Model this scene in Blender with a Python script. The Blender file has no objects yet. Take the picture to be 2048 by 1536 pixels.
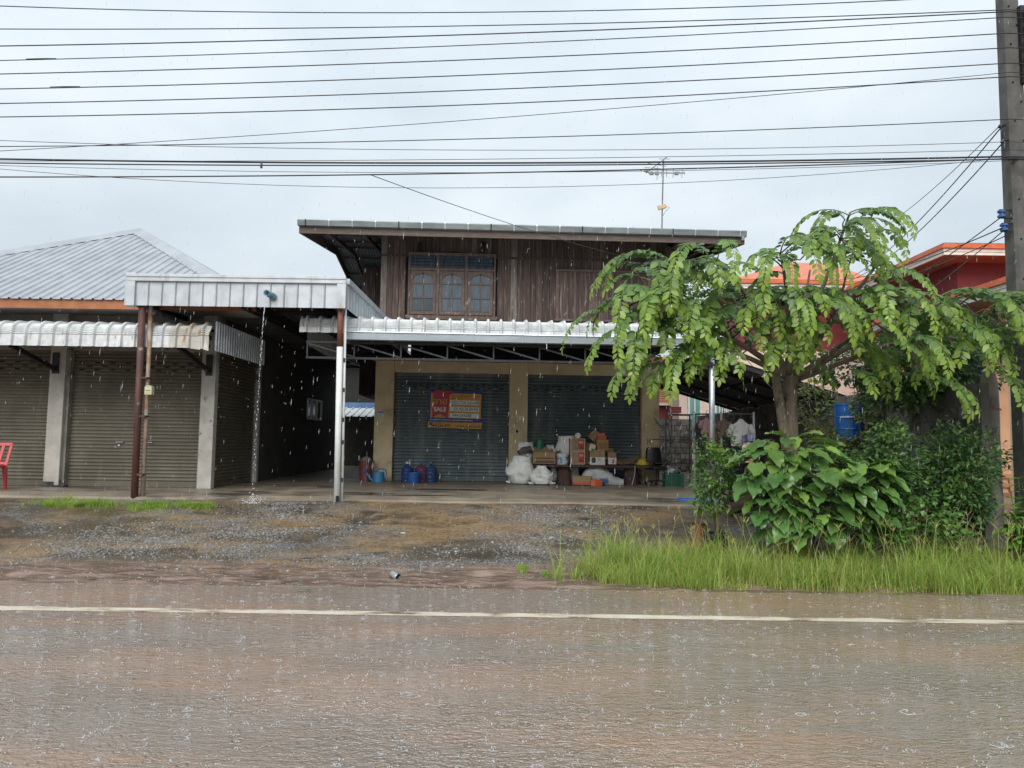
import bpy, bmesh, math, random
from mathutils import Vector, Matrix, Euler, noise
rnd = random.Random(7)
R = math.radians
sc = bpy.context.scene
col = sc.collection

# ------------------------------------------------------------------ camera
CAMZ, FPX, PITCH, ROLL = 1.55, 1462.0, R(4.4), R(0.8)
cd = bpy.data.cameras.new('camera')
cam = bpy.data.objects.new('camera', cd)
col.objects.link(cam)
cd.sensor_width = 36.0
cd.lens = 36.0 * FPX / 2048.0
cd.clip_start = 0.05
cd.clip_end = 2000
CAMM = Matrix.Rotation(R(90) + PITCH, 3, 'X') @ Matrix.Rotation(ROLL, 3, 'Z')
cam.matrix_world = Matrix.Translation((0, 0, CAMZ)) @ CAMM.to_4x4()
sc.camera = cam

# ------------------------------------------------------------------ sky, sun, exposure
SUN_EL, SUN_AZ = R(40), R(192)      # azimuth: where the light comes from, clockwise from +Y
w = bpy.data.worlds.new('World')
sc.world = w
w.use_nodes = True
nt = w.node_tree
nt.nodes.clear()
N = nt.nodes.new
L = nt.links.new
out = N('ShaderNodeOutputWorld')
sky = N('ShaderNodeTexSky')
sky.sky_type = 'NISHITA'
sky.sun_disc = False
sky.sun_elevation = SUN_EL
sky.sun_rotation = SUN_AZ
sky.dust_density = 4
sky.air_density = 1.5
b1 = N('ShaderNodeBackground'); b1.inputs[1].default_value = 0.06
L(sky.outputs[0], b1.inputs[0])
tc = N('ShaderNodeTexCoord')
mp = N('ShaderNodeMapping'); mp.inputs['Scale'].default_value = (1.0, 1.0, 2.2)
nz = N('ShaderNodeTexNoise'); nz.inputs['Scale'].default_value = 2.6; nz.inputs['Detail'].default_value = 5; nz.inputs['Roughness'].default_value = .5
L(tc.outputs['Generated'], mp.inputs[0]); L(mp.outputs[0], nz.inputs[0])
rp = N('ShaderNodeValToRGB')
rp.color_ramp.elements[0].position = .34; rp.color_ramp.elements[0].color = (.325, .372, .412, 1)
rp.color_ramp.elements[1].position = .68; rp.color_ramp.elements[1].color = (.425, .462, .487, 1)
L(nz.outputs[0], rp.inputs[0])
b2 = N('ShaderNodeBackground'); 
sz = N('ShaderNodeSeparateXYZ'); L(tc.outputs['Generated'], sz.inputs[0])
gm = N('ShaderNodeMapRange'); gm.inputs[1].default_value = 0; gm.inputs[2].default_value = 1; gm.inputs[3].default_value = .94; gm.inputs[4].default_value = 1.36   # an overcast sky brightens towards the zenith
L(sz.outputs[2], gm.inputs[0]); L(gm.outputs[0], b2.inputs[1])
L(rp.outputs[0], b2.inputs[0])
mx = N('ShaderNodeMixShader'); mx.inputs[0].default_value = .93
L(b1.outputs[0], mx.inputs[1]); L(b2.outputs[0], mx.inputs[2]); L(mx.outputs[0], out.inputs[0])

sd = bpy.data.lights.new('sun', 'SUN')
sd.energy = 1.5
sd.angle = R(50)
sd.color = (1, .97, .93)
sun = bpy.data.objects.new('sun', sd)
col.objects.link(sun)
sdir = Vector((math.sin(SUN_AZ) * math.cos(SUN_EL), math.cos(SUN_AZ) * math.cos(SUN_EL), math.sin(SUN_EL)))
sun.rotation_euler = (-sdir).to_track_quat('-Z', 'Y').to_euler()
sun.location = (0, -5, 20)
sc.view_settings.view_transform = 'Standard'
sc.view_settings.look = 'None'
sc.view_settings.gamma = 1
sc.view_settings.exposure = 1.0

# ------------------------------------------------------------------ pixel -> world (photo is 2048 x 1536)
def ray(px, py):
    return CAMM @ Vector(((px - 1024) / FPX, (768 - py) / FPX, -1.0))
def at(px, py, Y):
    d = ray(px, py); t = Y / d.y
    return Vector((d.x * t, Y, CAMZ + d.z * t))
def onz(px, py, z):
    d = ray(px, py); t = (z - CAMZ) / d.z
    return Vector((d.x * t, d.y * t, z))
def atx(px, X):
    d = ray(px, 870); return X / d.x * d.y

def sstep(a, b, x):
    t = min(1, max(0, (x - a) / (b - a))); return t * t * (3 - 2 * t)
def gz(x, y):
    """height of the ground"""
    t = min(1, max(0, (y - 8.55) / (12.45 - 8.55)))
    z = .49 * (t * .75 + .25 * t * t * (3 - 2 * t))
    mud = sstep(7.72, 7.95, y) * (1 - sstep(8.6, 9.1, y))
    n1 = noise.noise(Vector((x * 1.3, y * 3.0, 0)))
    n2 = noise.noise(Vector((x * 4.1, y * 9, 3)))
    z += mud * (.03 * n1 + .036 * n2 - .006)
    s = sstep(8.7, 9.5, y) * (1 - sstep(12.0, 12.5, y))
    z += s * (.05 * noise.noise(Vector((x * .7, y * .9, 7))) + .02 * n1 + .007 * noise.noise(Vector((x * 9, y * 9, 5))))
    if y < 7.78: z = -.012
    return z
def og(px, py):
    d = ray(px, py); t = 3.0
    while t < 40:
        p = Vector((0, 0, CAMZ)) + d * t
        if p.z < gz(p.x, p.y): break
        t += .02
    p.z = gz(p.x, p.y)
    return p

# ------------------------------------------------------------------ mesh building
class MB:
    def __init__(s): s.v = []; s.f = []; s.m = []; s.mi = 0; s.att = None
    def add(s, vs, fs):
        o = len(s.v); s.v += [tuple(p) for p in vs]
        for f in fs: s.f.append([i + o for i in f]); s.m.append(s.mi)
        return s
    def box(s, a, b):
        x0, y0, z0 = [min(p, q) for p, q in zip(a, b)]; x1, y1, z1 = [max(p, q) for p, q in zip(a, b)]
        return s.add([(x0,y0,z0),(x1,y0,z0),(x1,y1,z0),(x0,y1,z0),(x0,y0,z1),(x1,y0,z1),(x1,y1,z1),(x0,y1,z1)],
                     [(0,3,2,1),(4,5,6,7),(0,1,5,4),(1,2,6,5),(2,3,7,6),(3,0,4,7)])
    def obox(s, c, size, rot=None):
        c = Vector(c); hx, hy, hz = [q / 2 for q in size]; m = rot if rot is not None else Matrix.Identity(3)
        vs = [c + m @ Vector(p) for p in [(-hx,-hy,-hz),(hx,-hy,-hz),(hx,hy,-hz),(-hx,hy,-hz),(-hx,-hy,hz),(hx,-hy,hz),(hx,hy,hz),(-hx,hy,hz)]]
        return s.add(vs, [(0,3,2,1),(4,5,6,7),(0,1,5,4),(1,2,6,5),(2,3,7,6),(3,0,4,7)])
    def quad(s, a, b, c, d): return s.add([a, b, c, d], [(0, 1, 2, 3)])
    def bar(s, p0, p1, wd, ht, up=(0, 0, 1)):
        p0 = Vector(p0); p1 = Vector(p1); d = (p1 - p0); l = d.length; d.normalize()
        u = Vector(up); x = d.cross(u)
        if x.length < 1e-4: x = d.cross(Vector((0, 1, 0)))
        x.normalize(); z = x.cross(d)
        return s.obox((p0 + p1) / 2, (wd, l, ht), Matrix((x, d, z)).transposed())
    def tube(s, pts, r, n=8, caps=True):
        pts = [Vector(p) for p in pts]; k = len(pts)
        if not isinstance(r, (list, tuple)): r = [r] * k
        prev = None; rings = []
        for i, p in enumerate(pts):
            d = (pts[min(i + 1, k - 1)] - pts[max(i - 1, 0)])
            if d.length < 1e-9: d = Vector((0, 0, 1))
            d.normalize()
            if prev is None:
                a = d.cross(Vector((0, 0, 1)))
                if a.length < 1e-3: a = d.cross(Vector((0, 1, 0)))
            else:
                a = prev - d * prev.dot(d)
            a.normalize(); prev = a; b = d.cross(a)
            rings.append([p + (a * math.cos(2 * math.pi * j / n) + b * math.sin(2 * math.pi * j / n)) * r[i] for j in range(n)])
        vs = [q for rg in rings for q in rg]; fs = []
        for i in range(k - 1):
            for j in range(n):
                fs.append((i * n + j, i * n + (j + 1) % n, (i + 1) * n + (j + 1) % n, (i + 1) * n + j))
        if caps: fs.append(tuple(range(n - 1, -1, -1))); fs.append(tuple((k - 1) * n + j for j in range(n)))
        return s.add(vs, fs)
    def lathe(s, prof, n=20, c=(0, 0, 0), wob=None, m=None):
        c = Vector(c); vs = []; fs = []; k = len(prof)
        for i, (r, z) in enumerate(prof):
            for j in range(n):
                a = 2 * math.pi * j / n; rr = r * (wob(a, z) if wob else 1)
                q = Vector((rr * math.cos(a), rr * math.sin(a), z))
                vs.append(c + (m @ q if m is not None else q))
        for i in range(k - 1):
            for j in range(n):
                fs.append((i * n + j, i * n + (j + 1) % n, (i + 1) * n + (j + 1) % n, (i + 1) * n + j))
        fs.append(tuple(range(n - 1, -1, -1))); fs.append(tuple((k - 1) * n + j for j in range(n)))
        return s.add(vs, fs)
    def prism(s, poly, y0, y1):
        n = len(poly)
        vs = [(x, y0, z) for x, z in poly] + [(x, y1, z) for x, z in poly]
        fs = [tuple(range(n)), tuple(range(2 * n - 1, n - 1, -1))] + [(i, i + n, (i + 1) % n + n, (i + 1) % n) for i in range(n)]
        return s.add(vs, fs)
    def grid(s, rows):
        nr, nc = len(rows), len(rows[0])
        return s.add([p for r in rows for p in r],
                     [(i * nc + j, i * nc + j + 1, (i + 1) * nc + j + 1, (i + 1) * nc + j) for i in range(nr - 1) for j in range(nc - 1)])
    def mesh(s, name, mats, smooth=False, recalc=True):
        me = bpy.data.meshes.new(name)
        me.from_pydata(s.v, [], s.f)
        if not isinstance(mats, (list, tuple)): mats = [mats]
        for m_ in mats: me.materials.append(m_)
        if len(mats) > 1: me.polygons.foreach_set('material_index', s.m)
        if recalc and len(s.f) < 20000:
            bm = bmesh.new(); bm.from_mesh(me); bmesh.ops.recalc_face_normals(bm, faces=bm.faces); bm.to_mesh(me); bm.free()
        if smooth:
            me.polygons.foreach_set('use_smooth', [True] * len(me.polygons))
        if s.att is not None:
            a = me.attributes.new('tone', 'FLOAT', 'POINT'); a.data.foreach_set('value', s.att)
        me.update()
        return me
    def build(s, name, mats, parent=None, smooth=False, bevel=0, world=False, loc=None):
        if world and parent is not None:
            l0, rz0 = BASE[parent.name] if parent.name in BASE else BASE[parent.parent.name]
            m_ = (Matrix.Translation(l0) @ Matrix.Rotation(rz0, 4, 'Z')).inverted()
            s.v = [tuple(m_ @ Vector(p)) for p in s.v]
        if loc is not None:
            s.v = [(p[0] - loc[0], p[1] - loc[1], p[2] - loc[2]) for p in s.v]
        o = inst(name, s.mesh(name, mats, smooth), parent, loc)
        if bevel:
            b_ = o.modifiers.new('bevel', 'BEVEL'); b_.width = bevel; b_.segments = 2; b_.limit_method = 'ANGLE'
            b_.harden_normals = False
        return o
BASE = {}
def inst(name, me, parent=None, loc=None, rot=None, scale=None):
    o = bpy.data.objects.new(name, me); col.objects.link(o)
    if parent is not None: o.parent = parent
    if loc is not None: o.location = loc
    if rot is not None: o.rotation_euler = rot
    if scale is not None: o.scale = scale
    return o
def tag(o, label, cat=None, group=None, kind=None):
    if label: o['label'] = label
    if cat: o['category'] = cat
    if group: o['group'] = group
    if kind: o['kind'] = kind
    return o
def thing(name, label, cat, loc=(0, 0, 0), rz=0, group=None):
    o = bpy.data.objects.new(name, None); col.objects.link(o)
    o.empty_display_size = .2
    o.location = loc; o.rotation_euler = (0, 0, rz)
    BASE[o.name] = (Vector(loc), rz)
    return tag(o, label, cat, group)
def structure(o, name=None):
    o['kind'] = 'structure'; return o

# ------------------------------------------------------------------ materials
MATS = {}
def pm(name, c1, c2=None, scale=4, rough=.6, rough2=None, metal=0, bump=0, bscale=None, stretch=(1, 1, 1), lo=.35, hi=.65,
       c3=None, s3=1.5, lo3=.52, hi3=.62, st3=(1, 1, 1), rand=0, spec=.5, transl=0, tone=None, detail=6, alpha=1, coords='Object'):
    if name in MATS: return MATS[name]
    m = bpy.data.materials.new(name); m.use_nodes = True; MATS[name] = m
    t = m.node_tree; t.nodes.clear(); n = t.nodes.new; l = t.links.new
    o = n('ShaderNodeOutputMaterial'); p = n('ShaderNodeBsdfPrincipled')
    l(p.outputs[0], o.inputs[0])
    p.inputs['Metallic'].default_value = metal; p.inputs['Specular IOR Level'].default_value = spec
    p.inputs['Roughness'].default_value = rough
    tc = n('ShaderNodeTexCoord'); mp = n('ShaderNodeMapping'); mp.inputs['Scale'].default_value = stretch
    l(tc.outputs[coords], mp.inputs[0])
    if rand:
        oi = n('ShaderNodeObjectInfo'); mm = n('ShaderNodeMath'); mm.operation = 'MULTIPLY'; mm.inputs[1].default_value = 37
        l(oi.outputs['Random'], mm.inputs[0]); l(mm.outputs[0], mp.inputs['Location'])
    def ramp(src, a, b):
        r = n('ShaderNodeMapRange'); r.interpolation_type = 'SMOOTHSTEP'; r.inputs[1].default_value = a; r.inputs[2].default_value = b
        l(src, r.inputs[0]); return r.outputs[0]
    def noise_(v, sc_, det=6):
        q = n('ShaderNodeTexNoise'); q.inputs['Scale'].default_value = sc_; q.inputs['Detail'].default_value = det; q.inputs['Roughness'].default_value = .6
        l(v, q.inputs['Vector']); return q.outputs[0]
    def mixc(f, a, b):
        q = n('ShaderNodeMix'); q.data_type = 'RGBA'
        for v, i in ((a, 6), (b, 7)):
            if isinstance(v, (tuple, list)): q.inputs[i].default_value = (*v, 1)
            else: l(v, q.inputs[i])
        if isinstance(f, float): q.inputs[0].default_value = f
        else: l(f, q.inputs[0])
        return q.outputs[2]
    n1 = noise_(mp.outputs[0], scale, detail)
    c = c1; f1 = ramp(n1, lo, hi)
    if c2 is not None: c = mixc(f1, c1, c2)
    if tone is not None:
        at_ = n('ShaderNodeAttribute'); at_.attribute_name = 'tone'
        c = mixc(at_.outputs['Fac'], c, tone)
    if c3 is not None:
        mp3 = n('ShaderNodeMapping'); mp3.inputs['Scale'].default_value = st3; l(tc.outputs[coords], mp3.inputs[0])
        if rand: l(mm.outputs[0], mp3.inputs['Location'])
        c = mixc(ramp(noise_(mp3.outputs[0], s3), lo3, hi3), c, c3)
    if rand:
        h = n('ShaderNodeHueSaturation'); rr = n('ShaderNodeMapRange')
        rr.inputs[3].default_value = 1 - rand; rr.inputs[4].default_value = 1 + rand
        l(oi.outputs['Random'], rr.inputs[0]); l(rr.outputs[0], h.inputs['Value'])
        if isinstance(c, (tuple, list)): h.inputs['Color'].default_value = (*c, 1)
        else: l(c, h.inputs['Color'])
        c = h.outputs[0]
    if isinstance(c, (tuple, list)): p.inputs['Base Color'].default_value = (*c, 1)
    else: l(c, p.inputs['Base Color'])
    if rough2 is not None:
        rr2 = n('ShaderNodeMapRange'); rr2.inputs[3].default_value = rough; rr2.inputs[4].default_value = rough2
        l(f1, rr2.inputs[0]); l(rr2.outputs[0], p.inputs['Roughness'])
    if bump:
        bn = n('ShaderNodeBump'); bn.inputs['Strength'].default_value = min(1, bump); bn.inputs['Distance'].default_value = .02
        l(noise_(mp.outputs[0], bscale or scale * 4), bn.inputs['Height']); l(bn.outputs[0], p.inputs['Normal'])
    if transl:
        tr = n('ShaderNodeBsdfTranslucent'); ms = n('ShaderNodeMixShader'); ms.inputs[0].default_value = transl
        if isinstance(c, (tuple, list)): tr.inputs[0].default_value = (*c, 1)
        else: l(c, tr.inputs[0])
        l(p.outputs[0], ms.inputs[1]); l(tr.outputs[0], ms.inputs[2]); l(ms.outputs[0], o.inputs[0])
    return m

M_zinc = pm('zinc_sheet', (.50, .53, .56), (.40, .43, .46), 3, .38, .5, metal=.35, c3=(.33, .32, .29), s3=2.2, lo3=.55, hi3=.75, st3=(3, 3, .5))
M_zincw = pm('weathered_pale_sheet', (.66, .68, .68), (.5, .52, .52), 6, .45, .55, metal=.1, c3=(.26, .24, .2), s3=5, lo3=.6, hi3=.72, st3=(2.5, 2.5, .8), rand=.06)
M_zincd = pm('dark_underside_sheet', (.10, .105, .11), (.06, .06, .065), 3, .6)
M_roofgrey = pm('grey_roof_sheet', (.40, .42, .45), (.33, .35, .38), 2, .42, .5, metal=.2)
M_gutter = pm('galvanised_gutter', (.55, .62, .66), (.42, .48, .52), 3, .28, .4, metal=.55, stretch=(.4, 2, 2))
M_gutterd = pm('old_gutter', (.24, .27, .27), (.17, .19, .19), 4, .45, metal=.3, stretch=(.5, 2, 2))
M_orange = pm('orange_fascia', (.40, .15, .05), (.30, .11, .04), 3, .5)
M_soffit = pm('grey_soffit', (.35, .34, .33), (.25, .24, .23), 3, .7)
M_render = pm('grey_render', (.27, .25, .225), (.20, .185, .165), 3, .75, bump=.2, bscale=40, c3=(.10, .095, .085), s3=4, lo3=.58, hi3=.7)
M_pillar = pm('pale_pillar_render', (.46, .44, .40), (.36, .34, .31), 3, .65, bump=.2, bscale=40, c3=(.14, .13, .12), s3=5, lo3=.6, hi3=.7)
M_cream = pm('cream_render', (.62, .50, .31), (.52, .42, .26), 2.5, .7, bump=.2, bscale=50, c3=(.34, .26, .155), s3=2.5, lo3=.56, hi3=.75)
M_shutb = pm('teal_shutter', (.085, .115, .125), (.065, .09, .10), 2, .42, .5, metal=.2, c3=(.14, .155, .15), s3=1.6, st3=(2.5, 1, .25), lo3=.5, hi3=.72)
M_shuto = pm('olive_shutter', (.122, .108, .078), (.094, .083, .060), 1.5, .5, .6, metal=.1, c3=(.155, .14, .108), s3=1.6, st3=(2.5, 2.5, .25), lo3=.52, hi3=.75)
M_plank = pm('weathered_teak', (.076, .046, .036), (.040, .025, .021), 5, .72, bump=.6, bscale=22, stretch=(7, 7, .55), c3=(.18, .145, .12), s3=3, lo3=.51, hi3=.74, st3=(9, 9, .45), rand=.36)
M_plankp = pm('silvered_teak', (.17, .145, .13), (.095, .072, .062), 5, .75, bump=.6, bscale=22, stretch=(7, 7, .5), c3=(.07, .048, .04), s3=3, lo3=.5, hi3=.7, st3=(9, 9, .5), rand=.2)
M_frame = pm('window_teak', (.115, .075, .06), (.075, .048, .04), 5, .65, bump=.4, bscale=20, stretch=(4, 4, 1), c3=(.21, .17, .145), s3=5, lo3=.56, hi3=.75)
M_fascia = pm('fascia_teak', (.13, .098, .08), (.085, .06, .05), 5, .7, bump=.3, bscale=20, stretch=(.6, 5, 5))
M_glass = pm('window_glass', (.045, .06, .075), (.03, .04, .05), 2, .08, spec=.8)
M_curtain = pm('curtain_glass', (.075, .10, .125), (.045, .06, .075), 3, .14, spec=.7, stretch=(6, 1, 1))
M_dark = pm('dark_void', (.008, .009, .011), rough=.9)
M_steel = pm('grey_steel', (.17, .175, .18), (.10, .10, .105), 6, .45, metal=.5)
M_steeld = pm('dark_steel', (.03, .03, .033), (.02, .02, .02), 6, .5, metal=.3)
M_galv = pm('galvanised_pipe', (.62, .65, .68), (.42, .45, .48), 5, .3, .45, metal=.7)
M_rust = pm('rusty_post', (.115, .042, .032), (.065, .030, .025), 4, .5, .65, bump=.3, c3=(.23, .20, .17), s3=3, lo3=.60, hi3=.66, stretch=(1, 1, .5))
M_rustp = pm('rust_stained_pale', (.36, .33, .28), (.24, .13, .07), 3, .6, c3=(.18, .07, .035), s3=3, st3=(1, 1, .5))
M_whitep = pm('white_paint', (.72, .74, .72), (.60, .62, .60), 4, .4, c3=(.25, .23, .2), s3=7, lo3=.66, hi3=.72, bump=.1)
M_conc = pm('pole_concrete', (.125, .12, .11), (.08, .077, .07), 4, .75, bump=.4, bscale=60, c3=(.05, .048, .043), s3=2.5, st3=(1, 1, .4), lo3=.5, hi3=.7)
M_block = pm('concrete_block', (.16, .15, .135), (.105, .098, .088), 4, .85, bump=.6, bscale=40, c3=(.045, .05, .038), s3=3, rand=.2)
M_mortar = pm('mortar', (.13, .125, .115), (.09, .087, .08), 8, .9, bump=.5)
M_wire = pm('wire_black', (.02, .02, .023), rough=.5)
M_black = pm('black_plastic', (.015, .015, .017), (.025, .025, .027), 5, .4)
# ================================================================== GROUND, ROAD, PLATFORM
def custom_ground():
    m = bpy.data.materials.new('wet_dirt'); m.use_nodes = True
    t = m.node_tree; n = t.nodes.new; l = t.links.new; p = t.nodes['Principled BSDF']
    tc = n('ShaderNodeTexCoord')
    def ns(scale, st=(1, 1, 1), det=7, ro=.62):
        mp = n('ShaderNodeMapping'); mp.inputs['Scale'].default_value = st; l(tc.outputs['Object'], mp.inputs[0])
        q = n('ShaderNodeTexNoise'); q.inputs['Scale'].default_value = scale; q.inputs['Detail'].default_value = det; q.inputs['Roughness'].default_value = ro
        l(mp.outputs[0], q.inputs[0]); return q.outputs[0]
    def rg(src, a, b, c=0., d=1.):
        r = n('ShaderNodeMapRange'); r.interpolation_type = 'SMOOTHSTEP'
        for i, v in zip((1, 2, 3, 4), (a, b, c, d)): r.inputs[i].default_value = v
        l(src, r.inputs[0]); return r.outputs[0]
    def mix(f, a, b):
        q = n('ShaderNodeMix'); q.data_type = 'RGBA'; l(f, q.inputs[0])
        for v, i in ((a, 6), (b, 7)):
            if isinstance(v, tuple): q.inputs[i].default_value = (*v, 1)
            else: l(v, q.inputs[i])
        return q.outputs[2]
    def mul(a, b):
        q = n('ShaderNodeMath'); q.operation = 'MULTIPLY'; l(a, q.inputs[0]); l(b, q.inputs[1]); return q.outputs[0]
    sx = n('ShaderNodeSeparateXYZ'); l(tc.outputs['Object'], sx.inputs[0])
    c = mix(rg(ns(.9, (.6, 1, 1)), .40, .58), (.085, .066, .042), (.25, .168, .088))
    c = mix(rg(ns(1.4, (.7, 1.2, 1), 8), .50, .64), c, (.050, .043, .030))
    c = mix(rg(ns(26, (.8, 1, 1), det=5), .50, .66), c, (.055, .046, .034))
    c = mix(rg(ns(60, det=3), .60, .72), c, (.34, .29, .22))
    c = mix(rg(ns(2.2, (1, 1, 1), 6), .60, .70), c, (.235, .165, .125))
    # stones pressed into the soil
    vo = n('ShaderNodeTexVoronoi'); vo.inputs['Scale'].default_value = 34; l(tc.outputs['Object'], vo.inputs['Vector'])
    hs = n('ShaderNodeHueSaturation'); hs.inputs['Saturation'].default_value = .12; hs.inputs['Value'].default_value = .25; l(vo.outputs['Color'], hs.inputs['Color'])
    pf = n('ShaderNodeMath'); pf.operation = 'MULTIPLY'; l(rg(ns(.8, (.7, 1.3, 1), 4), .51, .62), pf.inputs[0]); l(rg(vo.outputs['Distance'], .62, .40), pf.inputs[1])
    c = mix(pf.outputs[0], c, hs.outputs[0])
    # mud at the edge of the road: reddish silt
    mudf = mul(rg(sx.outputs[1], 9.15, 8.65), rg(ns(3, (.5, 1.5, 1)), .25, .5))
    mudc = mix(rg(ns(5, (.4, 2.4, 1)), .42, .6), (.125, .085, .06), (.29, .205, .165))
    c = mix(mudf, c, mudc)
    l(c, p.inputs['Base Color'])
    wet = rg(ns(2.0, (.6, 1.2, 1), 5), .40, .60, .5, .12)
    wm = n('ShaderNodeMix'); l(mudf, wm.inputs[0]); l(wet, wm.inputs[2]); wm.inputs[3].default_value = .14
    l(wm.outputs[0], p.inputs['Roughness'])
    p.inputs['Specular IOR Level'].default_value = .45
    b = n('ShaderNodeBump'); b.inputs['Strength'].default_value = .55; b.inputs['Distance'].default_value = .02
    hh = n('ShaderNodeMath'); hh.operation = 'MULTIPLY_ADD'; hh.inputs[1].default_value = .8; l(pf.outputs[0], hh.inputs[0]); l(ns(34, det=5), hh.inputs[2])
    l(hh.outputs[0], b.inputs['Height']); l(b.outputs[0], p.inputs['Normal'])
    return m
M_ground = custom_ground()
def custom_road():
    m = bpy.data.materials.new('wet_road'); m.use_nodes = True
    t = m.node_tree; n = t.nodes.new; l = t.links.new; p = t.nodes['Principled BSDF']
    tc = n('ShaderNodeTexCoord')
    def ns(scale, st=(1, 1, 1), det=5, ro=.6, dist=0):
        mp = n('ShaderNodeMapping'); mp.inputs['Scale'].default_value = st; l(tc.outputs['Object'], mp.inputs[0])
        q = n('ShaderNodeTexNoise'); q.inputs['Scale'].default_value = scale; q.inputs['Detail'].default_value = det; q.inputs['Roughness'].default_value = ro
        q.inputs['Distortion'].default_value = dist
        l(mp.outputs[0], q.inputs[0]); return q.outputs[0]
    def rg(src, a, b, c=0., d=1.):
        r = n('ShaderNodeMapRange'); r.interpolation_type = 'SMOOTHSTEP'
        for i, v in zip((1, 2, 3, 4), (a, b, c, d)): r.inputs[i].default_value = v
        l(src, r.inputs[0]); return r.outputs[0]
    def mix(f, a, b):
        q = n('ShaderNodeMix'); q.data_type = 'RGBA'; l(f, q.inputs[0])
        for v, i in ((a, 6), (b, 7)):
            if isinstance(v, tuple): q.inputs[i].default_value = (*v, 1)
            else: l(v, q.inputs[i])
        return q.outputs[2]
    big = ns(.55, (.5, 1.4, 1), 4)
    c = mix(rg(big, .40, .62), (.215, .168, .128), (.295, .188, .12))
    c = mix(rg(ns(90, det=3), .5, .68), c, (.13, .108, .088))
    c = mix(rg(ns(.9, (.35, 2.2, 1), 4), .55, .70), c, (.285, .175, .11))
    l(c, p.inputs['Base Color'])
    l(rg(ns(1.2, (.5, 1.5, 1)), .35, .65, .03, .10), p.inputs['Roughness'])
    p.inputs['IOR'].default_value = 1.95
    p.inputs['Specular IOR Level'].default_value = .5
    # water film pocked by the rain: two sizes of ripple
    r1 = ns(24, (.45, 1.0, 1), 3, .6, .5); r2 = ns(60, (.6, 1, 1), 2, .5, .4)
    a = n('ShaderNodeMath'); a.operation = 'MULTIPLY_ADD'; l(r2, a.inputs[0]); a.inputs[1].default_value = .45; l(r1, a.inputs[2])
    b = n('ShaderNodeBump'); b.inputs['Distance'].default_value = .06
    l(rg(ns(.45, (.6, 1, 1), 3), .3, .65, .55, 1.0), b.inputs['Strength'])
    # round rings where drops have just landed
    hsum = a.outputs[0]
    for vs, fr in ((6.0, 75),):
        vo = n('ShaderNodeTexVoronoi'); vo.voronoi_dimensions = '2D'; vo.inputs['Scale'].default_value = vs; l(tc.outputs['Object'], vo.inputs['Vector'])
        sn = n('ShaderNodeMath'); sn.operation = 'MULTIPLY'; sn.inputs[1].default_value = fr / 2.2; l(vo.outputs['Distance'], sn.inputs[0])
        sn2 = n('ShaderNodeMath'); sn2.operation = 'SINE'; l(sn.outputs[0], sn2.inputs[0])
        sr = n('ShaderNodeSeparateColor'); l(vo.outputs['Color'], sr.inputs[0])
        mk = n('ShaderNodeMath'); mk.operation = 'MULTIPLY'; l(rg(vo.outputs['Distance'], .42, .12), mk.inputs[0]); l(rg(sr.outputs[0], .45, .6), mk.inputs[1])
        m2 = n('ShaderNodeMath'); m2.operation = 'MULTIPLY'; l(sn2.outputs[0], m2.inputs[0]); l(mk.outputs[0], m2.inputs[1])
        m3 = n('ShaderNodeMath'); m3.operation = 'MULTIPLY_ADD'; l(m2.outputs[0], m3.inputs[0]); m3.inputs[1].default_value = .14; l(hsum, m3.inputs[2]); hsum = m3.outputs[0]
    l(hsum, b.inputs['Height']); l(b.outputs[0], p.inputs['Normal'])
    return m
M_road = custom_road()
ROADY = 7.76
def lines(a, b, st):
    k = int(round((b - a) / st)); return [a + (b - a) * i / k for i in range(k + 1)]
xs = [-400, -120, -50, -26, -18] + lines(-14, 14, .10) + [18, 26, 50, 120, 400]
ys = [7.70, 7.74] + lines(7.79, 13.0, .065) + [14, 16, 20, 30, 60, 150, 420]
mb = MB()
mb.grid([[(x, y, gz(x, y) if abs(x) < 30 else gz(0, y)) for x in xs] for y in ys])
structure(mb.build('ground', M_ground, smooth=True))
mb = MB(); mb.quad((-400, -5.5, 0), (400, -5.5, 0), (400, ROADY, 0), (-400, ROADY, 0))
structure(mb.build('road', M_road))
mb = MB(); mb.quad((-400, -400, -.02), (400, -400, -.02), (400, -5.48, -.02), (-400, -5.48, -.02))
structure(mb.build('far_verge', M_ground))
M_line = pm('road_paint', (.74, .67, .55), (.60, .52, .40), 5, .22, .3, c3=(.19, .12, .08), s3=1.3, lo3=.46, hi3=.62, st3=(1, 3, 1), bump=.15)
mb = MB()
k = 160
mb.grid([[(-40 + 80 * i / k, yy + .012 * noise.noise(Vector((i * .9, yy * 3, 2))), .004) for i in range(k + 1)] for yy in (6.555, 6.70)])
structure(mb.build('road_edge_line', M_line))

# concrete apron in front of the shops
M_apron = pm('apron_concrete', (.27, .225, .17), (.20, .17, .13), 1.6, .6, .28, bump=.25, bscale=45, c3=(.07, .06, .05), s3=.9, lo3=.53, hi3=.64, st3=(.5, 1.6, 1))
FL = .55
def apron_edge(x):
    return 12.36 + .10 * noise.noise(Vector((x * .6, 0, 0))) + .05 * noise.noise(Vector((x * 2.5, 4, 0))) + (.10 if x > -2.8 else .0)
rows = [[], [], [], []]
for x in lines(-20, 6.4, .12):
    e = apron_edge(x)
    zl = FL - .05 * sstep(-5.2, -4, x) * (1 - sstep(-3, -2.2, x))
    rows[0].append((x, e - .10, gz(x, e - .1) - .05)); rows[1].append((x, e, zl - .035)); rows[2].append((x, e + .22, FL)); rows[3].append((x, 30, FL))
mb = MB(); mb.grid(rows)
structure(mb.build('concrete_apron', M_apron, smooth=False))
M_puddle = pm('puddle_water', (.035, .032, .028), rough=.02, spec=.6)
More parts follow.
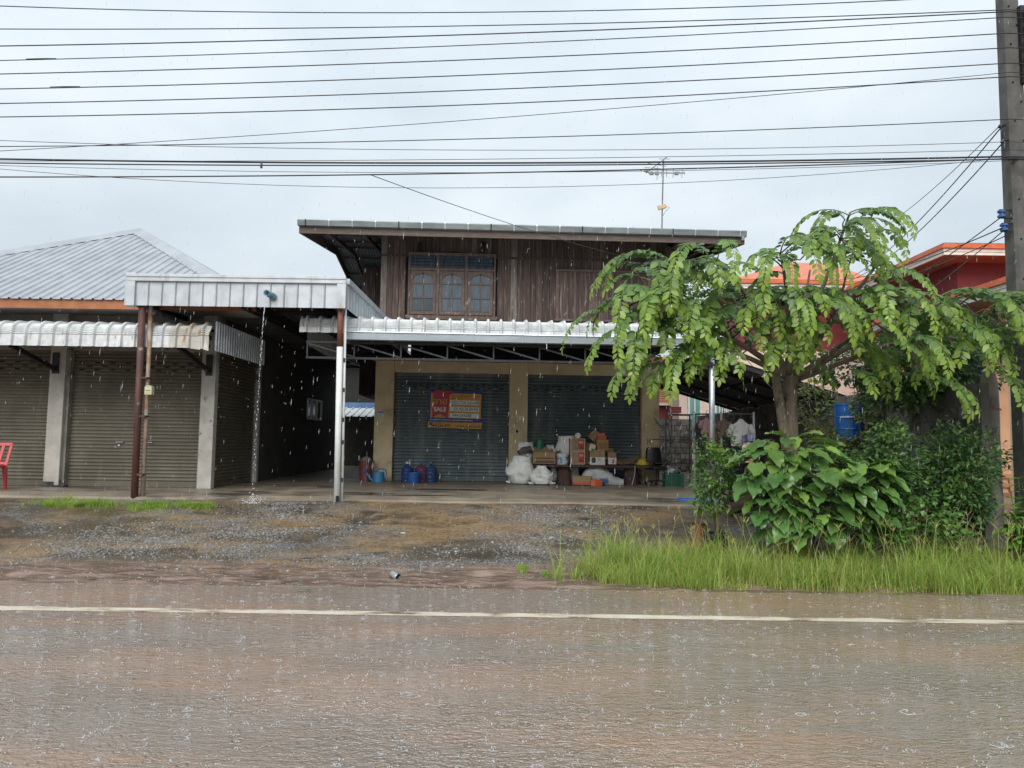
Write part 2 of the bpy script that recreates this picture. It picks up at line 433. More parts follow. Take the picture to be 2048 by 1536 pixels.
for i, (px, py, rx, ry) in enumerate([(905, 979, .85, .22), (800, 990, 1.0, .10), (735, 986, .5, .12)]):
    c = onz(px, py, FL + .004); mb = MB(); k = 40
    mb.add([(c.x + rx * (1 + .3 * noise.noise(Vector((math.cos(a) * 1.5, math.sin(a) * 1.5, i)))) * math.cos(a),
             c.y + ry * (1 + .35 * noise.noise(Vector((math.cos(a) * 2, math.sin(a) * 2, i + 5)))) * math.sin(a), FL + .004) for a in [2 * math.pi * j / k for j in range(k)]], [tuple(range(k))])
    structure(mb.build('puddle', M_puddle))

# ================================================================== shared builders
def ribs(width, pitch, h, top=.35, side=.18):
    """trapezoid rib profile: list of (s, height)"""
    o = []; k = max(1, int(round(width / pitch))); p = width / k
    for i in range(k):
        a = i * p; o += [(a, 0), (a + p * (1 - top) / 2 , 0), (a + p * (1 - top) / 2 + p * side * .5, h), (a + p * (1 + top) / 2 - p * side * .5, h), (a + p * (1 + top) / 2, 0)]
    o.append((width, 0)); return o
def sheet(mb, o, u, v, nrm, width, length, pitch, h, wave=False, top=.28):
    """profiled metal sheet: o origin, u across the ribs, v along the ribs, nrm = rib side"""
    o, u, v, nrm = Vector(o), Vector(u).normalized(), Vector(v).normalized(), Vector(nrm).normalized()
    if wave:
        k = int(round(width / pitch)) * 6
        pr = [(width * i / k, h * .5 * (1 + math.sin(2 * math.pi * i / 6))) for i in range(k + 1)]
    else: pr = ribs(width, pitch, h, top)
    mb.grid([[o + u * s + nrm * t + v * q for s, t in pr] for q in (0, length)])
def shutter(parent, x0, x1, z0, z1, y, mat, pitch=.075, world=False, axis='x', handles=True, vents=True, name='roller_shutter'):
    mb = MB(); zs = []
    k = int((z1 - z0 - .10) / pitch)
    zs.append((z0 - .002, .012)); zs.append((z0 + .10, .012))
    for i in range(k):
        a = z0 + .10 + i * pitch
        for f_, d in ((0, -.002), (.12, -.004), (.3, .013), (.55, .017), (.8, .012), (.95, -.002)): zs.append((a + f_ * pitch, d))
    zs.append((z1, 0))
    def P(a, d, z): return (a, y - d, z) if axis == 'x' else (y + d, a, z)
    mb.grid([[P(x0, d, z), P(x1, d, z)] for z, d in zs])
    s = mb.build(name, mat, parent, world=world)
    if vents:
        mb = MB()
        for r_, fz in enumerate((.80, .825, .85)):
            zz = z0 + .10 + round((z1 - z0) * fz / pitch) * pitch + .5 * pitch
            if zz > z1 - .03: continue
            kx = int((x1 - x0) / .30)
            for i in range(kx):
                a = x0 + .12 + i * .30 + (.15 if r_ % 2 else 0)
                if a + .09 < x1: mb.box(P(a, .0155, zz - .012), P(a + .10, .0185, zz + .012))
        mb.build('vent_slots', M_dark, s, world=world)['kind'] = 'stuff'
    if handles:
        for q in (-.28, .28):
            mb = MB(); xm = (x0 + x1) / 2 + q; zz = z0 + .85
            mb.tube([P(xm - .07, .016, zz), P(xm - .07, .05, zz), P(xm + .07, .05, zz), P(xm + .07, .016, zz)], .009, 6)
            mb.build('handle', M_galv, s, world=world)
        mb = MB(); mb.tube([P((x0 + x1) / 2 - .30, .01, z0 + .79), P((x0 + x1) / 2 - .30, .03, z0 + .79)], .02, 10); mb.build('lock', M_galv, s, world=world)
    return s
def curved_sheet_mesh(width, pitch, back, rise, rad, drop, h=.042):
    """roof sheet that runs forward (-y) and bends down over the eave; origin at the front foot of the bend"""
    path = [(back, rad + drop + rise, 0), (rad, rad + drop, 0)]
    k = 22
    for i in range(1, k + 1):
        a = math.pi / 2 * i / k
        crimp = .007 * (1 if i % 2 else -1) if i > 7 else 0
        path.append((rad - math.sin(a) * rad, drop + math.cos(a) * rad, crimp))
    path.append((0, 0, 0))
    pr = ribs(width, pitch, h, .30)
    rows = []
    for i, (y, z, cr) in enumerate(path):
        a_, b_ = path[max(i - 1, 0)], path[min(i + 1, len(path) - 1)]
        d = Vector((0, b_[0] - a_[0], b_[1] - a_[1])).normalized(); nn = Vector((0, d.z, -d.y))
        if nn.z < -.001 or (abs(nn.z) < .001 and nn.y > 0): nn = -nn
        rows.append([(s, y + nn.y * (t + cr), z + nn.z * (t + cr)) for s, t in pr])
    mb = MB(); mb.grid(rows); return mb

# ================================================================== LEFT SHOPHOUSE
XC = -5.67
shop = thing('shophouse', 'low grey shophouse on the left with olive roller shutters and grey metal hip roof', 'shophouse', (-9.2, 14, FL))
W = dict(world=True)
ZT = 3.93
mb = MB(); mb.box((-13.6, 14.10, FL + 2.62), (XC - .02, 14.34, ZT + .02)); mb.box((-13.6, 14.34, FL), (-13.4, 23.5, ZT)); mb.build('wall', M_render, shop, **W)
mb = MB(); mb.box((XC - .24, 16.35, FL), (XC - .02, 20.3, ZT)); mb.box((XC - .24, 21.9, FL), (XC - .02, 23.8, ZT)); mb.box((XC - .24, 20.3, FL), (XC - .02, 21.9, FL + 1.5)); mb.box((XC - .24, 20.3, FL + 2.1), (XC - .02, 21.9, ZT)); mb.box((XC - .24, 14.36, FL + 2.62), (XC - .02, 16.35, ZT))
mb.build('side_wall', pm('shaded_render', (.075, .07, .065), (.05, .047, .043), 3, .8, bump=.2, bscale=40), shop, **W)  # render darkened: the passage's shade is put into its colour
mb = MB(); mb.box((-13.4, 23.5, FL), (XC - .24, 23.8, ZT)); mb.build('rear_wall', M_render, shop, **W)
def px_x(px, Y): return at(px, 870, Y).x
pl = []
for a, b in ((98, 127), (403, 432)):
    x0, x1 = px_x(a, 14) - .02, px_x(b, 14)
    if a == 403: x1 = XC
    mb = MB(); mb.box((x0, 13.93, FL), (x1, 14.095, ZT - .002)); mb.build('pillar', M_pillar, shop, bevel=.012, **W)
    mb = MB(); mb.box((x0 - .003, 13.926, FL), (x0 + .17, 14.0, FL + .13)); pl.append((x0, x1))
x0, x1 = pl[0][0] - 3.0, pl[0][0] - 2.75
mb = MB(); mb.box((x0, 13.93, FL), (x1, 14.095, ZT - .002)); mb.build('pillar', M_pillar, shop, bevel=.012, **W)
shutter(shop, x1 + .03, pl[0][0] - .03, FL + .01, FL + 2.62, 14.14, M_shuto, .068, True)
shutter(shop, pl[0][1] + .03, pl[1][0] - .03, FL + .01, FL + 2.62, 14.14, M_shuto, .068, True)
mb = MB(); mb.box((XC - .12, 16.25, FL), (XC + .05, 16.36, FL + 2.62)); mb.build('pillar', M_pillar, shop, **W)
shutter(shop, 14.14, 16.24, FL + .01, FL + 2.62, XC - .06, M_shuto, .068, True, axis='y', handles=False, vents=False)
for q in (pl[0][0] - .015, pl[0][1] + .015, pl[1][0] - .015):
    mb = MB(); mb.box((q - .03, 14.02, FL), (q + .03, 14.15, FL + 2.62)); mb.build('shutter_rail', M_render, shop, **W)
mb = MB(); mb.box((pl[0][0] - .006, 13.922, FL), (pl[0][0] + .21, 13.93, FL + .10)); mb.build('broken_plinth', pm('broken_black', (.02, .02, .02), (.08, .08, .075), 8, .8), shop, **W)
# window in the passage wall
mb = MB()
for a, b in ((20.3, 20.36), (20.8, 20.86), (21.34, 21.4), (21.84, 21.9)): mb.box((XC - .06, a, FL + 1.5), (XC, b, FL + 2.1))
mb.box((XC - .06, 20.3, FL + 1.5), (XC + .006, 21.9, FL + 1.56)); mb.box((XC - .06, 20.3, FL + 2.04), (XC + .006, 21.9, FL + 2.1))
wn = mb.build('window', M_whitep, shop, **W)
mb = MB(); mb.box((XC - .12, 20.33, FL + 1.53), (XC - .10, 21.87, FL + 2.07)); mb.build('pane', M_curtain, wn, **W)
# hip roof (a pyramid)
EX, EY, DD = -4.6, 12.95, 4.49
ZE = 3.98; PK = Vector((EX - DD, EY + DD, 6.49))
c00, c10, c11, c01 = Vector((EX - 2 * DD, EY, ZE)), Vector((EX, EY, ZE)), Vector((EX, EY + 2 * DD, ZE)), Vector((EX - 2 * DD, EY + 2 * DD, ZE))
def hip_face(a, b, mat, nm):
    mb = MB(); u = (b - a).normalized(); mid = (a + b) / 2; up = (PK - mid); hgt = up.length; upn = up.normalized(); nn = u.cross(upn)
    if nn.z < 0: nn = -nn
    half = (b - a).length / 2; pr = ribs(2 * half, .187, .028, .3)
    rows = [[], []]
    for s_, t_ in pr:
        q = max(.0, min(1, 1 - abs(s_ - half) / half)); rows[0].append(a + u * s_ + nn * t_ - upn * .06); rows[1].append(a + u * s_ + nn * t_ + upn * hgt * q)
    mb.grid(rows); return mb.build(nm, mat, shop, **W)
rf = hip_face(c00, c10, M_roofgrey, 'roof'); hip_face(c10, c11, M_roofgrey, 'roof'); hip_face(c11, c01, M_roofgrey, 'roof'); hip_face(c01, c00, M_roofgrey, 'roof')
for c_ in (c00, c10, c11, c01):
    mb = MB(); d_ = (PK - c_).normalized(); sd_ = d_.cross(Vector((0, 0, 1))).normalized(); a0 = c_ + Vector((0, 0, .03)); a1 = PK + Vector((0, 0, .045))
    dn = Vector((0, 0, -.105))
    mb.grid([[a0 - sd_ * .21 + dn, a0 + Vector((0, 0, .035)), a0 + sd_ * .21 + dn], [a1 - sd_ * .21 + dn, a1 + Vector((0, 0, .035)), a1 + sd_ * .21 + dn]])
    mb.build('hip_cap', M_roofgrey, shop, **W)
mb = MB(); mb.box((c00.x, EY - .01, ZE - .19), (c10.x, EY + .02, ZE - .015))
mb.build('fascia', M_orange, shop, **W)
mb = MB(); mb.box((EX - .02, EY + .02, ZE - .19), (EX + .01, EY + 2 * DD, ZE - .015)); mb.build('side_fascia', M_steeld, shop, **W)  # dark instead of orange: shade under the carport put into the colour
mb = MB(); mb.quad((c00.x, EY + .02, ZE - .16), (EX - .02, EY + .02, ZE - .16), (EX - .02, 14.10, ZE - .12), (c00.x, 14.10, ZE - .12)); mb.build('soffit', M_soffit, shop, **W)
mb = MB(); mb.quad((XC, 14.1, ZE - .12), (EX - .02, 14.1, ZE - .12), (EX - .02, 22, ZE - .12), (XC, 22, ZE - .12))
mb.build('side_soffit', M_zincd, shop, **W)  # darker than the front soffit, carport shade put into the colour

# left awning: curved sheets over the shop fronts
aw = thing('curved_awning', 'row of pale curved metal awning sheets over the olive shutters', 'awning', (-9, 12.7, FL))
XR = -5.22; FR = 12.5; ZB = 3.06
me = curved_sheet_mesh(.705, .235, 1.5, .10, .22, .20).mesh('roof_sheet', M_zincw)
for i in range(12):
    inst('roof_sheet', me, aw, (XR - .705 * (i + 1) + 9, FR - 12.7, ZB - FL))
bent = pm('rust_stained_sheet', (.50, .49, .45), (.40, .38, .34), 4, .5, metal=.1, c3=(.33, .17, .06), s3=3, lo3=.58, hi3=.72, st3=(2, 2, .6))
aw.children[0].data = aw.children[0].data.copy(); aw.children[0].data.materials[0] = bent
aw.children[0]['label'] = 'dented rust-stained end sheet'
# dent in the end sheet
for v in aw.children[0].data.vertices:
    f_ = sstep(.25, .7, v.co.x)
    v.co.y += f_ * (.05 * noise.noise(v.co * 7) - .02); v.co.z += f_ * (.05 * noise.noise(v.co * 6 + Vector((3, 1, 0))) + (-.05 if v.co.z < .1 else 0))
mb = MB(); sheet(mb, (XR + .01, FR + .18, ZB - .02), (0, 1, 0), (0, 0, 1), (1, 0, 0), 2.6, .52, .12, .02); mb.build('side_skirt', M_zinc, aw, **W)
mb = MB()
for z_ in (ZB + .01, ZB + .3): mb.box((-13.6, FR + .07 + (z_ - ZB) * .3, z_), (XR - .03, FR + .11 + (z_ - ZB) * .3, z_ + .05))
mb.box((-13.6, 13.2, ZB + .38), (XR - .03, 13.25, ZB + .43)); mb.build('purlin', M_steeld, aw, **W)
for x_ in (pl[0][0] + .12, pl[1][1] - .12, pl[0][0] - 2.88):
    mb = MB(); mb.bar((x_, 13.92, 2.78), (x_, FR + .12, ZB + .02), .06, .08); mb.bar((x_, 13.90, 3.42), (x_, FR + .12, ZB + .30), .05, .07); mb.box((x_ - .06, 13.89, 2.7), (x_ + .06, 13.925, 3.1)); mb.build('bracket', M_steeld, aw, **W)

# ================================================================== MAIN WOODEN HOUSE (own frame)
HO = Vector((.13, 17.6, FL)); HY = R(2.4)
HM = (Matrix.Translation(HO) @ Matrix.Rotation(HY, 4, 'Z')).inverted()
def hl(px, py, ly):
    o = HM @ Vector((0, 0, CAMZ)); d = HM.to_3x3() @ ray(px, py); t = (ly - o.y) / d.y; q = o + d * t
    return q.x, q.z
house = thing('wooden_house', 'two-storey house with dark weathered plank upper floor above cream pillars and teal shutters', 'house', HO, HY)
xa, _ = hl(748, 850, -.08); xa1, _ = hl(786, 850, -.08); xm0, _ = hl(1018, 850, -.08); xm1, _ = hl(1055, 850, -.08); xb0, _ = hl(1283, 850, -.08); xb1, _ = hl(1319, 850, -.08)
_, zb0 = hl(900, 746, -.05); _, zb1 = hl(900, 722, -.05)
pcream = []
for a, b in ((xa, xa1), (xm0, xm1), (xb0, xb1)):
    mb = MB(); mb.box((a, -.08, 0), (b, .22, zb1 - .01)); pcream.append(mb.build('pillar', M_cream, house, bevel=.01))
for a, b in ((xa1, xm0), (xm1, xb0)):
    mb = MB(); mb.box((a + .002, -.05, zb0), (b - .002, .2, zb1 - .014)); mb.build('beam', M_cream, house, bevel=.008)
mb = MB(); mb.box((xa - .08, -.075, zb1 - .008), (xb1 + .05, .22, zb1 + .05)); mb.build('ledge', M_cream, house)
for a, b in ((xa1, xm0), (xm1, xb0)):
    shutter(house, a + .012, b - .012, .012, zb0, .08, M_shutb, .080)
    mb = MB(); mb.box((a + .005, .10, 0), (b - .005, .16, .03)); mb.build('sill', M_mortar, house)
mb = MB(); mb.box((xa + .05, .22, 0), (xa + .25, 8.2, zb1 + .05)); mb.box((xb1 - .25, .22, 0), (xb1 - .05, 8.2, zb1 + .05)); mb.box((xa + .25, 8.0, 0), (xb1 - .25, 8.2, zb1)); mb.build('lower_wall', M_render, house)
# upper walls: planks
ux0, _ = hl(761, 560, 0); ux1, _ = hl(1338, 560, 0)
_, uz0 = hl(900, 690, 0); _, ztop = hl(900, 440, 0); ztop = 5.72
wx0, wz1 = hl(818, 510, 0); wx1, wz0 = hl(990, 634, 0)
sx0, sz1 = hl(1112, 543, 0); sx1, sz0 = hl(1300, 642, 0)
mb = MB(); mb.box((ux0 + .02, .06, uz0), (ux1 - .02, .12, ztop + .3)); mb.build('wall_core', M_dark, house)
x = ux0; prng = random.Random(3)
while x < ux1 - .03:
    wd = prng.choice((.135, .15, .16, .18, .145)); b = min(ux1, x + wd)
    segs = [(uz0, ztop + .25)]
    if b > wx0 - .02 and x < wx1 + .02: segs = [(uz0, wz0 - .01), (wz1 + .01, ztop + .25)]
    for z0_, z1_ in segs:
        if z1_ - z0_ < .05: continue
        mb = MB(); pr_ = prng.uniform(0, .012)
        mb.box((x + .004, .0 + pr_, z0_), (b - .003, .055, z1_)); mb.build('plank', M_plankp if prng.random() < .16 else M_plank, house, loc=(x, 0, z0_))
    x = b
# upper side walls + rear bay
mb = MB(); mb.box((ux1 - .10, .121, uz0), (ux1 - .001, 8.0, ztop + .5)); mb.box((ux0, 7.9, uz0), (ux1, 8.0, ztop + .3)); mb.build('side_wall', M_plank, house)
bx0, _ = hl(724, 560, 4.0); k = 7
for i in range(k):
    a = bx0 + (ux0 + .3 - bx0) * i / k; b = bx0 + (ux0 + .3 - bx0) * (i + 1) / k
    mb = MB(); mb.box((a + .004, 4.0 + prng.uniform(0, .01), uz0 - 1.0), (b - .003, 4.06, ztop + .35)); mb.build('plank', M_plank, house, loc=(a, 4, uz0))
mb = MB(); mb.box((bx0, 4.06, uz0 - 1), (bx0 + .1, 8, ztop + .3)); mb.build('side_wall', M_plank, house)
for px in (1303, 1337):
    a, _ = hl(px, 560, 0); mb = MB(); mb.box((a - .07, -.05, uz0), (a + .05, -.002, ztop + .1)); mb.build('corner_post', M_frame, house, bevel=.006)
for px in (840, 968):   # small dark vents cut under the eave
    a, z_ = hl(px, 494, 0); mb = MB(); mb.box((a - .045, -.006, z_ - .09), (a + .045, .0, z_ + .09)); mb.tube([(a, -.006, z_ + .09), (a, 0, z_ + .09)], .045, 12); mb.build('vent', M_dark, house)
mb = MB(); a, z_ = hl(761, 512, 0); mb.box((ux0, -.012, z_), (ux1, .0, z_ + .05)); mb.build('rail', M_plank, house)

# --- window with three arched casements under a louvred transom
zt0 = hl(900, 540, 0)[1]
mb = MB(); F0, F1 = -.07, -.004
mb.box((wx0 - .05, F0, wz0 - .07), (wx1 + .05, F1 - .03, wz0)); mb.box((wx0 - .03, F0 - .03, wz0 - .10), (wx1 + .03, F1, wz0 - .071))
mb.box((wx0, F0, wz1), (wx1, F1, wz1 + .06)); mb.box((wx0 + .045, F0 + .004, zt0 - .035), (wx1 - .045, F1, zt0 + .025))
for a in (wx0, wx1 - .045): mb.box((a, F0, wz0), (a + .045, F1, wz1))
cw = (wx1 - wx0 - .045) / 3
for i in (1, 2): a = wx0 + cw * i; mb.box((a - .01, F0 - .006, wz0), (a + .055, F1, wz1))
win = mb.build('window', M_frame, house, bevel=.004)
mb = MB(); mb.box((wx0 + .03, -.006, wz0 + .01), (wx1 - .03, -.004, wz1)); mb.build('backing', M_dark, win)
for i in range(3):
    a = wx0 + .045 + cw * i + (.012 if i else 0); b = wx0 + cw * (i + 1) - .012
    for q in range(4):   # louvre blades of the transom
        h_ = (wz1 - zt0 - .03) / 4; z_ = zt0 + .028 + q * h_
        mb = MB(); mb.add([(a, -.05, z_), (b, -.05, z_), (b, -.02, z_ + h_ * .98), (a, -.02, z_ + h_ * .98), (a, -.045, z_), (b, -.045, z_), (b, -.015, z_ + h_ * .98), (a, -.015, z_ + h_ * .98)],
                          [(0, 1, 2, 3), (7, 6, 5, 4), (0, 4, 5, 1), (2, 6, 7, 3), (0, 3, 7, 4), (1, 5, 6, 2)])
        mb.build('louvre', M_curtain, win)
    ha, hb = a + .005, b - .005; st = .065; zc0 = wz0 + .02; zc1 = zt0 - .045; xm = (ha + hb) / 2
    mb = MB(); mb.box((ha, -.06, zc0), (ha + st, -.03, zc1)); mb.box((hb - st, -.06, zc0), (hb, -.03, zc1)); mb.box((ha + st, -.06, zc0), (hb - st, -.03, zc0 + .08))
    za = zc1 - .20; n_ = 16; arc = []
    for j in range(n_ + 1):   # ogee arch with a point in the middle
        t = j / n_; xx = ha + st + (hb - ha - 2 * st) * t; u = abs(2 * t - 1)
        zz = za + .115 * math.cos(u * math.pi / 2) ** .6 + .03 * max(0, 1 - u * 3) + (.02 if .62 < u < .8 else 0)
        arc.append((xx, zz))
    for j in range(n_):
        (x0_, q0), (x1_, q1) = arc[j], arc[j + 1]
        mb.add([(x0_, -.06, q0), (x1_, -.06, q1), (x1_, -.06, zc1), (x0_, -.06, zc1), (x0_, -.03, q0), (x1_, -.03, q1), (x1_, -.03, zc1), (x0_, -.03, zc1)], [(0, 1, 2, 3), (7, 6, 5, 4), (0, 4, 5, 1)])
    mb.box((xm - .015, -.055, zc0 + .08), (xm + .015, -.032, zc1 - .1))
    hz = (za - zc0 - .08)
    for f_ in (.42, .86): mb.box((ha + st, -.056, zc0 + .08 + hz * f_ - .012), (hb - st, -.031, zc0 + .08 + hz * f_ + .012))
    mb.build('casement', M_frame, win)
    edges = [zc0 + .08, zc0 + .08 + hz * .42, zc0 + .08 + hz * .86, zc1 - .04]
    for r_ in range(3):
        for s_ in range(2):
            x0_, x1_ = (ha + st, xm - .016) if s_ == 0 else (xm + .016, hb - st)
            mb = MB(); mb.box((x0_, -.034, edges[r_] + .012), (x1_, -.026, edges[r_ + 1] - .012))
            mb.build('pane', M_glass if (i == 0 and r_ == 0) else M_curtain, win)
# --- closed board window on the right
mb = MB()
mb.box((sx0, -.055, sz0), (sx0 + .07, -.002, sz1)); mb.box((sx0, -.055, sz1), (sx1, -.002, sz1 + .05)); mb.box((sx0 - .03, -.07, sz0 - .05), (sx1, -.002, sz0 - .001)); mb.box((sx1 - .07, -.055, sz0), (sx1, -.002, sz1))
bw = mb.build('board_window', M_frame, house)
k = 9
for i in range(k):
    a = sx0 + .072 + (sx1 - sx0 - .144) * i / k; b = sx0 + .072 + (sx1 - sx0 - .144) * (i + 1) / k
    mb = MB(); mb.box((a + .003, -.035 + prng.uniform(0, .006), sz0 + .004), (b - .003, -.004, sz1 - .004)); mb.build('board', M_plank, bw, loc=(a, 0, sz0))
for i in (1, 2, 3, 4):
    a = sx0 + (sx1 - sx0) * i / 5; mb = MB(); mb.box((a - .025, -.048, sz0 + .005), (a + .025, -.036, sz1 - .005)); mb.build('batten', M_frame, bw)

# --- roof: low gable, ridge along the street
GY = -1.15
gx0, gz1 = hl(598, 440, GY); gx1, _ = hl(1490, 470, GY)
gzb = gz1 - .29
RY, RZ = 3.0, gz1 + .46
BY, BZ = 7.6, gz1 - .30
mb = MB(); v_ = Vector((0, RY - GY, RZ - gz1)); sheet(mb, (gx0 + .03, GY + .02, gz1 - .005), (1, 0, 0), v_, v_.cross(Vector((-1, 0, 0))), gx1 - gx0 - .06, v_.length, .078, .024, wave=True); mb.build('roof', M_gutterd, house)
mb = MB(); v_ = Vector((0, BY - RY, BZ - RZ)); sheet(mb, (gx0 + .03, RY, RZ), (1, 0, 0), v_, v_.cross(Vector((-1, 0, 0))), gx1 - gx0 - .06, v_.length, .078, .024, wave=True); mb.build('roof', M_gutterd, house)
mb = MB(); mb.box((gx0, GY + .03, gzb), (gx1, GY + .07, gz1 - .03)); mb.build('fascia', M_fascia, house)
for a in (gx0, gx1 - .035):   # verge boards
    mb = MB(); mb.add([(a, GY + .071, gzb), (a, GY + .071, gz1 + .012), (a, RY, RZ + .012), (a, RY, RZ - .2), (a + .035, GY + .071, gzb), (a + .035, GY + .071, gz1 + .012), (a + .035, RY, RZ + .012), (a + .035, RY, RZ - .2)],
                      [(0, 1, 2, 3), (7, 6, 5, 4), (0, 3, 7, 4), (1, 5, 6, 2), (0, 4, 5, 1)])
    mb.add([(a, RY + .001, RZ - .2), (a, RY + .001, RZ + .012), (a, BY, BZ + .012), (a, BY, BZ - .16), (a + .035, RY + .001, RZ - .2), (a + .035, RY + .001, RZ + .012), (a + .035, BY, BZ + .012), (a + .035, BY, BZ - .16)],
           [(0, 1, 2, 3), (7, 6, 5, 4), (0, 3, 7, 4), (1, 5, 6, 2), (3, 2, 6, 7)])
    mb.build('verge_board', M_fascia, house)
mb = MB(); pr = [(0, .02), (-.105, .02), (-.11, -.0), (-.085, -.115), (0, -.12)]   # gutter trough
mb.grid([[(gx0 - .02, GY + .028 + y_, gz1 - .015 + z_) for y_, z_ in pr], [(gx1 + .02, GY + .028 + y_, gz1 - .015 + z_) for y_, z_ in pr]])
for q in (gx0 - .02, gx1 + .02): mb.add([(q, GY + .028 + y_, gz1 - .015 + z_) for y_, z_ in pr], [tuple(range(5))])
gut = mb.build('gutter', M_gutterd, house)
k = 20
for i in range(k):
    a = gx0 + .15 + (gx1 - gx0 - .3) * i / (k - 1); mb = MB(); mb.grid([[(a + e, GY + .026 + y_ * 1.06, gz1 - .015 + z_ * 1.05) for y_, z_ in pr] for e in (0, .025)]); mb.build('bracket', M_gutter if i % 4 else M_steeld, gut)
a = gx1 - .06; mb = MB(); mb.tube([(a, GY - .03, gz1 - .13), (a, GY - .03, gz1 - .22)], .04, 10); mb.build('outlet', M_gutterd, gut)
k = 12
for i in range(k):
    a = gx0 + .5 + (gx1 - gx0 - 1.0) * i / (k - 1)
    mb = MB(); mb.bar((a, GY + .075, gz1 - .13), (a, RY, RZ - .13), .05, .12); mb.bar((a, RY + .06, RZ - .13), (a, BY - .1, BZ - .12), .05, .12); mb.build('rafter', M_plank, house)
for f_ in (.12, .38, .65, .9):
    y_ = GY + (RY - GY) * f_; z_ = gz1 + (RZ - gz1) * f_ - .036; mb = MB(); mb.box((gx0 + .04, y_ - .03, z_ - .035), (gx1 - .04, y_ + .03, z_ + .012)); mb.build('purlin', M_plank, house)
    y_ = RY + (BY - RY) * f_; z_ = RZ + (BZ - RZ) * f_ - .036; mb = MB(); mb.box((gx0 + .04, y_ - .03, z_ - .035), (gx1 - .04, y_ + .03, z_ + .012)); mb.build('purlin', M_plank, house)
mb = MB(); mb.box((ux0, .0, ztop + .252), (ux1, .1, ztop + .32)); mb.build('wall_plate', M_plank, house)

# ---------------------------------------------------------------- front awning of the house
haw = thing('front_awning', 'pale curved sheet awning with shiny gutter across the front of the wooden house', 'awning', HO, HY)
AY = -4.62
ax0, az0 = hl(598, 678, AY); ax1, _ = hl(1450, 690, AY); azt = hl(1000, 640, AY + .2)[1]; azb = hl(1000, 672, AY)[1]
rad = .20; drop = max(.03, azt - azb - rad - .03)
me = curved_sheet_mesh(.69, .23, 4.55, .50, rad, drop).mesh('roof_sheet', M_zincw)
k = int((ax1 - ax0) / .69)
for i in range(k): inst('roof_sheet', me, haw, (ax0 + .69 * i, AY, azb))
ax1 = ax0 + .69 * k
agx0, agz = hl(690, 664, AY - .05); agb = hl(690, 680, AY - .05)[1]
mb = MB(); pr = [(0, .0), (-.115, 0.0), (-.12, -.015), (-.10, -.03), (-.085, -(agz - agb)), (0.0, -(agz - agb) - .01)]
mb.grid([[(agx0, AY - .012 + y_, agz + z_ + .01) for y_, z_ in pr], [(ax1 + .02, AY - .012 + y_, agz + z_ + .01) for y_, z_ in pr]])
for q in (agx0, ax1 + .02): mb.add([(q, AY - .012 + y_, agz + z_ + .01) for y_, z_ in pr], [tuple(range(6))])
gut2 = mb.build('gutter', M_gutter, haw)
for i in range(17):
    a = agx0 + .12 + i * .43
    if a > ax1: break
    mb = MB(); mb.grid([[(a + e, AY - .014 + y_ * 1.05, agz + z_ * 1.03 + .012) for y_, z_ in pr] for e in (0, .02)])
    if i in (8, 10): mb.box((a, AY - .12, agb - .10), (a + .012, AY - .105, agb))
    mb.build('bracket', M_galv, gut2)
M_truss = pm('truss_steel', (.05, .05, .052), (.03, .03, .032), 6, .5, metal=.3)
tz1 = agb - .02; tz0 = hl(1000, 722, AY + .15)[1]
for nm, z_ in (('top_chord', tz1), ('bottom_chord', tz0)):
    mb = MB(); mb.box((ax0 + .1, AY + .12, z_ - .02), (ax1 - .1, AY + .16, z_ + .02)); mb.build(nm, M_steeld, haw)
a = ax0 + .12; i = 0
while a < ax1 - .3:
    mb = MB(); mb.box((a - .012, AY + .125, tz0 + .02), (a + .012, AY + .155, tz1 - .02)); mb.build('strut', M_truss, haw)
    mb = MB(); b = min(a + .83, ax1 - .12); mb.bar((a + .02, AY + .14, tz1 - .03), (b - .02, AY + .14, tz0 + .03), .022, .028); mb.build('diagonal', M_truss, haw); a += .83
for i in range(6):
    a = ax0 + .2 + i * (ax1 - ax0 - .4) / 5; mb = MB(); mb.bar((a, AY + .2, azb + drop + rad - .07), (a, -.1, azb + drop + rad + .42), .05, .07); mb.build('rafter', M_steeld, haw)
for f_ in (.02, .3, .6, .95): 
    mb = MB(); y_ = AY + .22 + f_ * 4.3; z_ = azb + drop + rad + f_ * .49 - .035; mb.box((ax0 + .02, y_ - .02, z_ - .02), (ax1 - .02, y_ + .02, z_ + .025)); mb.build('purlin', M_steeld, haw)
gpx, _ = hl(1427, 870, AY + .14); gtop = tz1
mb = MB(); mb.tube([(gpx, AY + .22, -.1), (gpx, AY + .22, gtop + .3)], .052, 14); mb.build('galvanised_post', M_galv, haw, smooth=True)
mb = MB(); q = hl(605, 640, AY + .05); mb.box((ax0 - .01, AY + .21, azb + drop + rad - .02), (ax0 - .002, -.2, azb + drop + rad + .03)); sheet(mb, (ax0 + .03, AY + .5, azb - .16), (0, 1, 0), (0, 0, 1), (-1, 0, 0), 3.9, .45, .15, .02); mb.build('side_skirt', M_zinc, haw)

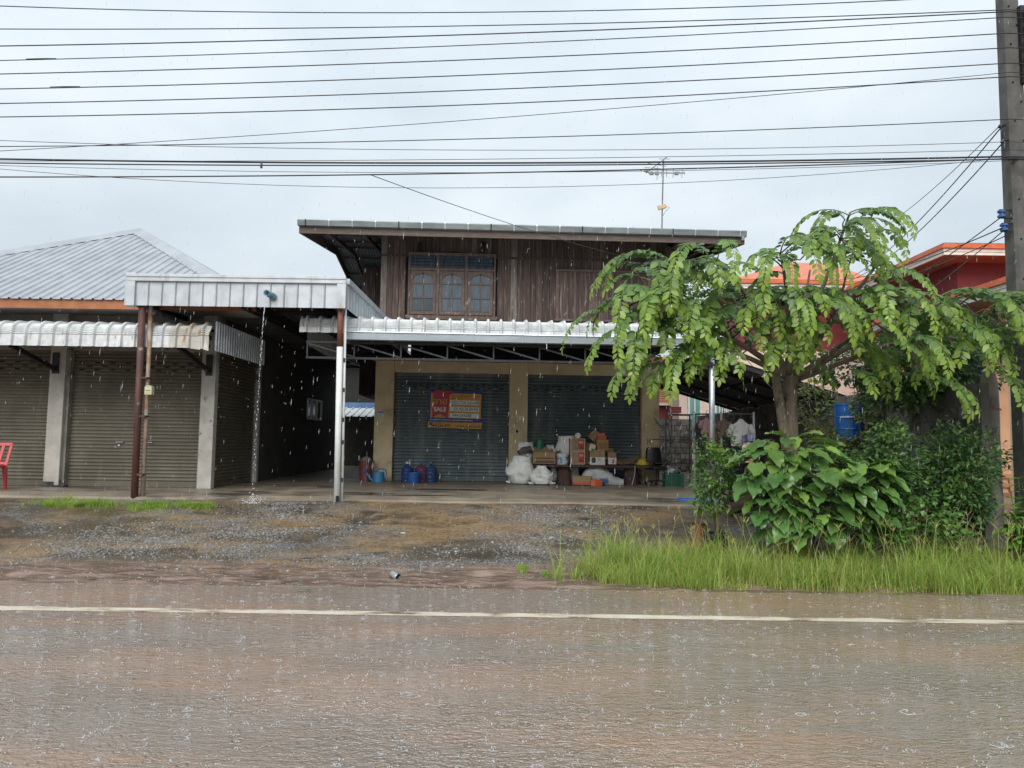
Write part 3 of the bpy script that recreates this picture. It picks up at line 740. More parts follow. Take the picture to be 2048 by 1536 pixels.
# ================================================================== CARPORT between the two
CY = 12.30
cx0 = at(257, 575, CY).x; cx1 = at(690, 590, CY).x
czt = (at(262, 547, CY).z + at(685, 558, CY).z) / 2; czb = (at(262, 606, CY).z + at(685, 621, CY).z) / 2
cp = thing('carport', 'flat carport roof with ribbed silver fascia on a rusty post and a white post', 'carport', ((cx0 + cx1) / 2, CY, FL - .05))
mb = MB(); sheet(mb, (cx0, CY, czb), (1, 0, 0), (0, 0, 1), (0, -1, 0), cx1 - cx0, czt - czb - .02, .237, .028, top=.16); mb.build('front_fascia', M_zinc, cp, **W)
mb = MB(); mb.box((cx0 - .02, CY - .05, czt - .11), (cx1 + .02, CY - .002, czt)); mb.box((cx0 - .02, CY - .065, czt - .04), (cx1 + .02, CY - .05, czt + .012)); mb.build('cap_flashing', M_zinc, cp, bevel=.004, **W)
mb = MB(); mb.box((cx0 - .04, CY - .045, czb - .01), (cx0 + .13, CY + .14, czt + .03)); mb.build('corner_flashing', M_zinc, cp, bevel=.004, **W)
mb = MB(); mb.box((cx1 - .13, CY - .046, czb - .01), (cx1 + .022, CY + .10, czt - .111)); mb.build('corner_flashing', M_zinc, cp, bevel=.004, **W)
mb = MB(); sheet(mb, (cx1, CY + .10, czb + .02), (0, 1, 0), (0, 0, 1), (1, 0, 0), 6.5, czt - czb - .06, .237, .028, top=.16); mb.build('side_fascia', M_zinc, cp, **W)
mb = MB(); mb.box((cx1 - .01, CY + .1, czt - .09), (cx1 + .05, CY + 6.6, czt + .005)); mb.build('cap_flashing', M_zinc, cp, **W)
mb = MB(); sheet(mb, (cx0, CY + .14, czb + .02), (0, 1, 0), (0, 0, 1), (-1, 0, 0), 7.0, .32, .237, .028); mb.build('side_fascia', M_zinc, cp, **W)
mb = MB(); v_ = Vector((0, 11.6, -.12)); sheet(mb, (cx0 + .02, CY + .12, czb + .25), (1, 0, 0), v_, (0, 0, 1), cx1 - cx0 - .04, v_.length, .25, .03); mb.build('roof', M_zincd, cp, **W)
mb = MB()
for i in range(9): mb.box((cx0 + .05, CY + .2 + i * 1.35, czb + .15 - i * .014), (cx1 - .05, CY + .25 + i * 1.35, czb + .235 - i * .014))
mb.build('purlins', M_steeld, cp, **W)
for x_ in (cx0 + .2, (cx0 + cx1) / 2, cx1 - .2):
    mb = MB(); mb.box((x_ - .03, CY + .12, czb + .02), (x_ + .03, CY + 11.6, czb + .12)); mb.build('girder', M_steeld, cp, **W)
p0 = at(269, 994, CY + .1); p1 = at(287, 612, CY + .1); zg = FL - .07
mb = MB(); mb.tube([(p0.x, CY + .1, zg - .1), (p1.x - .02, CY + .1, czb + .16)], .058, 14); mb.build('rusty_post', M_rust, cp, smooth=True, **W)['label'] = 'rusty dark red post'
mb = MB(); mb.tube([(p0.x + .10, CY + .18, zg - .1), (p1.x + .085, CY + .18, czb + .14)], .036, 12); mb.build('pale_pipe', M_rustp, cp, smooth=True, **W)
for f_ in (.12, .42, .62): 
    zz = zg + (czb - zg) * f_; xx = p0.x + (p1.x - p0.x) * f_; mb = MB(); mb.box((xx + .03, CY + .06, zz), (xx + .13, CY + .21, zz + .03)); mb.build('clamp', M_rust, cp, **W)
p0 = at(674, 996, CY + .1); p1 = at(681, 625, CY + .1); zs = at(681, 694, CY + .1).z
mb = MB(); mb.tube([(p0.x, CY + .1, FL - .2), (p0.x + (p1.x - p0.x) * .8, CY + .1, zs)], .052, 14); mb.build('white_post', M_whitep, cp, smooth=True, **W)['label'] = 'white painted post'
mb = MB(); mb.tube([(p0.x + (p1.x - p0.x) * .8, CY + .1, zs + .002), (p1.x, CY + .1, czb + .16)], .050, 14); mb.build('post_top', pm('rust_brown', (.20, .075, .045), (.13, .05, .035), 5, .6), cp, smooth=True, **W)
mb = MB(); mb.tube([(p0.x + .07, CY + .17, FL - .2), (p1.x + .065, CY + .17, czb + .1)], .024, 10); mb.build('pale_pipe', M_whitep, cp, smooth=True, **W)
for f_ in (.1, .35, .5, .7, .9):
    zz = FL + (zs - FL) * f_; xx = p0.x + (p1.x - p0.x) * .8 * f_; mb = MB(); mb.box((xx + .055, CY + .138, zz), (xx + .085, CY + .150, zz + .07)); mb.build('clamp', M_steeld, cp, **W)
mb = MB(); mb.box((p0.x - .01, CY + .046, FL - .07), (p0.x + .045, CY + .06, FL + .03)); mb.build('rust_hole', M_dark, cp, **W)
sp = at(546, 593, CY - .02)
M_pvc = pm('blue_pvc', (.11, .24, .30), (.09, .2, .26), 4, .35)
mb = MB(); k = 14; rings = []
for r_, y_ in ((.052, 0), (.052, -.16), (.042, -.16), (.042, -.02)):
    rings.append([(sp.x + r_ * math.cos(2 * math.pi * j / k) - .0 + y_ * .35, CY - .03 + y_, sp.z + r_ * math.sin(2 * math.pi * j / k) + y_ * -.18) for j in range(k + 1)])
mb.grid(rings); mb.build('spout', M_pvc, cp, smooth=True, **W)
mb = MB(); mb.tube([(sp.x, CY - .032, sp.z), (sp.x - .01, CY - .06, sp.z)], .065, 14); mb.build('spout_collar', M_pvc, cp, **W)
mb = MB(); mb.tube([(sp.x - .02, CY - .09, sp.z + .008), (sp.x - .021, CY - .092, sp.z + .008)], .041, 14); mb.build('spout_mouth', M_dark, cp, **W)

# falling water from the spout
M_water = pm('water_drops', (.88, .91, .94), rough=.06, spec=.8, transl=.4)
def drop(mb, c, r, stretch=1.0):
    c = Vector(c); mb.add([c + Vector(q) for q in ((r, 0, 0), (0, r, 0), (-r, 0, 0), (0, -r, 0), (0, 0, r * stretch), (0, 0, -r * stretch))],
                          [(0, 1, 4), (1, 2, 4), (2, 3, 4), (3, 0, 4), (1, 0, 5), (2, 1, 5), (3, 2, 5), (0, 3, 5)])
mb = MB(); st0 = Vector((sp.x - .055, CY - .19, sp.z - .02)); land = og(517, 1003)
z_ = st0.z; i = 0
while z_ > gz(st0.x, st0.y) + .02:
    f_ = (st0.z - z_) / (st0.z - FL); q = Vector((st0.x - .06 * math.sqrt(f_), st0.y - .10 * math.sqrt(f_), z_))
    sp_ = .004 + .016 * f_
    drop(mb, q + Vector((rnd.uniform(-sp_, sp_), rnd.uniform(-sp_, sp_), 0)), rnd.uniform(.0045, .010), rnd.uniform(1.2, 2.8)); z_ -= .020 + .085 * f_ * rnd.random()
for i in range(150):
    a = rnd.uniform(0, 6.3); r_ = abs(rnd.gauss(0, .12)); drop(mb, (st0.x - .06 + r_ * math.cos(a), st0.y - .1 + r_ * math.sin(a), gz(st0.x, st0.y) + max(.01, rnd.gauss(.03, .08 * (1 - min(1, r_ * 3))))), rnd.uniform(.004, .010))
tag(mb.build('falling_water', M_water), 'thin stream of rainwater pouring from the pipe in the silver carport fascia', 'water', kind='stuff')

# ================================================================== back of the passage
M_blue = pm('blue_roof', (.12, .22, .42), (.09, .17, .34), 3, .4)
bk = thing('back_shed', 'small white and blue roofed shed seen at the far end of the dark passage', 'shed', (-5.2, 26, FL))
a = at(640, 832, 25.2); b = at(800, 834, 25.2); c_ = at(640, 815, 26.6)
mb = MB(); v_ = Vector((0, 1.4, c_.z - a.z)); sheet(mb, (a.x, 25.2, a.z), (1, 0, 0), v_, (0, -.2, 1), 3.4, v_.length, .25, .04); mb.build('awning_sheet', M_zincw, bk, **W)
mb = MB(); mb.box((a.x, 26.62, c_.z - .02), (a.x + 3.4, 26.7, c_.z + .20)); mb.build('blue_fascia', M_blue, bk, **W)
mb = MB(); mb.box((a.x, 26.7, FL), (a.x + 3.4, 26.9, c_.z + .19)); mb.build('wall', pm('shaded_render', (0, 0, 0)), bk, **W)
for x_ in (a.x + .1, a.x + 3.2): mb = MB(); mb.tube([(x_, 25.35, FL), (x_, 25.35, a.z)], .04, 8); mb.build('post', M_steel, bk, **W)
rb = thing('rear_building', 'building coloured near-black for shade, closing off the far end of the passage', 'building', (-5, 30.3, FL))
mb = MB(); mb.box((-14, 30, FL), (2, 30.3, 4.9)); mb.build('wall', pm('shade_black_wall', (.016, .015, .015), (.01, .01, .01), 3, .8), rb, **W)  # near-black colour stands in for the shade at the passage end
mb = MB(); sheet(mb, (-14.3, 29.4, 4.75), (1, 0, 0), (0, 3, .7), (0, -.2, 1), 16.6, 3.0, .25, .03); mb.build('roof', M_zincd, rb, **W)
# ================================================================== LEAN-TO, BLOCK WALL
lt = thing('lean_to_roof', 'dark corrugated lean-to roof sloping down beside the right side of the wooden house', 'lean-to roof', (5.2, 16, FL))
def zl(x): return 3.40 - (x - 3.6) * .30
LX0, LX1 = 3.75, 7.6
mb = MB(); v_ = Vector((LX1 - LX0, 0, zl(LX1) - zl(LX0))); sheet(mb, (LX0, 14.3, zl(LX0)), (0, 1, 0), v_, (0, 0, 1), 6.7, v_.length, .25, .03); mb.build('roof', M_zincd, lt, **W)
for y_ in (14.35, 15.6, 17.2, 19.0, 20.9):
    mb = MB(); mb.bar((LX0, y_, zl(LX0) - .06), (LX1, y_, zl(LX1) - .06), .04, .08); mb.build('rafter', M_steeld, lt, **W)
for x_ in (4.2, 5.2, 6.2, 7.4):
    mb = MB(); mb.box((x_ - .02, 14.32, zl(x_) - .04), (x_ + .02, 20.95, zl(x_) - .004)); mb.build('purlin', M_steeld, lt, **W)
for x_, y_ in ((7.4, 14.5), (7.4, 17.3), (7.4, 20.8)):
    mb = MB(); mb.tube([(x_, y_, .4), (x_, y_, zl(x_) - .1)], .04, 10); mb.build('post', M_steel, lt, **W)
# side boundary wall of concrete blocks
WX = 6.35
bw_ = thing('block_wall', 'mossy grey concrete block wall behind the clothes rack and shrubs', 'wall', (WX, 17, .4))
mb = MB(); mb.box((WX + .015, 9.9, .3), (WX + .125, 25.0, 2.42)); mb.build('mortar', M_mortar, bw_, **W)
bl = MB(); bl.box((0, .008, .008), (.14, .382, .182)); bme = bl.mesh('block', M_block)
prng = random.Random(5)
for r_ in range(11):
    y_ = 10.0 + (.2 if r_ % 2 else 0)
    while y_ < 21.0:
        zz = .40 + r_ * .19
        if not (y_ < 11.3 and r_ > 8 + prng.randint(-1, 1)):
            inst('block', bme, bw_, (prng.uniform(-.004, .004), y_ - 17, zz - .4))
        y_ += .39
mb = MB(); mb.box((WX - .003, 21.4, .4), (WX + .14, 25, 2.46)); mb.build('far_blocks', M_block, bw_, **W)
rw = thing('rear_block_wall', 'low grey block wall across the back of the yard right of the wooden house', 'wall', (5, 25, .4))
mb = MB(); mb.box((3.6, 25.1, .4), (6.2, 25.22, 2.35)); mb.build('mortar', M_mortar, rw, **W)
for r_ in range(10):
    x_ = 3.62 + (.2 if r_ % 2 else 0)
    while x_ < 6.1:
        mb = None; o_ = inst('block', bme, rw, (x_ - 5, .115, .02 + r_ * .19), (0, 0, -R(90))); x_ += .39
# stump-like concrete gate column
cc = thing('concrete_column', 'weathered broken concrete column with peeling top standing beside the utility pole', 'column', (6.6, 9.9, .2))
q0, q1 = at(1962, 760, 10.2), at(1992, 760, 10.2)
M_colm = pm('weathered_column', (.26, .24, .21), (.16, .15, .13), 4, .85, bump=.6, bscale=30, c3=(.05, .045, .04), s3=2, st3=(1, 1, .6), lo3=.5, hi3=.62)
mb = MB(); k = 14; rows = []
for i in range(k + 1):
    z_ = .1 + (at(1975, 742, 10.2).z - .1) * i / k; ring = []
    for j in range(13):
        a = 2 * math.pi * j / 12; rr = (q1.x - q0.x) / 2 * (1.25 - .2 * i / k) * (1 + .12 * noise.noise(Vector((math.cos(a) * 1.5, math.sin(a) * 1.5, z_ * 2)))) * (.75 if i == k else 1)
        ring.append(((q0.x + q1.x) / 2 + rr * math.cos(a), 10.2 + rr * math.sin(a), z_ + (.06 * noise.noise(Vector((j, 0, 9))) if i == k else 0)))
    rows.append(ring)
mb.grid(rows); mb.add(rows[-1][:-1], [tuple(range(12))]); mb.build('shaft', M_colm, cc, smooth=True, **W)
mb = MB(); z_ = at(1975, 815, 10).z
mb.tube([((q0.x + q1.x) / 2 + .14 * math.cos(a * .5), 10.2 + .14 * math.sin(a * .5), z_ + .03 * math.sin(a)) for a in range(14)], .006, 5); mb.build('red_cord', pm('red_cord', (.45, .04, .05)), cc, **W)

# ================================================================== ORANGE-ROOFED NEIGHBOUR
M_tile = pm('orange_tile', (.62, .155, .05), (.50, .115, .04), 5, .4, rand=.06)
M_peach = pm('peach_wall', (.68, .38, .22), (.60, .33, .19), 2, .7)
M_pinkw = pm('pale_pink_wall', (.74, .58, .50), (.66, .51, .44), 2, .7)
M_redw = pm('maroon_wall', (.19, .022, .024), (.15, .018, .02), 3, .6)
M_whitef = pm('white_trim', (.72, .70, .64), (.62, .6, .55), 4, .5)
M_brown = pm('brown_soffit', (.30, .13, .085), (.24, .105, .07), 4, .6, stretch=(1, 8, 1))
M_teal = pm('teal_glass', (.10, .27, .25), (.16, .36, .33), 3, .12, spec=.7, stretch=(4, 1, .5))
M_tealb = pm('blue_teal_shutter', (.06, .17, .24), (.05, .14, .20), 3, .4)
M_brick = pm('peach_brick', (.50, .24, .13), (.42, .19, .10), 4, .75, rand=.15)
nb = thing('neighbour_house', 'two-storey neighbour house with orange tiled roof, maroon upper walls and peach lower walls', 'house', (12, 22, FL))
def roof_slab(corner_px, Y, x_right, y_back, nm, rise=1.2, th=.17):
    c = at(*corner_px, Y)
    x0, z0 = c.x, c.z
    mb = MB()   # stepped orange edge of the tiles
    for i, (o, h) in enumerate(((0, 0), (.05, .055), (.10, .11))):
        mb.box((x0 + o, Y + o, z0 - th + h), (x_right, y_back, z0 - th + h + .052))
    r = mb.build(nm, M_tile, nb, **W)
    mb = MB(); cx, cy = (x0 + x_right) / 2, (Y + y_back) / 2
    a, b_, c2, d = (x0 + .1, Y + .1, z0), (x_right, Y + .1, z0), (x_right, y_back, z0), (x0 + .1, y_back, z0); rl = (cy - Y) * .9
    e, f_ = (x0 + rl, cy, z0 + rise), (x_right, cy, z0 + rise)
    mb.add([a, b_, c2, d, e, f_], [(0, 1, 5, 4), (3, 4, 5, 2), (0, 4, 3)]); mb.build('roof', M_tile, nb, **W)
    mb = MB(); mb.box((x0 + .08, Y + .08, z0 - th - .18), (x_right, Y + .12, z0 - th - .003)); mb.box((x0 + .08, Y + .121, z0 - th - .18), (x0 + .12, y_back, z0 - th - .003)); mb.box((x0 + .06, Y + .06, z0 - th - .09), (x_right, Y + .078, z0 - th - .003)); mb.box((x0 + .06, Y + .079, z0 - th - .09), (x0 + .078, y_back, z0 - th - .003)); mb.build('white_fascia', M_whitef, nb, **W)
    mb = MB(); mb.box((x0 + .13, Y + .13, z0 - th - .17), (x_right, y_back, z0 - th - .14)); mb.build('soffit', M_brown, nb, **W)
    return x0, z0 - th - .17
x0, z0 = roof_slab((1885, 483), 20, 20, 30, 'roof_edge')
mb = MB(); mb.box((x0 + 1.0, 21.0, 4.2), (20, 29.5, z0)); mb.build('upper_wall', M_redw, nb, **W)
mb = MB(); mb.box((x0 + .98, 20.98, FL - .3), (20, 29.4, 4.198)); mb.build('wall', M_peach, nb, **W)
x0b, z0b = roof_slab((2036, 540), 14.8, 18, 21.0, 'porch_roof_edge', rise=.5)
mb = MB(); mb.box((x0b + .15, 15.2, .3), (x0b + .40, 15.45, z0b)); mb.build('porch_pillar', pm('cream_pillar', (.70, .56, .34), (.62, .5, .3), 3, .6), nb, **W)
mb = MB(); mb.box((x0b + .41, 15.25, .3), (x0b + .62, 15.4, z0b)); mb.build('white_pilaster', M_whitef, nb, **W)
a = at(1990, 900, 16); mb = MB(); mb.box((x0b + .9, 17.0, .3), (18, 17.3, z0b)); mb.build('porch_wall', M_peach, nb, **W)
xw = x0b + 1.5; mb = MB(); mb.box((xw - .08, 16.93, .9), (xw, 16.998, 3.0)); mb.box((xw + 1.2, 16.93, .9), (xw + 1.28, 16.998, 3.0)); mb.box((xw - .08, 16.93, 3.001), (xw + 1.28, 16.998, 3.08)); f_ = mb.build('window', M_whitef, nb, **W)
for i in range(2): mb = MB(); mb.box((xw + .003 + i * .6, 16.95, .9), (xw + .595 + i * .6, 16.996, 2.999)); mb.build('shutter_leaf', M_tealb, f_, **W)
bq = MB(); bq.box((0, 0, .006), (.39, .05, .10)); bqm = bq.mesh('brick', M_brick)
for r_ in range(7):
    for i in range(12): inst('brick', bqm, nb, (x0b + .92 + i * .4 + (.2 if r_ % 2 else 0) - 12, 16.945 - 22, .2 + r_ * .105 - FL))
# back wing
x0c, z0c = roof_slab((1462, 556), 26, 13.2, 34, 'roof_edge', rise=1.6)
WY = 26.9
pa = at(1358, 757, WY).x
mb = MB(); mb.box((pa, WY, FL - .2), (13, WY + 6, 5.0)); mb.build('wing_wall', M_pinkw, nb, **W)
mb = MB(); mb.box((x0c + .5, WY - .02, 5.002), (13, WY + 6, z0c - .5)); mb.build('wing_band', M_redw, nb, **W)
mb = MB(); mb.box((at(1700, 650, WY).x, WY - .12, 4.6), (13.0, WY - .003, 5.9)); mb.build('wing_panel', M_peach, nb, **W)
mb = MB(); mb.box((at(1700, 650, WY).x, WY - .15, 4.45), (13.0, WY - .003, 4.598)); mb.build('cornice', M_whitef, nb, **W)
for a_, b_ in ((1379, 1399), (1432, 1445), (1447, 1456), (1458, 1464)):
    x1_, x2_ = at(a_, 800, WY).x, at(b_, 800, WY).x; zt_, zb_ = 4.4, at(a_, 838, WY).z - .7
    mb = MB(); mb.box((x1_ - .07, WY - .06, zb_), (x1_, WY - .003, zt_)); mb.box((x2_, WY - .06, zb_), (x2_ + .07, WY - .003, zt_)); mb.box((x1_ - .07, WY - .06, zt_), (x2_ + .07, WY - .003, zt_ + .07)); mb.box(((x1_ + x2_) / 2 - .02, WY - .05, zb_), ((x1_ + x2_) / 2 + .02, WY - .003, zt_))
    f_ = mb.build('window', M_whitef, nb, **W); mb = MB(); mb.box((x1_ + .001, WY - .03, zb_), (x2_ - .001, WY - .004, zt_ - .001)); mb.build('pane', M_teal, f_, **W)
# blue-teal window on the peach wall, seen through the leaves
x1_, x2_ = at(1932, 720, 20.9).x, at(1975, 720, 20.9).x; zt_, zb_ = at(1950, 706, 20.9).z, at(1950, 850, 20.9).z
mb = MB(); mb.box((x1_ - .08, 20.88, zb_), (x1_, 20.975, zt_ + .08)); mb.box((x2_, 20.88, zb_), (x2_ + .08, 20.975, zt_ + .08)); mb.box((x1_, 20.88, zt_), (x2_, 20.975, zt_ + .08)); f_ = mb.build('window', M_whitef, nb, **W)
mb = MB(); mb.box((x1_ + .001, 20.92, zb_), (x2_ - .001, 20.97, zt_ - .001)); mb.build('shutter_leaf', M_tealb, f_, **W)
# peach plank-clad house further back
n2 = thing('peach_outbuilding', 'small peach boarded building with white ledge glimpsed just right of the cream corner pillar', 'building', (6.5, 28.5, FL))
b0, b1 = at(1308, 806, 28.4), at(1368, 806, 28.4); zt_ = at(1340, 780, 28.4).z
k = 6
for i in range(k):
    mb = MB(); h_ = (zt_ - b0.z) / k; mb.box((b0.x - 1, 28.4 + .01 * (i % 2), b0.z + i * h_ + .01), (b1.x + .4, 28.5, b0.z + (i + 1) * h_ - .008)); mb.build('board', M_brick, n2, **W)
mb = MB(); mb.box((b0.x - 1, 28.3, b0.z - .09), (b1.x + .4, 28.52, b0.z)); mb.build('ledge', M_whitef, n2, **W)
mb = MB(); mb.box((b0.x - 1, 28.52, FL), (b1.x + .4, 28.8, zt_ + 1.3)); mb.build('wall', M_redw, n2, **W)
for i in range(3):
    mb = MB(); z_ = zt_ + .25 + i * .3; mb.box((b0.x - 1, 28.35, z_), (b1.x + .4, 28.5, z_ + .08)); mb.build('louvre', M_brown, n2, **W)
q = at(1351, 820, 24.8); mb = MB(); mb.box((q.x - .2, 24.8, q.z - .1), (q.x + .2, 24.98, q.z + .1)); mb.box((q.x - .21, 24.79, q.z + .08), (q.x + .21, 24.99, q.z + .11)); tag(mb.build('red_box', M_redw, bevel=.01), 'small red box on the back wall below the peach boards', 'box')

# ================================================================== UTILITY POLE AND WIRES
PY = 9.65
t0 = at(1998, 0, PY); t1 = at(2028, 0, PY); lo_ = at(2024, 620, PY)
xt = (t0.x + t1.x) / 2; lean = (at(2040, 520, PY).x - at(2013, 0, PY).x) / (at(2013, 0, PY).z - at(2040, 520, PY).z); pxl = lambda z: t0.x - .0 + (lo_.x - t0.x - .0) * 0
pole = thing('utility_pole', 'tall grey concrete utility pole at the right edge of the picture', 'utility pole', (xt + .06, PY, .1))
mb = MB(); rows = []
for z_, hw in ((-.2, .165), (9.8, .088)):
    cxp = xt + lean * (t0.z - z_); c_ = hw * .28
    rows.append([(cxp + a * hw, PY + b * hw, z_) for a, b in ((-1, -.72), (-.72, -1), (.72, -1), (1, -.72), (1, .72), (.72, 1), (-.72, 1), (-1, .72), (-1, -.72))])
mb.grid(rows); mb.add(rows[1][:-1], [tuple(range(8))]); mb.build('shaft', M_conc, pole, **W)
prng = random.Random(11)
mb = MB()
for i in range(34):
    z_ = .8 + i * .27; hw = .175 - .077 * (z_ + .2) / 10
    sx_ = (-.45 if i % 2 else .35) * hw
    sx_ += lean * (t0.z - z_); mb.tube([(xt + sx_, PY - hw - .004, z_), (xt + sx_, PY - hw + .02, z_)], .011, 8)
o_ = mb.build('bolt_holes', M_dark, pole, **W); o_['kind'] = 'stuff'
# insulator rack
M_ins = pm('brown_porcelain', (.035, .025, .022), (.06, .045, .04), 6, .2)
M_insb = pm('blue_insulator', (.03, .10, .30), (.02, .07, .22), 6, .25)
rack_y = (33, 65, 95, 126, 152)
zz = [at(2030, y, PY - .1).z for y in rack_y]
mb = MB(); mb.box((xt + .06, PY - .17, zz[-1] - .12), (xt + .15, PY - .09, zz[0] + .12)); mb.build('rack_bar', M_steeld, pole, **W)
for z_ in zz:
    mb = MB(); mb.lathe([(.02, -.055), (.055, -.05), (.055, -.02), (.03, -.01), (.03, .01), (.055, .02), (.055, .05), (.02, .055)], 12, (xt + .13, PY - .25, z_)); mb.build('insulator', M_ins, pole, **W)
    mb = MB(); mb.bar((xt + .13, PY - .17, z_ + .06), (xt + .13, PY - .30, z_ + .06), .035, .012); mb.bar((xt + .13, PY - .17, z_ - .06), (xt + .13, PY - .30, z_ - .06), .035, .012); mb.box((xt + .113, PY - .175, z_ - .066), (xt + .147, PY - .165, z_ + .066)); mb.build('insulator_bracket', M_steeld, pole, **W)
for px_, py_ in ((2003, 428), (2008, 455)):
    c = at(px_, py_, PY - .05); mb = MB(); mb.lathe([(.02, -.05), (.05, -.045), (.05, -.02), (.03, -.012), (.03, .012), (.05, .02), (.05, .045), (.02, .05)], 12, c); mb.build('insulator', M_insb, pole, **W)
    mb = MB()
    for s_ in (-.055, .055): mb.bar(c + Vector((-.03, 0, s_)), Vector((xt + .0, PY - .06, c.z + s_)), .03, .012)
    mb.bar(Vector((xt + .0, PY - .06, c.z - .09)), Vector((xt + .0, PY - .06, c.z + .09)), .03, .02); mb.build('insulator_bracket', M_steeld, pole, **W)
for px_, py_ in ((2001, 252), (2006, 282)):
    c = at(px_, py_, PY - .08); mb = MB(); mb.tube([c + Vector((-.03, 0, -.02)), c, c + Vector((.07, 0, .02))], [.014, .03, .02], 8); mb.build('wire_clamp', M_black, pole, **W)
c = at(2024, 316, PY - .16); mb = MB(); mb.tube([c + Vector((-.07, 0, 0)), c + Vector((.07, 0, .0))], .035, 8); mb.build('cable_clamp', pm('maroon_clamp', (.22, .05, .08), (.12, .03, .05), 8, .5), pole, **W)
zc = at(2040, 180, PY).z
mb = MB(); mb.tube([(xt + .17, PY - .17, zc + .5), (xt + .19, PY - .17, zc), (xt + .2, PY - .15, zc - .8), (xt + .17, PY - .15, zc - 2.5)], .014, 6); mb.build('down_cable', M_wire, pole, **W)

def wire(name, label, pts, r, group='overhead wires along the road', Y=9.36, ext=True, cat='wire'):
    ps = [at(px, py, Y) for px, py in pts]
    (x1, z1), (x2, z2), (x3, z3) = [(p.x, p.z) for p in ps]
    def q(x): return z1 * (x - x2) * (x - x3) / ((x1 - x2) * (x1 - x3)) + z2 * (x - x1) * (x - x3) / ((x2 - x1) * (x2 - x3)) + z3 * (x - x1) * (x - x2) / ((x3 - x1) * (x3 - x2))
    xr, xl = (6.55, -15.0) if ext else (ps[2].x, ps[0].x)
    k = 40; poly = [Vector((xl + (xr - xl) * i / k, Y, q(xl + (xr - xl) * i / k))) for i in range(k + 1)]
    if ext:
        e = poly[-1]; poly += [e + Vector((dx, 0, -.035 * dx + .001 * dx * dx)) for dx in (1.5, 3.5, 6, 9)]
    mb = MB(); mb.tube(poly, r * .85, 6)
    return tag(mb.build(name, M_wire, smooth=True), label, cat, group)
WR = [
 ('topmost overhead wire, leaving the top of the picture before the pole', ((0, 12), (900, 25), (1780, 1)), .0075),
 ('second overhead wire from the top, nearly level on the left', ((0, 58), (850, 53), (2000, 20)), .0075),
 ('third overhead wire from the top, running close under the second at the pole', ((0, 92), (850, 72), (2000, 24)), .009),
 ('fourth overhead wire from the top, on the topmost insulator of the rack', ((0, 121), (900, 92), (2005, 35)), .007),
 ('fifth overhead wire from the top, on the second insulator of the rack', ((0, 148), (900, 121), (2005, 67)), .008),
 ('sixth overhead wire from the top, on the third insulator of the rack', ((0, 178), (900, 152), (2005, 96)), .008),
 ('seventh overhead wire from the top, on the fourth insulator of the rack', ((0, 207), (900, 182), (2005, 127)), .008),
 ('eighth overhead wire from the top, on the lowest insulator of the rack', ((0, 234), (900, 211), (2005, 154)), .008),
 ('thin wire slanting across the others from low left to high right', ((0, 302), (900, 243), (2005, 146)), .005),
 ('lone overhead wire in the gap below the rack of insulators', ((0, 293), (900, 279), (2005, 239)), .007),
 ('thin faint wire just above the thick cable bundle, dipping from the left', ((0, 281), (900, 300), (2005, 284)), .0045),
 ('second thin faint wire just above the thick cable bundle', ((0, 322), (1000, 318), (2005, 300)), .0045),
 ('thick black telephone cable, upper one of the bundle clamped to the pole', ((0, 318), (900, 326), (2020, 313)), .014),
 ('thick black cable running just below the upper telephone cable', ((0, 326), (900, 331), (2020, 318)), .010),
 ('lowest thick cable at the left, rising to the pole clamp', ((0, 354), (900, 347), (2020, 317)), .010),
 ('thin wire sagging below the thick cables towards the antenna', ((0, 331), (1000, 345), (2000, 322)), .004),
 ('lowest thin sagging wire below the thick cables', ((0, 338), (1090, 374), (1990, 318)), .004),
]
for i, (lb, pts, r_) in enumerate(WR): wire('overhead_wire', lb, pts, r_, Y=9.36 - .006 * (i % 3))
q = at(523, 329, 9.33); mb = MB(); mb.box((q.x - .012, 9.32, q.z - .05), (q.x + .012, 9.335, q.z + .025)); mb.tube([(q.x, 9.3275, q.z - .05), (q.x, 9.3275, q.z - .02)], .016, 8); tag(mb.build('cable_tag', M_black, bevel=.003), 'small black tag hanging on the thick telephone cable', 'tag')
for lb, px_, py_ in (('taped splice on the fourth wire at the far left', 82, 117), ('taped splice on the sixth wire at the far left', 130, 173)):
    q = at(px_, py_ + .5, 9.35); mb = MB(); mb.tube([q + Vector((-.2, 0, -.006)), q + Vector((-.06, 0, 0)), q + Vector((0, 0, 0)), q + Vector((.1, 0, .004)), q + Vector((.2, 0, .006))], [.005, .006, .008, .006, .005], 5); tag(mb.build('wire_splice', M_black), lb, 'splice')
def span(name, label, a, b, r, sag=.1, group='service wires from the pole', cat='wire'):
    a = Vector(a); b = Vector(b); k = 20
    mb = MB(); mb.tube([a.lerp(b, i / k) - Vector((0, 0, sag * 4 * (i / k) * (1 - i / k))) for i in range(k + 1)], r, 6)
    return tag(mb.build(name, M_wire, smooth=True), label, cat, group)
a_, z_ = hl(1300, 524, -.1); hp = HM.inverted() @ Vector((a_, -.08, z_))
span('service_wire', 'thin service wire dropping to the upper corner of the wooden house', at(742, 350, 9.36), hp, .005, .10)
span('service_wire', 'steep thin wire from the pole behind the tree, leftmost of three', at(2001, 250, 9.5), at(1690, 490, 24), .006, .3)
span('service_wire', 'steep wire from the pole behind the tree, middle of three', at(2003, 254, 9.5), at(1690, 560, 24), .009, .3)
span('service_wire', 'steep wire from the pole behind the tree, lowest of three', at(2007, 284, 9.5), at(1700, 560, 24), .009, .3)
span('service_wire', 'service wire from upper blue insulator crossing the orange roof', at(2000, 436, 9.55), at(1640, 660, 19), .007, .15)
span('service_wire', 'service wire from lower blue insulator to the left over the roof', at(2004, 456, 9.55), at(1620, 560, 22), .008, .25)
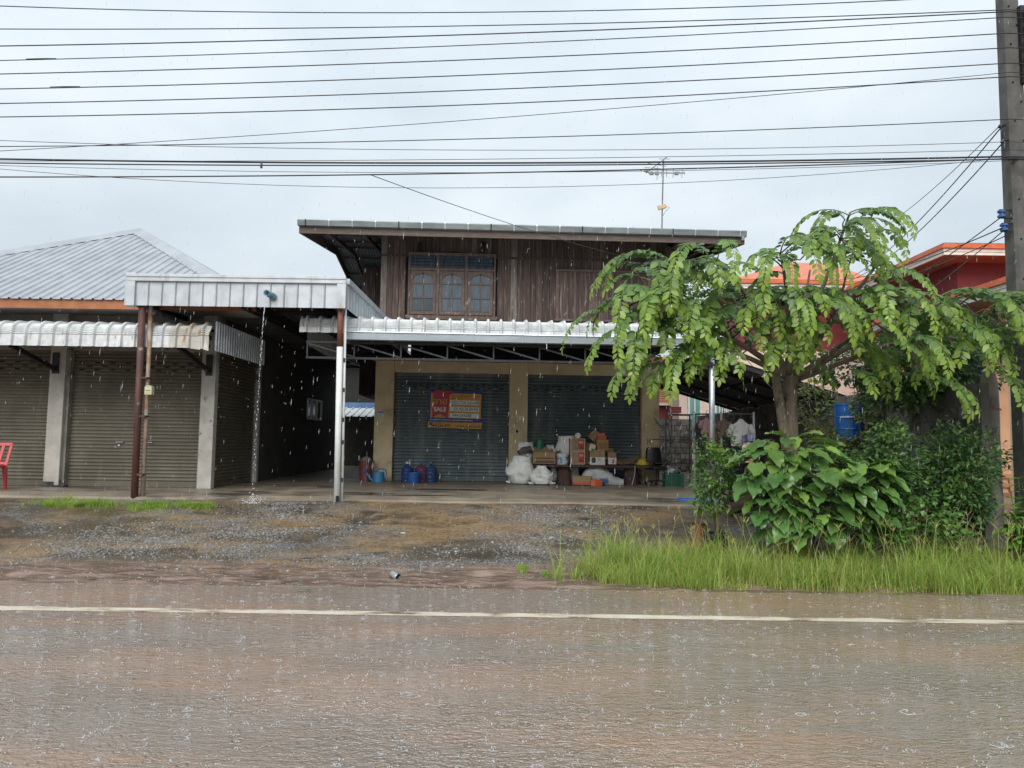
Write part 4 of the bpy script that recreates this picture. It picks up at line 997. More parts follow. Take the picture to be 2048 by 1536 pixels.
span('service_wire', 'twisted wire from below the blue insulators crossing the roof', at(2006, 462, 9.55), at(1760, 640, 20.5), .007, .12)
span('service_wire', 'lowest wire leaving the pole below the blue insulators', at(2015, 470, 9.55), at(1640, 580, 22), .007, .25)

# ================================================================== TV ANTENNA
M_alu = pm('antenna_alloy', (.20, .205, .21), (.12, .12, .125), 8, .4, metal=.5)
AYY = 20.4
an = thing('television_antenna', 'television antenna on a thin mast above the wooden house roof', 'antenna', at(1323, 470, AYY))
b0 = at(1323, 470, AYY); b1 = at(1327, 318, AYY)
mb = MB(); mb.tube([b0 - Vector((0, 0, .4)), b0.lerp(b1, .5), b1], .02, 8); mb.build('mast', M_alu, an, **W)
def boom(a, b, els, nm):
    A, B = at(*a, AYY), at(*b, AYY)
    mb = MB(); mb.tube([A, B], .014, 6); o_ = mb.build(nm, M_alu, an, **W)
    for f_, dx, dz, dy in els:
        c = A.lerp(B, f_); d = Vector((dx, dy, dz)); mb = MB(); mb.tube([c - d, c + d], .008, 5); mb.build('element', M_alu, an, **W)
boom((1292, 346), (1335, 313), [(.05, -.14, .16, .3), (.3, -.17, .13, .3), (.5, -.2, .16, .3), (.68, -.16, .13, .3), (.85, -.1, .1, .25)], 'upper_boom')
boom((1296, 346), (1370, 346), [(.25, .03, .24, .1), (.36, .02, .14, .1), (.5, .02, .16, .1), (.68, .03, .18, .1), (.76, .01, .09, .1), (.8, .01, .09, .1), (.86, .01, .09, .1), (.92, .03, .18, .1), (.98, .01, .09, .1)], 'lower_boom')
for px_, py_ in ((1293, 341), (1303, 347), (1314, 347), (1353, 347)):
    c = at(px_, py_, AYY - .03); mb = MB(); mb.obox(c, (.11, .06, .08)); mb.build('clamp', M_alu if px_ != 1293 else pm('tan_plastic', (.45, .33, .2)), an, **W)
c = at(1324, 414, AYY - .04); mb = MB(); mb.obox(c, (.24, .07, .12), Matrix.Rotation(-.3, 3, 'Y')); mb.build('junction_box', pm('tan_box', (.55, .40, .24), (.48, .35, .2), 5, .5), an, bevel=.01, **W)
mb = MB(); mb.tube([c + Vector((.1, 0, .05)), c + Vector((.22, 0, -.02)), c + Vector((.1, 0, -.12)), c + Vector((.0, 0, -.3))], .006, 5); mb.build('lead', M_alu, an, **W)
# ================================================================== PROPS
M_card = pm('cardboard', (.30, .205, .115), (.25, .17, .095), 3, .8, rand=.12)
M_cardd = pm('cardboard_inner', (.20, .135, .075), (.16, .11, .06), 3, .85)
M_sackw = pm('woven_sack', (.74, .76, .74), (.62, .64, .62), 5, .45, bump=.5, bscale=6, stretch=(1.6, 1.6, .6), c3=(.44, .44, .41), s3=3, rand=.06)
M_bluep = pm('blue_plastic', (.02, .10, .36), (.016, .08, .30), 3, .35)
M_bluec = pm('light_blue_plastic', (.05, .20, .38), (.04, .17, .33), 3, .4)
M_red = pm('red_plastic', (.45, .012, .02), (.38, .01, .018), 3, .35)
M_redb = pm('red_print', (.42, .045, .035), (.36, .04, .03), 4, .6)
M_orb = pm('orange_print', (.55, .10, .04), (.46, .08, .03), 4, .6)
M_whitec = pm('white_card', (.62, .62, .60), (.54, .54, .52), 4, .6)
M_green = pm('green_plastic', (.01, .16, .07), (.008, .12, .055), 4, .4)
M_crate = pm('crate_green', (.035, .15, .10), (.028, .12, .08), 4, .5)
M_yellow = pm('yellow_plastic', (.50, .38, .02), (.42, .31, .02), 4, .45)
M_wood = pm('dark_stump', (.075, .04, .035), (.04, .024, .022), 5, .75, bump=.6, bscale=16, stretch=(4, 4, .6), c3=(.11, .07, .055), s3=4, st3=(6, 6, .6))
M_bag = pm('clear_bag', (.40, .42, .43), (.10, .11, .12), 9, .15, spec=.8, bump=.6, bscale=14)

def hw(px, py, ly):   # world point on the plane ly of the house frame
    x, z = hl(px, py, ly); return HM.inverted() @ Vector((x, ly, z))
def sack(name, label, px0, px1, py0, py1, ly, seed, lean=0, tie=False, group='white woven sacks in the junk pile', ears=True, top=.45, mat=None):
    a, z1 = hl(px0, py0, ly); b, z0 = hl(px1, py1, ly); c = HM.inverted() @ Vector(((a + b) / 2, ly, z0)); wd = (b - a) / 2; h = z1 - z0
    mb = MB(); rows = []; n_, k = 30, 24; rg_ = random.Random(seed); off = Vector((seed * 3.1, seed * 1.7, 0))
    for i in range(k + 1):
        t = i / k; z_ = h * t
        pr = (.80 + .35 * math.sin(min(1, t * 1.6) * math.pi / 1.5)) * (1 - (1 - top) * sstep(.45, 1, t)) * (1 if t > .03 else .72 + t * 9)
        ring = []
        for j in range(n_ + 1):
            an_ = 2 * math.pi * j / n_; d = Vector((math.cos(an_), math.sin(an_), t * 1.3))
            f_ = 1 + .18 * noise.noise(d * 1.2 + off) + .10 * noise.noise(Vector((d.x * 1.3 + d.y, d.y * 1.3, t * 5 + d.x * 1.5)) + off) + .05 * noise.noise(Vector((d.x * 5, d.y * 5, t * 2.2)) + off)
            f_ -= .20 * abs(noise.noise(Vector((d.x * 2.2 + t * 2, d.y * 2.2, t * 6)) + off * 2)); sq = 1 / max(abs(d.x), abs(d.y)) ** .35
            ring.append((wd * pr * f_ * d.x * sq + lean * t * h, wd * .62 * pr * f_ * d.y * sq, z_ + .04 * h * noise.noise(d * 2 + off) * t))
        rows.append(ring)
    mb.grid(rows); ctr = [sum(p[q] for p in rows[-1][:-1]) / n_ for q in range(3)]
    mb.add(rows[-1][:-1] + [(ctr[0], ctr[1], ctr[2] - .06 * h)], [(j, (j + 1) % n_, n_) for j in range(n_)])
    if ears:   # bunched corners
        for s_ in (-1, 1):
            q = rows[2][n_ // 2 if s_ < 0 else 0]; mb.tube([Vector(q) * .9, Vector(q) + Vector((s_ * .05, -.02, -.01)), Vector(q) + Vector((s_ * .10, -.05, .0))], [.05, .03, .015], 7)
    o_ = mb.build(name, mat or M_sackw, smooth=True); o_.location = c
    return tag(o_, label, 'sack', group)

# --- plank bench on two stumps
by = -.62; zb_top = hl(1150, 929, by)[1]
b_x0, b_x1 = hl(1066, 929, by)[0], hl(1300, 929, by)[0]
bench = thing('plank_bench', 'long dark plank bench on two tree-stump legs holding the cartons in front of the shutter', 'bench', HM.inverted() @ Vector(((b_x0 + b_x1) / 2, by, 0)), HY)
ho = Vector(((b_x0 + b_x1) / 2, by, 0))
def loc_h(v): return Vector(v) - ho
for i in range(3):
    mb = MB(); mb.box(loc_h((b_x0 + .02 * i, by - .30 + i * .2, zb_top - .055)), loc_h((b_x1 - .03 * i, by - .305 + (i + 1) * .2, zb_top))); mb.build('plank', M_wood, bench, bevel=.008)
for p_ in ((1113, 1143), (1248, 1276)):
    a, b = hl(p_[0], 950, by)[0], hl(p_[1], 950, by)[0]; r_ = (b - a) / 2
    mb = MB(); n_ = 24; pr = [(r_ * 1.06, 0), (r_ * 1.0, .06), (r_ * .95, .2), (r_ * .97, zb_top - .08), (r_ * 1.0, zb_top - .058)]
    mb.lathe(pr, n_, loc_h(((a + b) / 2, by, 0)), wob=lambda an_, z_, s_=p_[0]: 1 + .07 * noise.noise(Vector((math.cos(an_) * 3, math.sin(an_) * 3, z_ * .8 + s_))) + .03 * math.sin(an_ * 9)); mb.build('stump_leg', M_wood, bench, smooth=False)
mb = MB(); q = hl(1270, 931, by - .33); mb.tube([loc_h((q[0], by - .31, zb_top)), loc_h((q[0] + .0, by - .33, zb_top - .1)), loc_h((q[0] - .01, by - .32, .25)), loc_h((q[0] - .05, by - .33, .1)), loc_h((q[0] - .07, by - .34, .02))], .006, 6); mb.build('string', M_whitec, bench)

# --- sacks
sack('woven_sack', 'tall white sack with open rolled mouth, leftmost on the floor against the cream pillar', 1018, 1066, 912, 968, -.75, 1, top=.75)
sack('woven_sack', 'plump white sack on the floor between the leftmost sack and the stump', 1063, 1103, 931, 969, -.95, 2, top=.4)
sack('woven_sack', 'upright white sack standing behind the leftmost sack, top tied', 1036, 1066, 884, 925, -.42, 3, top=.9, ears=False)
sack('woven_sack', 'white sack slumped on the bench behind the white tub', 1108, 1146, 872, 928, -.42, 4, top=.85, ears=False, lean=.15)
sack('woven_sack', 'low white sack on the bench behind the open carton', 1085, 1114, 890, 928, -.40, 5, top=.5, ears=False)
sack('woven_sack', 'grey crumpled sack squeezed between plump white sack and left stump', 1096, 1118, 930, 966, -.45, 6, top=.8, mat=M_bag)
sack('woven_sack', 'crumpled pale sack just right of the left stump under the bench', 1138, 1158, 932, 966, -.35, 7, top=.8)
# sack lying slumped under the bench
a, z1 = hl(1158, 940, -.7); b, z0 = hl(1246, 970, -.7)
mb = MB(); rows = []
for i in range(25):
    t = i / 24; ring = []
    for j in range(21):
        an_ = 2 * math.pi * j / 20; d = Vector((t * 4, math.cos(an_), math.sin(an_)))
        hh = (.10 + .16 * sstep(0, .3, t) * (1 - sstep(.45, 1, t))) * (1 + .3 * noise.noise(d * 1.6) + .15 * noise.noise(d * 4))
        ring.append(((b - a) * t, math.cos(an_) * .2 * (1 - .4 * t), max(.0, .05 + hh * math.sin(an_) + .22 * math.sin(math.pi * min(1, t * 1.15)) * (1 - t * .75))))
    rows.append(ring)
mb.grid(rows)
o_ = mb.build('woven_sack', pm('printed_sack', (.50, .52, .50), (.40, .42, .40), 6, .6, bump=.3, bscale=60, c3=(.05, .15, .32), s3=2.5, lo3=.60, hi3=.66), smooth=True); o_.location = HM.inverted() @ Vector((a, -.68, 0)); o_.rotation_euler = (0, 0, HY)
tag(o_, 'half-empty pale sack with blue print lying slumped under the middle of the bench', 'sack', 'white woven sacks in the junk pile')
mb = MB(); q = hl(1045, 905, -.6); mb.tube([HM.inverted() @ Vector((q[0] - .1, -.6, q[1] - .02)), HM.inverted() @ Vector((q[0], -.64, q[1] + .05)), HM.inverted() @ Vector((q[0] + .16, -.62, q[1] + .08)), HM.inverted() @ Vector((q[0] + .22, -.56, q[1] + .01))], [.05, .075, .08, .04], 9)
tag(mb.build('grey_cloth', pm('grey_cloth', (.14, .12, .11), (.09, .08, .075), 6, .85, bump=.5), smooth=True), 'rolled grey cloth lying on top of the leftmost white sack', 'cloth')

# --- cartons
def carton(name, label, px0, px1, py0, py1, ly, depth, mat, rz=0, tilt=0, flaps=0, prints=(), cat='carton', group='cartons on the bench', lift=None):
    a, z1 = hl(px0, py0, ly); b, z0 = hl(px1, py1, ly); wd = b - a; h = z1 - z0; base = HM.inverted() @ Vector(((a + b) / 2, ly + depth / 2, z0))
    t = thing(name, label, cat, base, HY + rz, group)
    t.rotation_euler = (0, tilt, HY + rz)
    mb = MB(); hx, hy = wd / 2, depth / 2; th = .006
    if flaps:
        mb.box((-hx, -hy, 0), (hx, hy, .006))
        mb.box((-hx, -hy, .0061), (hx, -hy + th, h)); mb.box((-hx, hy - th, .0061), (hx, hy, h)); mb.box((-hx, -hy + th + .0002, .0061), (-hx + th, hy - th - .0002, h)); mb.box((hx - th, -hy + th + .0002, .0061), (hx, hy - th - .0002, h))
    else: mb.box((-hx, -hy, 0), (hx, hy, h))
    mb.build('body', mat, t, bevel=.003)
    if flaps:
        fl = min(hy, .14) * flaps
        for (p, q, d) in (((-hx, hy, h), (hx, hy, h), (0, .6, .8)), ((-hx, -hy, h), (-hx, hy, h), (-.7, 0, .55)), ((hx, -hy, h), (hx, hy, h), (.8, 0, .3)), ((-hx, -hy, h), (hx, -hy, h), (0, -.35, -.75))):
            d = Vector(d).normalized() * fl; p, q = Vector(p), Vector(q); mb = MB(); u = (q - p).normalized() * .012
            nrm = (q - p).cross(d).normalized() * .004
            mb.add([p + u, q - u, q - u * 2 + d, p + u * 2 + d, p + u + nrm, q - u + nrm, q - u * 2 + d + nrm, p + u * 2 + d + nrm], [(0, 1, 2, 3), (7, 6, 5, 4), (0, 4, 5, 1), (1, 5, 6, 2), (2, 6, 7, 3), (3, 7, 4, 0)]); mb.build('flap', M_card, t)
    for (u0, v0, u1, v1, pmt, nm) in prints:   # flat printed areas on the front face
        mb = MB(); mb.box((-hx + wd * u0, -hy - .0022, h * v0), (-hx + wd * u1, -hy - .0006, h * v1)); mb.build(nm, pmt, t)
    return t
bly = -.86
M_dkprint = pm('dark_print', (.05, .045, .04)); M_tanp = pm('tan_print', (.20, .16, .10), (.28, .22, .15), 9, .7); M_creamp = pm('cream_print', (.55, .47, .33))
carton('open_carton', 'wide open brown carton at the left end of the bench', 1066, 1111, 904, 928, bly, .34, M_card, flaps=1, prints=((.1, .08, .95, .28, pm('brown_print', (.13, .07, .03), (.10, .05, .025), 8), 'print_band'),))
cream = [(.0, .0, 1, .035, M_creamp, 'trim'), (0, .965, 1, 1, M_creamp, 'trim'), (0, .036, .04, .964, M_creamp, 'trim'), (.96, .036, 1, .964, M_creamp, 'trim'), (.045, .04, .52, .96, M_tanp, 'print_panel'), (.055, .04, .95, .2, M_tanp, 'print_panel')]
cream[5] = (.521, .04, .955, .16, M_tanp, 'print_panel')
cream += [(.6 + .075 * i, .62, .64 + .075 * i, .80, M_creamp, 'lettering') for i in range(4)] + [(.68, .2, .86, .36, M_dkprint, 'print_mark')]
carton('red_carton', 'red printed carton with cream edges, lower of the stacked pair', 1141, 1170, 903, 929, bly, .34, M_redb, prints=cream)
carton('red_carton', 'red printed carton with cream edges, upper of the stacked pair', 1141, 1170, 877, 902.8, bly, .34, M_redb, prints=cream)
carton('white_carton', 'white and brown carton with a dark vase picture on its front', 1180, 1210, 900, 930, bly, .30, M_card,
       prints=((0, 0, 1, .52, M_whitec, 'print_panel'),))
t = bpy.data.objects.get('white_carton'); hx = (hl(1210, 910, bly)[0] - hl(1180, 910, bly)[0]) / 2
mb = MB(); mb.lathe([(.012, .04), (.035, .05), (.05, .09), (.048, .14), (.03, .17)], 14, (-hx + .085, -.15, 0)); 
mb.v = [(x_, -.1528 + (y_ + .15) * .008, z_) for x_, y_, z_ in mb.v]; mb.build('vase_print', M_dkprint, t)
for i in range(3): mb = MB(); mb.box((.0, -.1535, .10 + i * .022), (.09 - .01 * i, -.1524, .108 + i * .022)); mb.build('lettering', pm('grey_ink', (.2, .2, .2)), t)
carton('brown_carton', 'small brown carton balanced on top of the vase-print carton', 1193, 1216, 879, 901, bly + .02, .28, pm('tan_card', (.34, .20, .09), (.28, .165, .075), 4, .8), rz=.12, prints=((.12, .12, .9, .62, pm('brown_ink', (.22, .12, .05)), 'print_panel'), (.14, .66, .85, .70, M_dkprint, 'lettering')))
carton('red_box', 'small bright red box perched on the brown carton', 1197, 1211, 866.5, 878.8, bly + .08, .16, M_orb, rz=-.1, cat='box')
t = carton('tilted_carton', 'brown carton standing on its corner like a diamond behind the red cartons', 1173, 1194, 861, 882, bly + .25, .28, M_card, tilt=R(43), prints=((.44, 0, .56, 1, pm('tape', (.34, .29, .2)), 'tape'),))
t.location.z += .02
carton('brown_carton', 'brown carton half hidden under the diamond-tilted one', 1171, 1194, 886, 929, bly + .25, .28, M_card, prints=())
t = carton('green_leaflet', 'pale printed card with green stripe hanging over the vase-print carton', 1177, 1189, 888, 902, bly - .03, .012, M_creamp, tilt=R(14), prints=((.4, .0, .95, .4, pm('green_ink', (.05, .22, .10)), 'print_mark'),), cat='card', group=None)
t = carton('white_carton', 'small white and brown carton with a red slash on its front', 1216, 1233, 905, 929, bly, .3, M_card, flaps=.8, prints=((.05, .02, .98, .6, M_whitec, 'print_panel'),))
mb = MB(); mb.add([(-.01, -.1535, .02), (.03, -.1535, .02), (.055, -.1535, .12), (.02, -.1535, .12), (-.01, -.1528, .02), (.03, -.1528, .02), (.055, -.1528, .12), (.02, -.1528, .12)], [(0, 1, 2, 3), (0, 4, 5, 1), (1, 5, 6, 2), (2, 6, 7, 3), (3, 7, 4, 0)]); mb.build('red_slash', M_redb, t)
carton('flat_carton', 'brown striped flat carton lying on the floor under the bench', 1149, 1186, 952, 970, -.98, .34, M_card, rz=-.25, prints=((0.02, .05, .98, .32, M_orb, 'print_band'),), group='boxes under the bench')
carton('orange_box', 'small orange-red box on the floor beside the flat carton', 1181, 1204, 960, 972, -1.08, .2, M_orb, rz=.1, prints=((.0, .02, .38, .98, pm('light_orange', (.62, .17, .07)), 'print_panel'),), cat='box', group='boxes under the bench')
# folded card sheets leaning
for i, (x_, dx, h_, an_) in enumerate(((1226, .42, .16, .35), (1238, .38, .10, .18), (1258, .40, .12, -.35))):
    q = hw(x_, 929, bly + .15); mb = MB(); mb.obox((0, 0, h_ / 2 + .04), (dx, .32, .012), Matrix.Rotation(an_, 3, 'Y') @ Matrix.Rotation(.25, 3, 'X'))
    o_ = mb.build('card_sheet', M_cardd if i else M_card); o_.location = q; tag(o_, ('folded brown card sheet leaning beside the red-slash carton', 'dark card sheet lying flat on the right half of the bench', 'curled card sheet leaning towards the yellow tub')[i], 'card')
# round white can lid on the red cartons
q = hw(1155, 877, bly + .1); mb = MB(); r_ = .066; mb.lathe([(r_ * .9, 0), (r_, .01), (r_, .10), (r_ * .96, .11)], 20, (0, -.0, r_), m=Matrix.Rotation(R(90), 3, 'X')); o_ = mb.build('white_tin', M_whitec, bevel=.003); o_.location = q + Vector((0, 0, 0)); tag(o_, 'round white tin lying on its side on the upper red carton', 'tin')
# bucket with blue label
a, z1 = hl(1113, 906, bly); b, z0 = hl(1138, 928.5, bly); wd = (b - a) / 2
bk_ = thing('paint_tub', 'white lidded paint tub with blue picture label on the bench', 'tub', HM.inverted() @ Vector(((a + b) / 2, bly + .15, zb_top)), HY)
mb = MB(); h_ = z1 - z0; mb.lathe([(wd * .86, 0), (wd * .9, .02), (wd * .98, h_ * .8), (wd * 1.05, h_ * .8), (wd * 1.05, h_ * .86), (wd * .99, h_ * .87), (wd * .99, h_), (wd * .92, h_), (wd * .9, h_ * .9), (0.01, h_ * .9)], 26); mb.build('body', M_whitec, bk_, smooth=False)
mb = MB(); rows = [[], []]
for j in range(17):
    an_ = -math.pi / 2 + (j - 8) / 8 * 1.15
    for i, (rr, z_) in enumerate(((wd * .932, h_ * .14), (wd * .985, h_ * .70))): rows[i].append((math.cos(an_) * rr, math.sin(an_) * rr, z_))
mb.grid(rows); mb.build('label', pm('blue_label', (.08, .26, .45), (.55, .60, .62), 9, .5, lo=.45, hi=.55), bk_)
# green basket behind
a, z1 = hl(1066, 880, -.35); b, z0 = hl(1088, 915, -.35)
gb = thing('green_bag', 'green plastic bag behind the open carton', 'bag', HM.inverted() @ Vector(((a + b) / 2, -.35, zb_top)), HY)
mb = MB(); n_ = 20; rows = []
for i in range(10):
    t_ = i / 9; rows.append([((b - a) / 2 * (1.1 - .25 * t_) * math.cos(2 * math.pi * j / n_) * (1 + .1 * noise.noise(Vector((j * .7, t_ * 4, 0)))) + .03 * t_, .14 * math.sin(2 * math.pi * j / n_), (z1 - zb_top) * t_ + .02 * noise.noise(Vector((j, t_, 3)))) for j in range(n_ + 1)])
mb.grid(rows); mb.build('body', M_green, gb, smooth=True)
# yellow tub
a, z1 = hl(1272, 916, -.75); b, z0 = hl(1299, 927, -.75)
mb = MB(); mb.lathe([(.02, 0), ((b - a) / 2, .01), ((b - a) / 2 * 1.02, .04), ((b - a) / 2 * .9, z1 - z0), ((b - a) / 2 * .6, z1 - z0 + .03)], 20); o_ = mb.build('yellow_basin', M_yellow, bevel=.005); o_.location = HM.inverted() @ Vector(((a + b) / 2, -.72, zb_top)); tag(o_, 'upturned yellow plastic basin at the right end of the bench', 'basin')
# broken office chair
q = hw(1312, 968, -.75)
oc = thing('office_chair', 'broken black office chair leaning against the right cream pillar', 'chair', q, HY + .3)
def rsurf(mb, w0, w1, h, d, z0_, tilt, curve=.05, n_=8):
    rows = []
    for i in range(n_ + 1):
        t_ = i / n_; ww = (w0 + (w1 - w0) * t_) * (1 - .22 * max(0, abs(2 * t_ - 1) - .7) / .3)
        rows.append([(ww * (s_ / 6 - .5) * 2, tilt * t_ * h + curve * ((s_ / 6 - .5) * 2) ** 2, z0_ + h * t_) for s_ in range(7)])
    mb.grid(rows); mb.grid([[(x_, y_ + d, z_) for x_, y_, z_ in r] for r in rows[::-1]])
    edge = lambda r: [(r[0], 0), (r[-1], 0)]
    for i in range(n_):
        for e in (0, 6):
            a_, b__ = rows[i][e], rows[i + 1][e]; mb.quad(a_, b__, (b__[0], b__[1] + d, b__[2]), (a_[0], a_[1] + d, a_[2]))
    for e in (0, n_):
        for s_ in range(6):
            a_, b__ = rows[e][s_], rows[e][s_ + 1]; mb.quad(a_, b__, (b__[0], b__[1] + d, b__[2]), (a_[0], a_[1] + d, a_[2]))
mb = MB(); rsurf(mb, .20, .17, .42, .07, .42, .12); mb.build('backrest', M_black, oc, smooth=True)
mb = MB(); mb.box((-.22, -.28, .33), (.2, .14, .41)); mb.build('seat', M_black, oc, bevel=.03)
mb = MB(); mb.tube([(0, .12, .38), (0, .16, .5)], .02, 8); mb.build('back_bracket', M_steeld, oc)
mb = MB(); mb.tube([(0, -.06, .08), (0, -.06, .33)], .03, 10); mb.build('column', M_steeld, oc)
for i in range(5):
    an_ = i * 1.2566 + .3; mb = MB(); mb.bar((0, -.06, .09), (.27 * math.cos(an_), -.06 + .27 * math.sin(an_), .055), .045, .035); mb.build('base_arm', M_black, oc)
    mb = MB(); mb.tube([(.27 * math.cos(an_) - .02, -.06 + .27 * math.sin(an_), .03), (.27 * math.cos(an_) + .02, -.06 + .27 * math.sin(an_), .03)], .03, 10); mb.build('castor', M_black, oc)
for s_ in (-1, 1): mb = MB(); mb.tube([(s_ * .22, -.2, .37), (s_ * .27, -.18, .52), (s_ * .27, .05, .55), (s_ * .2, .1, .42)], .018, 7); mb.build('armrest', M_black, oc)
# green crate with plastic bag
a, z1 = hl(1331, 950, -1.0); b, z0 = hl(1368, 973, -1.0); h_ = .26; wd = (b - a) / 2
cr = thing('green_crate', 'green slatted plastic crate on the floor under the steel rack', 'crate', HM.inverted() @ Vector(((a + b) / 2, -.85, 0)), HY)
for i in range(5): mb = MB(); z_ = i * h_ / 5; mb.box((-wd, -.16, z_), (wd, -.15, z_ + h_ / 5 * .7)); mb.box((-wd, .15, z_), (wd, .16, z_ + h_ / 5 * .7)); mb.box((-wd, -.149, z_), (-wd + .01, .149, z_ + h_ / 5 * .7)); mb.box((wd - .01, -.149, z_), (wd, .149, z_ + h_ / 5 * .7)); mb.build('slat_ring', M_crate, cr)
for i in range(7): x_ = -wd + i * (2 * wd - .02) / 6; mb = MB(); mb.box((x_, -.168, 0), (x_ + .02, -.1602, h_)); mb.build('rib', M_crate, cr)
mb = MB(); mb.box((-wd - .01, -.18, h_), (wd + .01, .17, h_ + .03)); mb.build('rim', M_crate, cr)
mb = MB(); mb.lathe([(.16, 0), (.2, .05), (.19, .12), (.12, .2), (.03, .26)], 22, wob=lambda a_, z_: 1 + .25 * noise.noise(Vector((math.cos(a_) * 2.5, math.sin(a_) * 2.5, z_ * 9)))); o_ = mb.build('plastic_bag', M_bag, smooth=True); o_.location = HM.inverted() @ Vector(((a + b) / 2 - .03, -.85, h_ + .03)); tag(o_, 'shiny stuffed plastic bag heaped on the green crate', 'bag')

# steel rack with shelves
rk = thing('steel_rack', 'thin steel shelf rack with junk beside the right cream pillar', 'rack', hw(1360, 972, -.9), HY)
rx0, rx1 = hl(1343, 900, -1.0)[0], hl(1392, 900, -1.0)[0]; rt = hl(1343, 828, -1.0)[1]; rb_ = HM @ rk.location
def rl(x, y, z): return (x - rb_.x, y - rb_.y, z)
for x_ in (rx0, rx1):
    for y_ in (-1.0, -.5): mb = MB(); p = rl(x_, y_, 0); mb.box((p[0] - .014, p[1] - .014, 0), (p[0] + .014, p[1] + .014, rt)); mb.build('upright', M_steel, rk)
for z_ in (.48, 1.02, rt - .03):
    mb = MB(); p = rl(rx0, -1.0, 0); q = rl(rx1, -.5, 0); mb.box((p[0] - .012, p[1] - .012, z_), (q[0] + .012, p[1] + .012, z_ + .025)); mb.box((p[0] - .012, q[1] - .012, z_), (q[0] + .012, q[1] + .012, z_ + .025)); mb.build('rail', M_steel, rk)
    if z_ < 1.5: mb = MB(); mb.box((p[0] - .35, p[1] + .02, z_ + .026), (q[0] - .1, q[1] - .02, z_ + .045)); mb.build('shelf', M_wood, rk)
mb = MB(); mb.bar(rl(rx0 - .35, -.75, 1.55), rl(rx0 + .05, -.8, 1.05), .03, .04); mb.build('leaning_stick', M_steel, rk)
q = hw(1336, 868, -.8); mb = MB(); mb.tube([q + Vector((.02, 0, -.35)), q + Vector((0, 0, .0)), q + Vector((-.03, .02, .25))], [.05, .045, .03], 10); tag(mb.build('plastic_roll', M_bag, smooth=True), 'rolled clear plastic sheet standing on the rack shelf', 'roll')
q = hw(1352, 884, -.8); mb = MB(); mb.lathe([(.22, 0), (.24, .02), (.2, .05), (.02, .06)], 16, q, wob=lambda a_, z_: 1 + .2 * noise.noise(Vector((math.cos(a_) * 2, math.sin(a_) * 2, z_)))); tag(mb.build('junk_heap', M_bag), 'small heap of shiny scrap on the upper rack shelf', 'scrap')

# clothes rail and clothes
cy_ = 15.6
cr0, cr1 = at(1388, 835, cy_), at(1507, 826, cy_)
rail = thing('clothes_rail', 'thin steel clothes rail under the lean-to roof', 'clothes rail', ((cr0.x + cr1.x) / 2, cy_, FL))
mb = MB(); mb.tube([(cr0.x, cy_, 2.16), (cr1.x, cy_, 2.18)], .016, 8); mb.build('top_bar', M_steel, rail, **W)
for x_ in (cr0.x, at(1442, 830, cy_).x, cr1.x): mb = MB(); mb.box((x_ - .02, cy_ - .02, FL), (x_ + .02, cy_ + .02, 2.22)); mb.build('upright', M_galv, rail, **W)
mb = MB(); mb.tube([(cr0.x, cy_, 1.2), (cr1.x, cy_, 1.2)], .012, 8); mb.build('lower_bar', M_steel, rail, **W)
def garment(name, label, px, wpx, ytop, ybot, mat, ly=0, cat='shirt', sl=True, seed=0):
    c = at(px, ytop, cy_ - .12 - ly); zb = at(px, ybot, cy_ - .12 - ly).z; wd = wpx / FPX * cy_ / 2; h = c.z - zb
    t = thing(name, label, cat, (c.x, cy_ - .12 - ly, zb), 0, 'washing on the clothes rail')
    mb = MB()
    for sgn in (1, -1):
        rows = []
        for i in range(11):
            t_ = i / 10; ww = wd * (.16 + .84 * sstep(0, .32, t_)) if t_ < .32 else wd * (1 - .10 * math.sin((t_ - .32) * 4))
            rows.append([(ww * s_, sgn * .03 * (1 - abs(s_)) + .035 * noise.noise(Vector((s_ * 3, t_ * 1.4, seed))) * t_, h * (1 - t_)) for s_ in [k_ / 8 - 1 for k_ in range(17)]])
        mb.grid(rows)
    mb.build('cloth', mat, t, smooth=True)
    mb = MB(); mb.tube([(-wd * .2, 0, h), (0, 0, h + .06), (0, 0, h + .13), (.03, 0, h + .16)], .006, 5); mb.build('hanger', M_steel, t)
    if sl:
        for s_ in (-1, 1):
            mb = MB(); mb.tube([(s_ * wd * .75, 0, h * .78), (s_ * wd * 1.05, 0, h * .55), (s_ * wd * 1.12, .01, h * .32)], [.06, .07, .065], 8); mb.build('sleeve', mat, t, smooth=True)
def cl(n, c, c2): return pm(n, c, c2, 3, .85, bump=.3, bscale=9, stretch=(4, 4, .6))
garment('grey_shirt', 'pale grey shirt hanging widest on the clothes rail', 1482, 42, 838, 892, cl('grey_cloth2', (.42, .43, .42), (.34, .35, .34)), .1)
garment('pink_shirt', 'faded pink checked shirt hanging at the left of the rail', 1413, 26, 835, 868, cl('pink_cloth', (.30, .19, .19), (.23, .14, .145)))
garment('red_shorts', 'dark red shorts hanging below the pink shirt', 1424, 22, 862, 880, cl('red_cloth', (.22, .03, .045), (.17, .02, .035)), .06, 'shorts', False)
garment('black_shirt', 'black shirt hanging at the far left end of the rail', 1396, 12, 842, 880, cl('black_cloth', (.015, .016, .02), (.01, .01, .012)), .02, sl=False)
garment('brown_shirt', 'brown shirt half hidden behind the middle upright of the rail', 1448, 22, 836, 872, cl('brown_cloth', (.13, .09, .08), (.10, .07, .06)), -.05)
garment('blue_garment', 'dark blue patterned top hanging before the grey shirt', 1497, 28, 868, 882, cl('blue_cloth', (.02, .02, .12), (.25, .25, .35)), .25, 'top', False)
garment('striped_dress', 'white and orange striped dress hanging below the dark blue top', 1497, 26, 880, 925, pm('striped_cloth', (.62, .58, .52), (.55, .25, .12), 5, .85, stretch=(8, 8, .5), lo=.48, hi=.56), .2, 'dress', False)

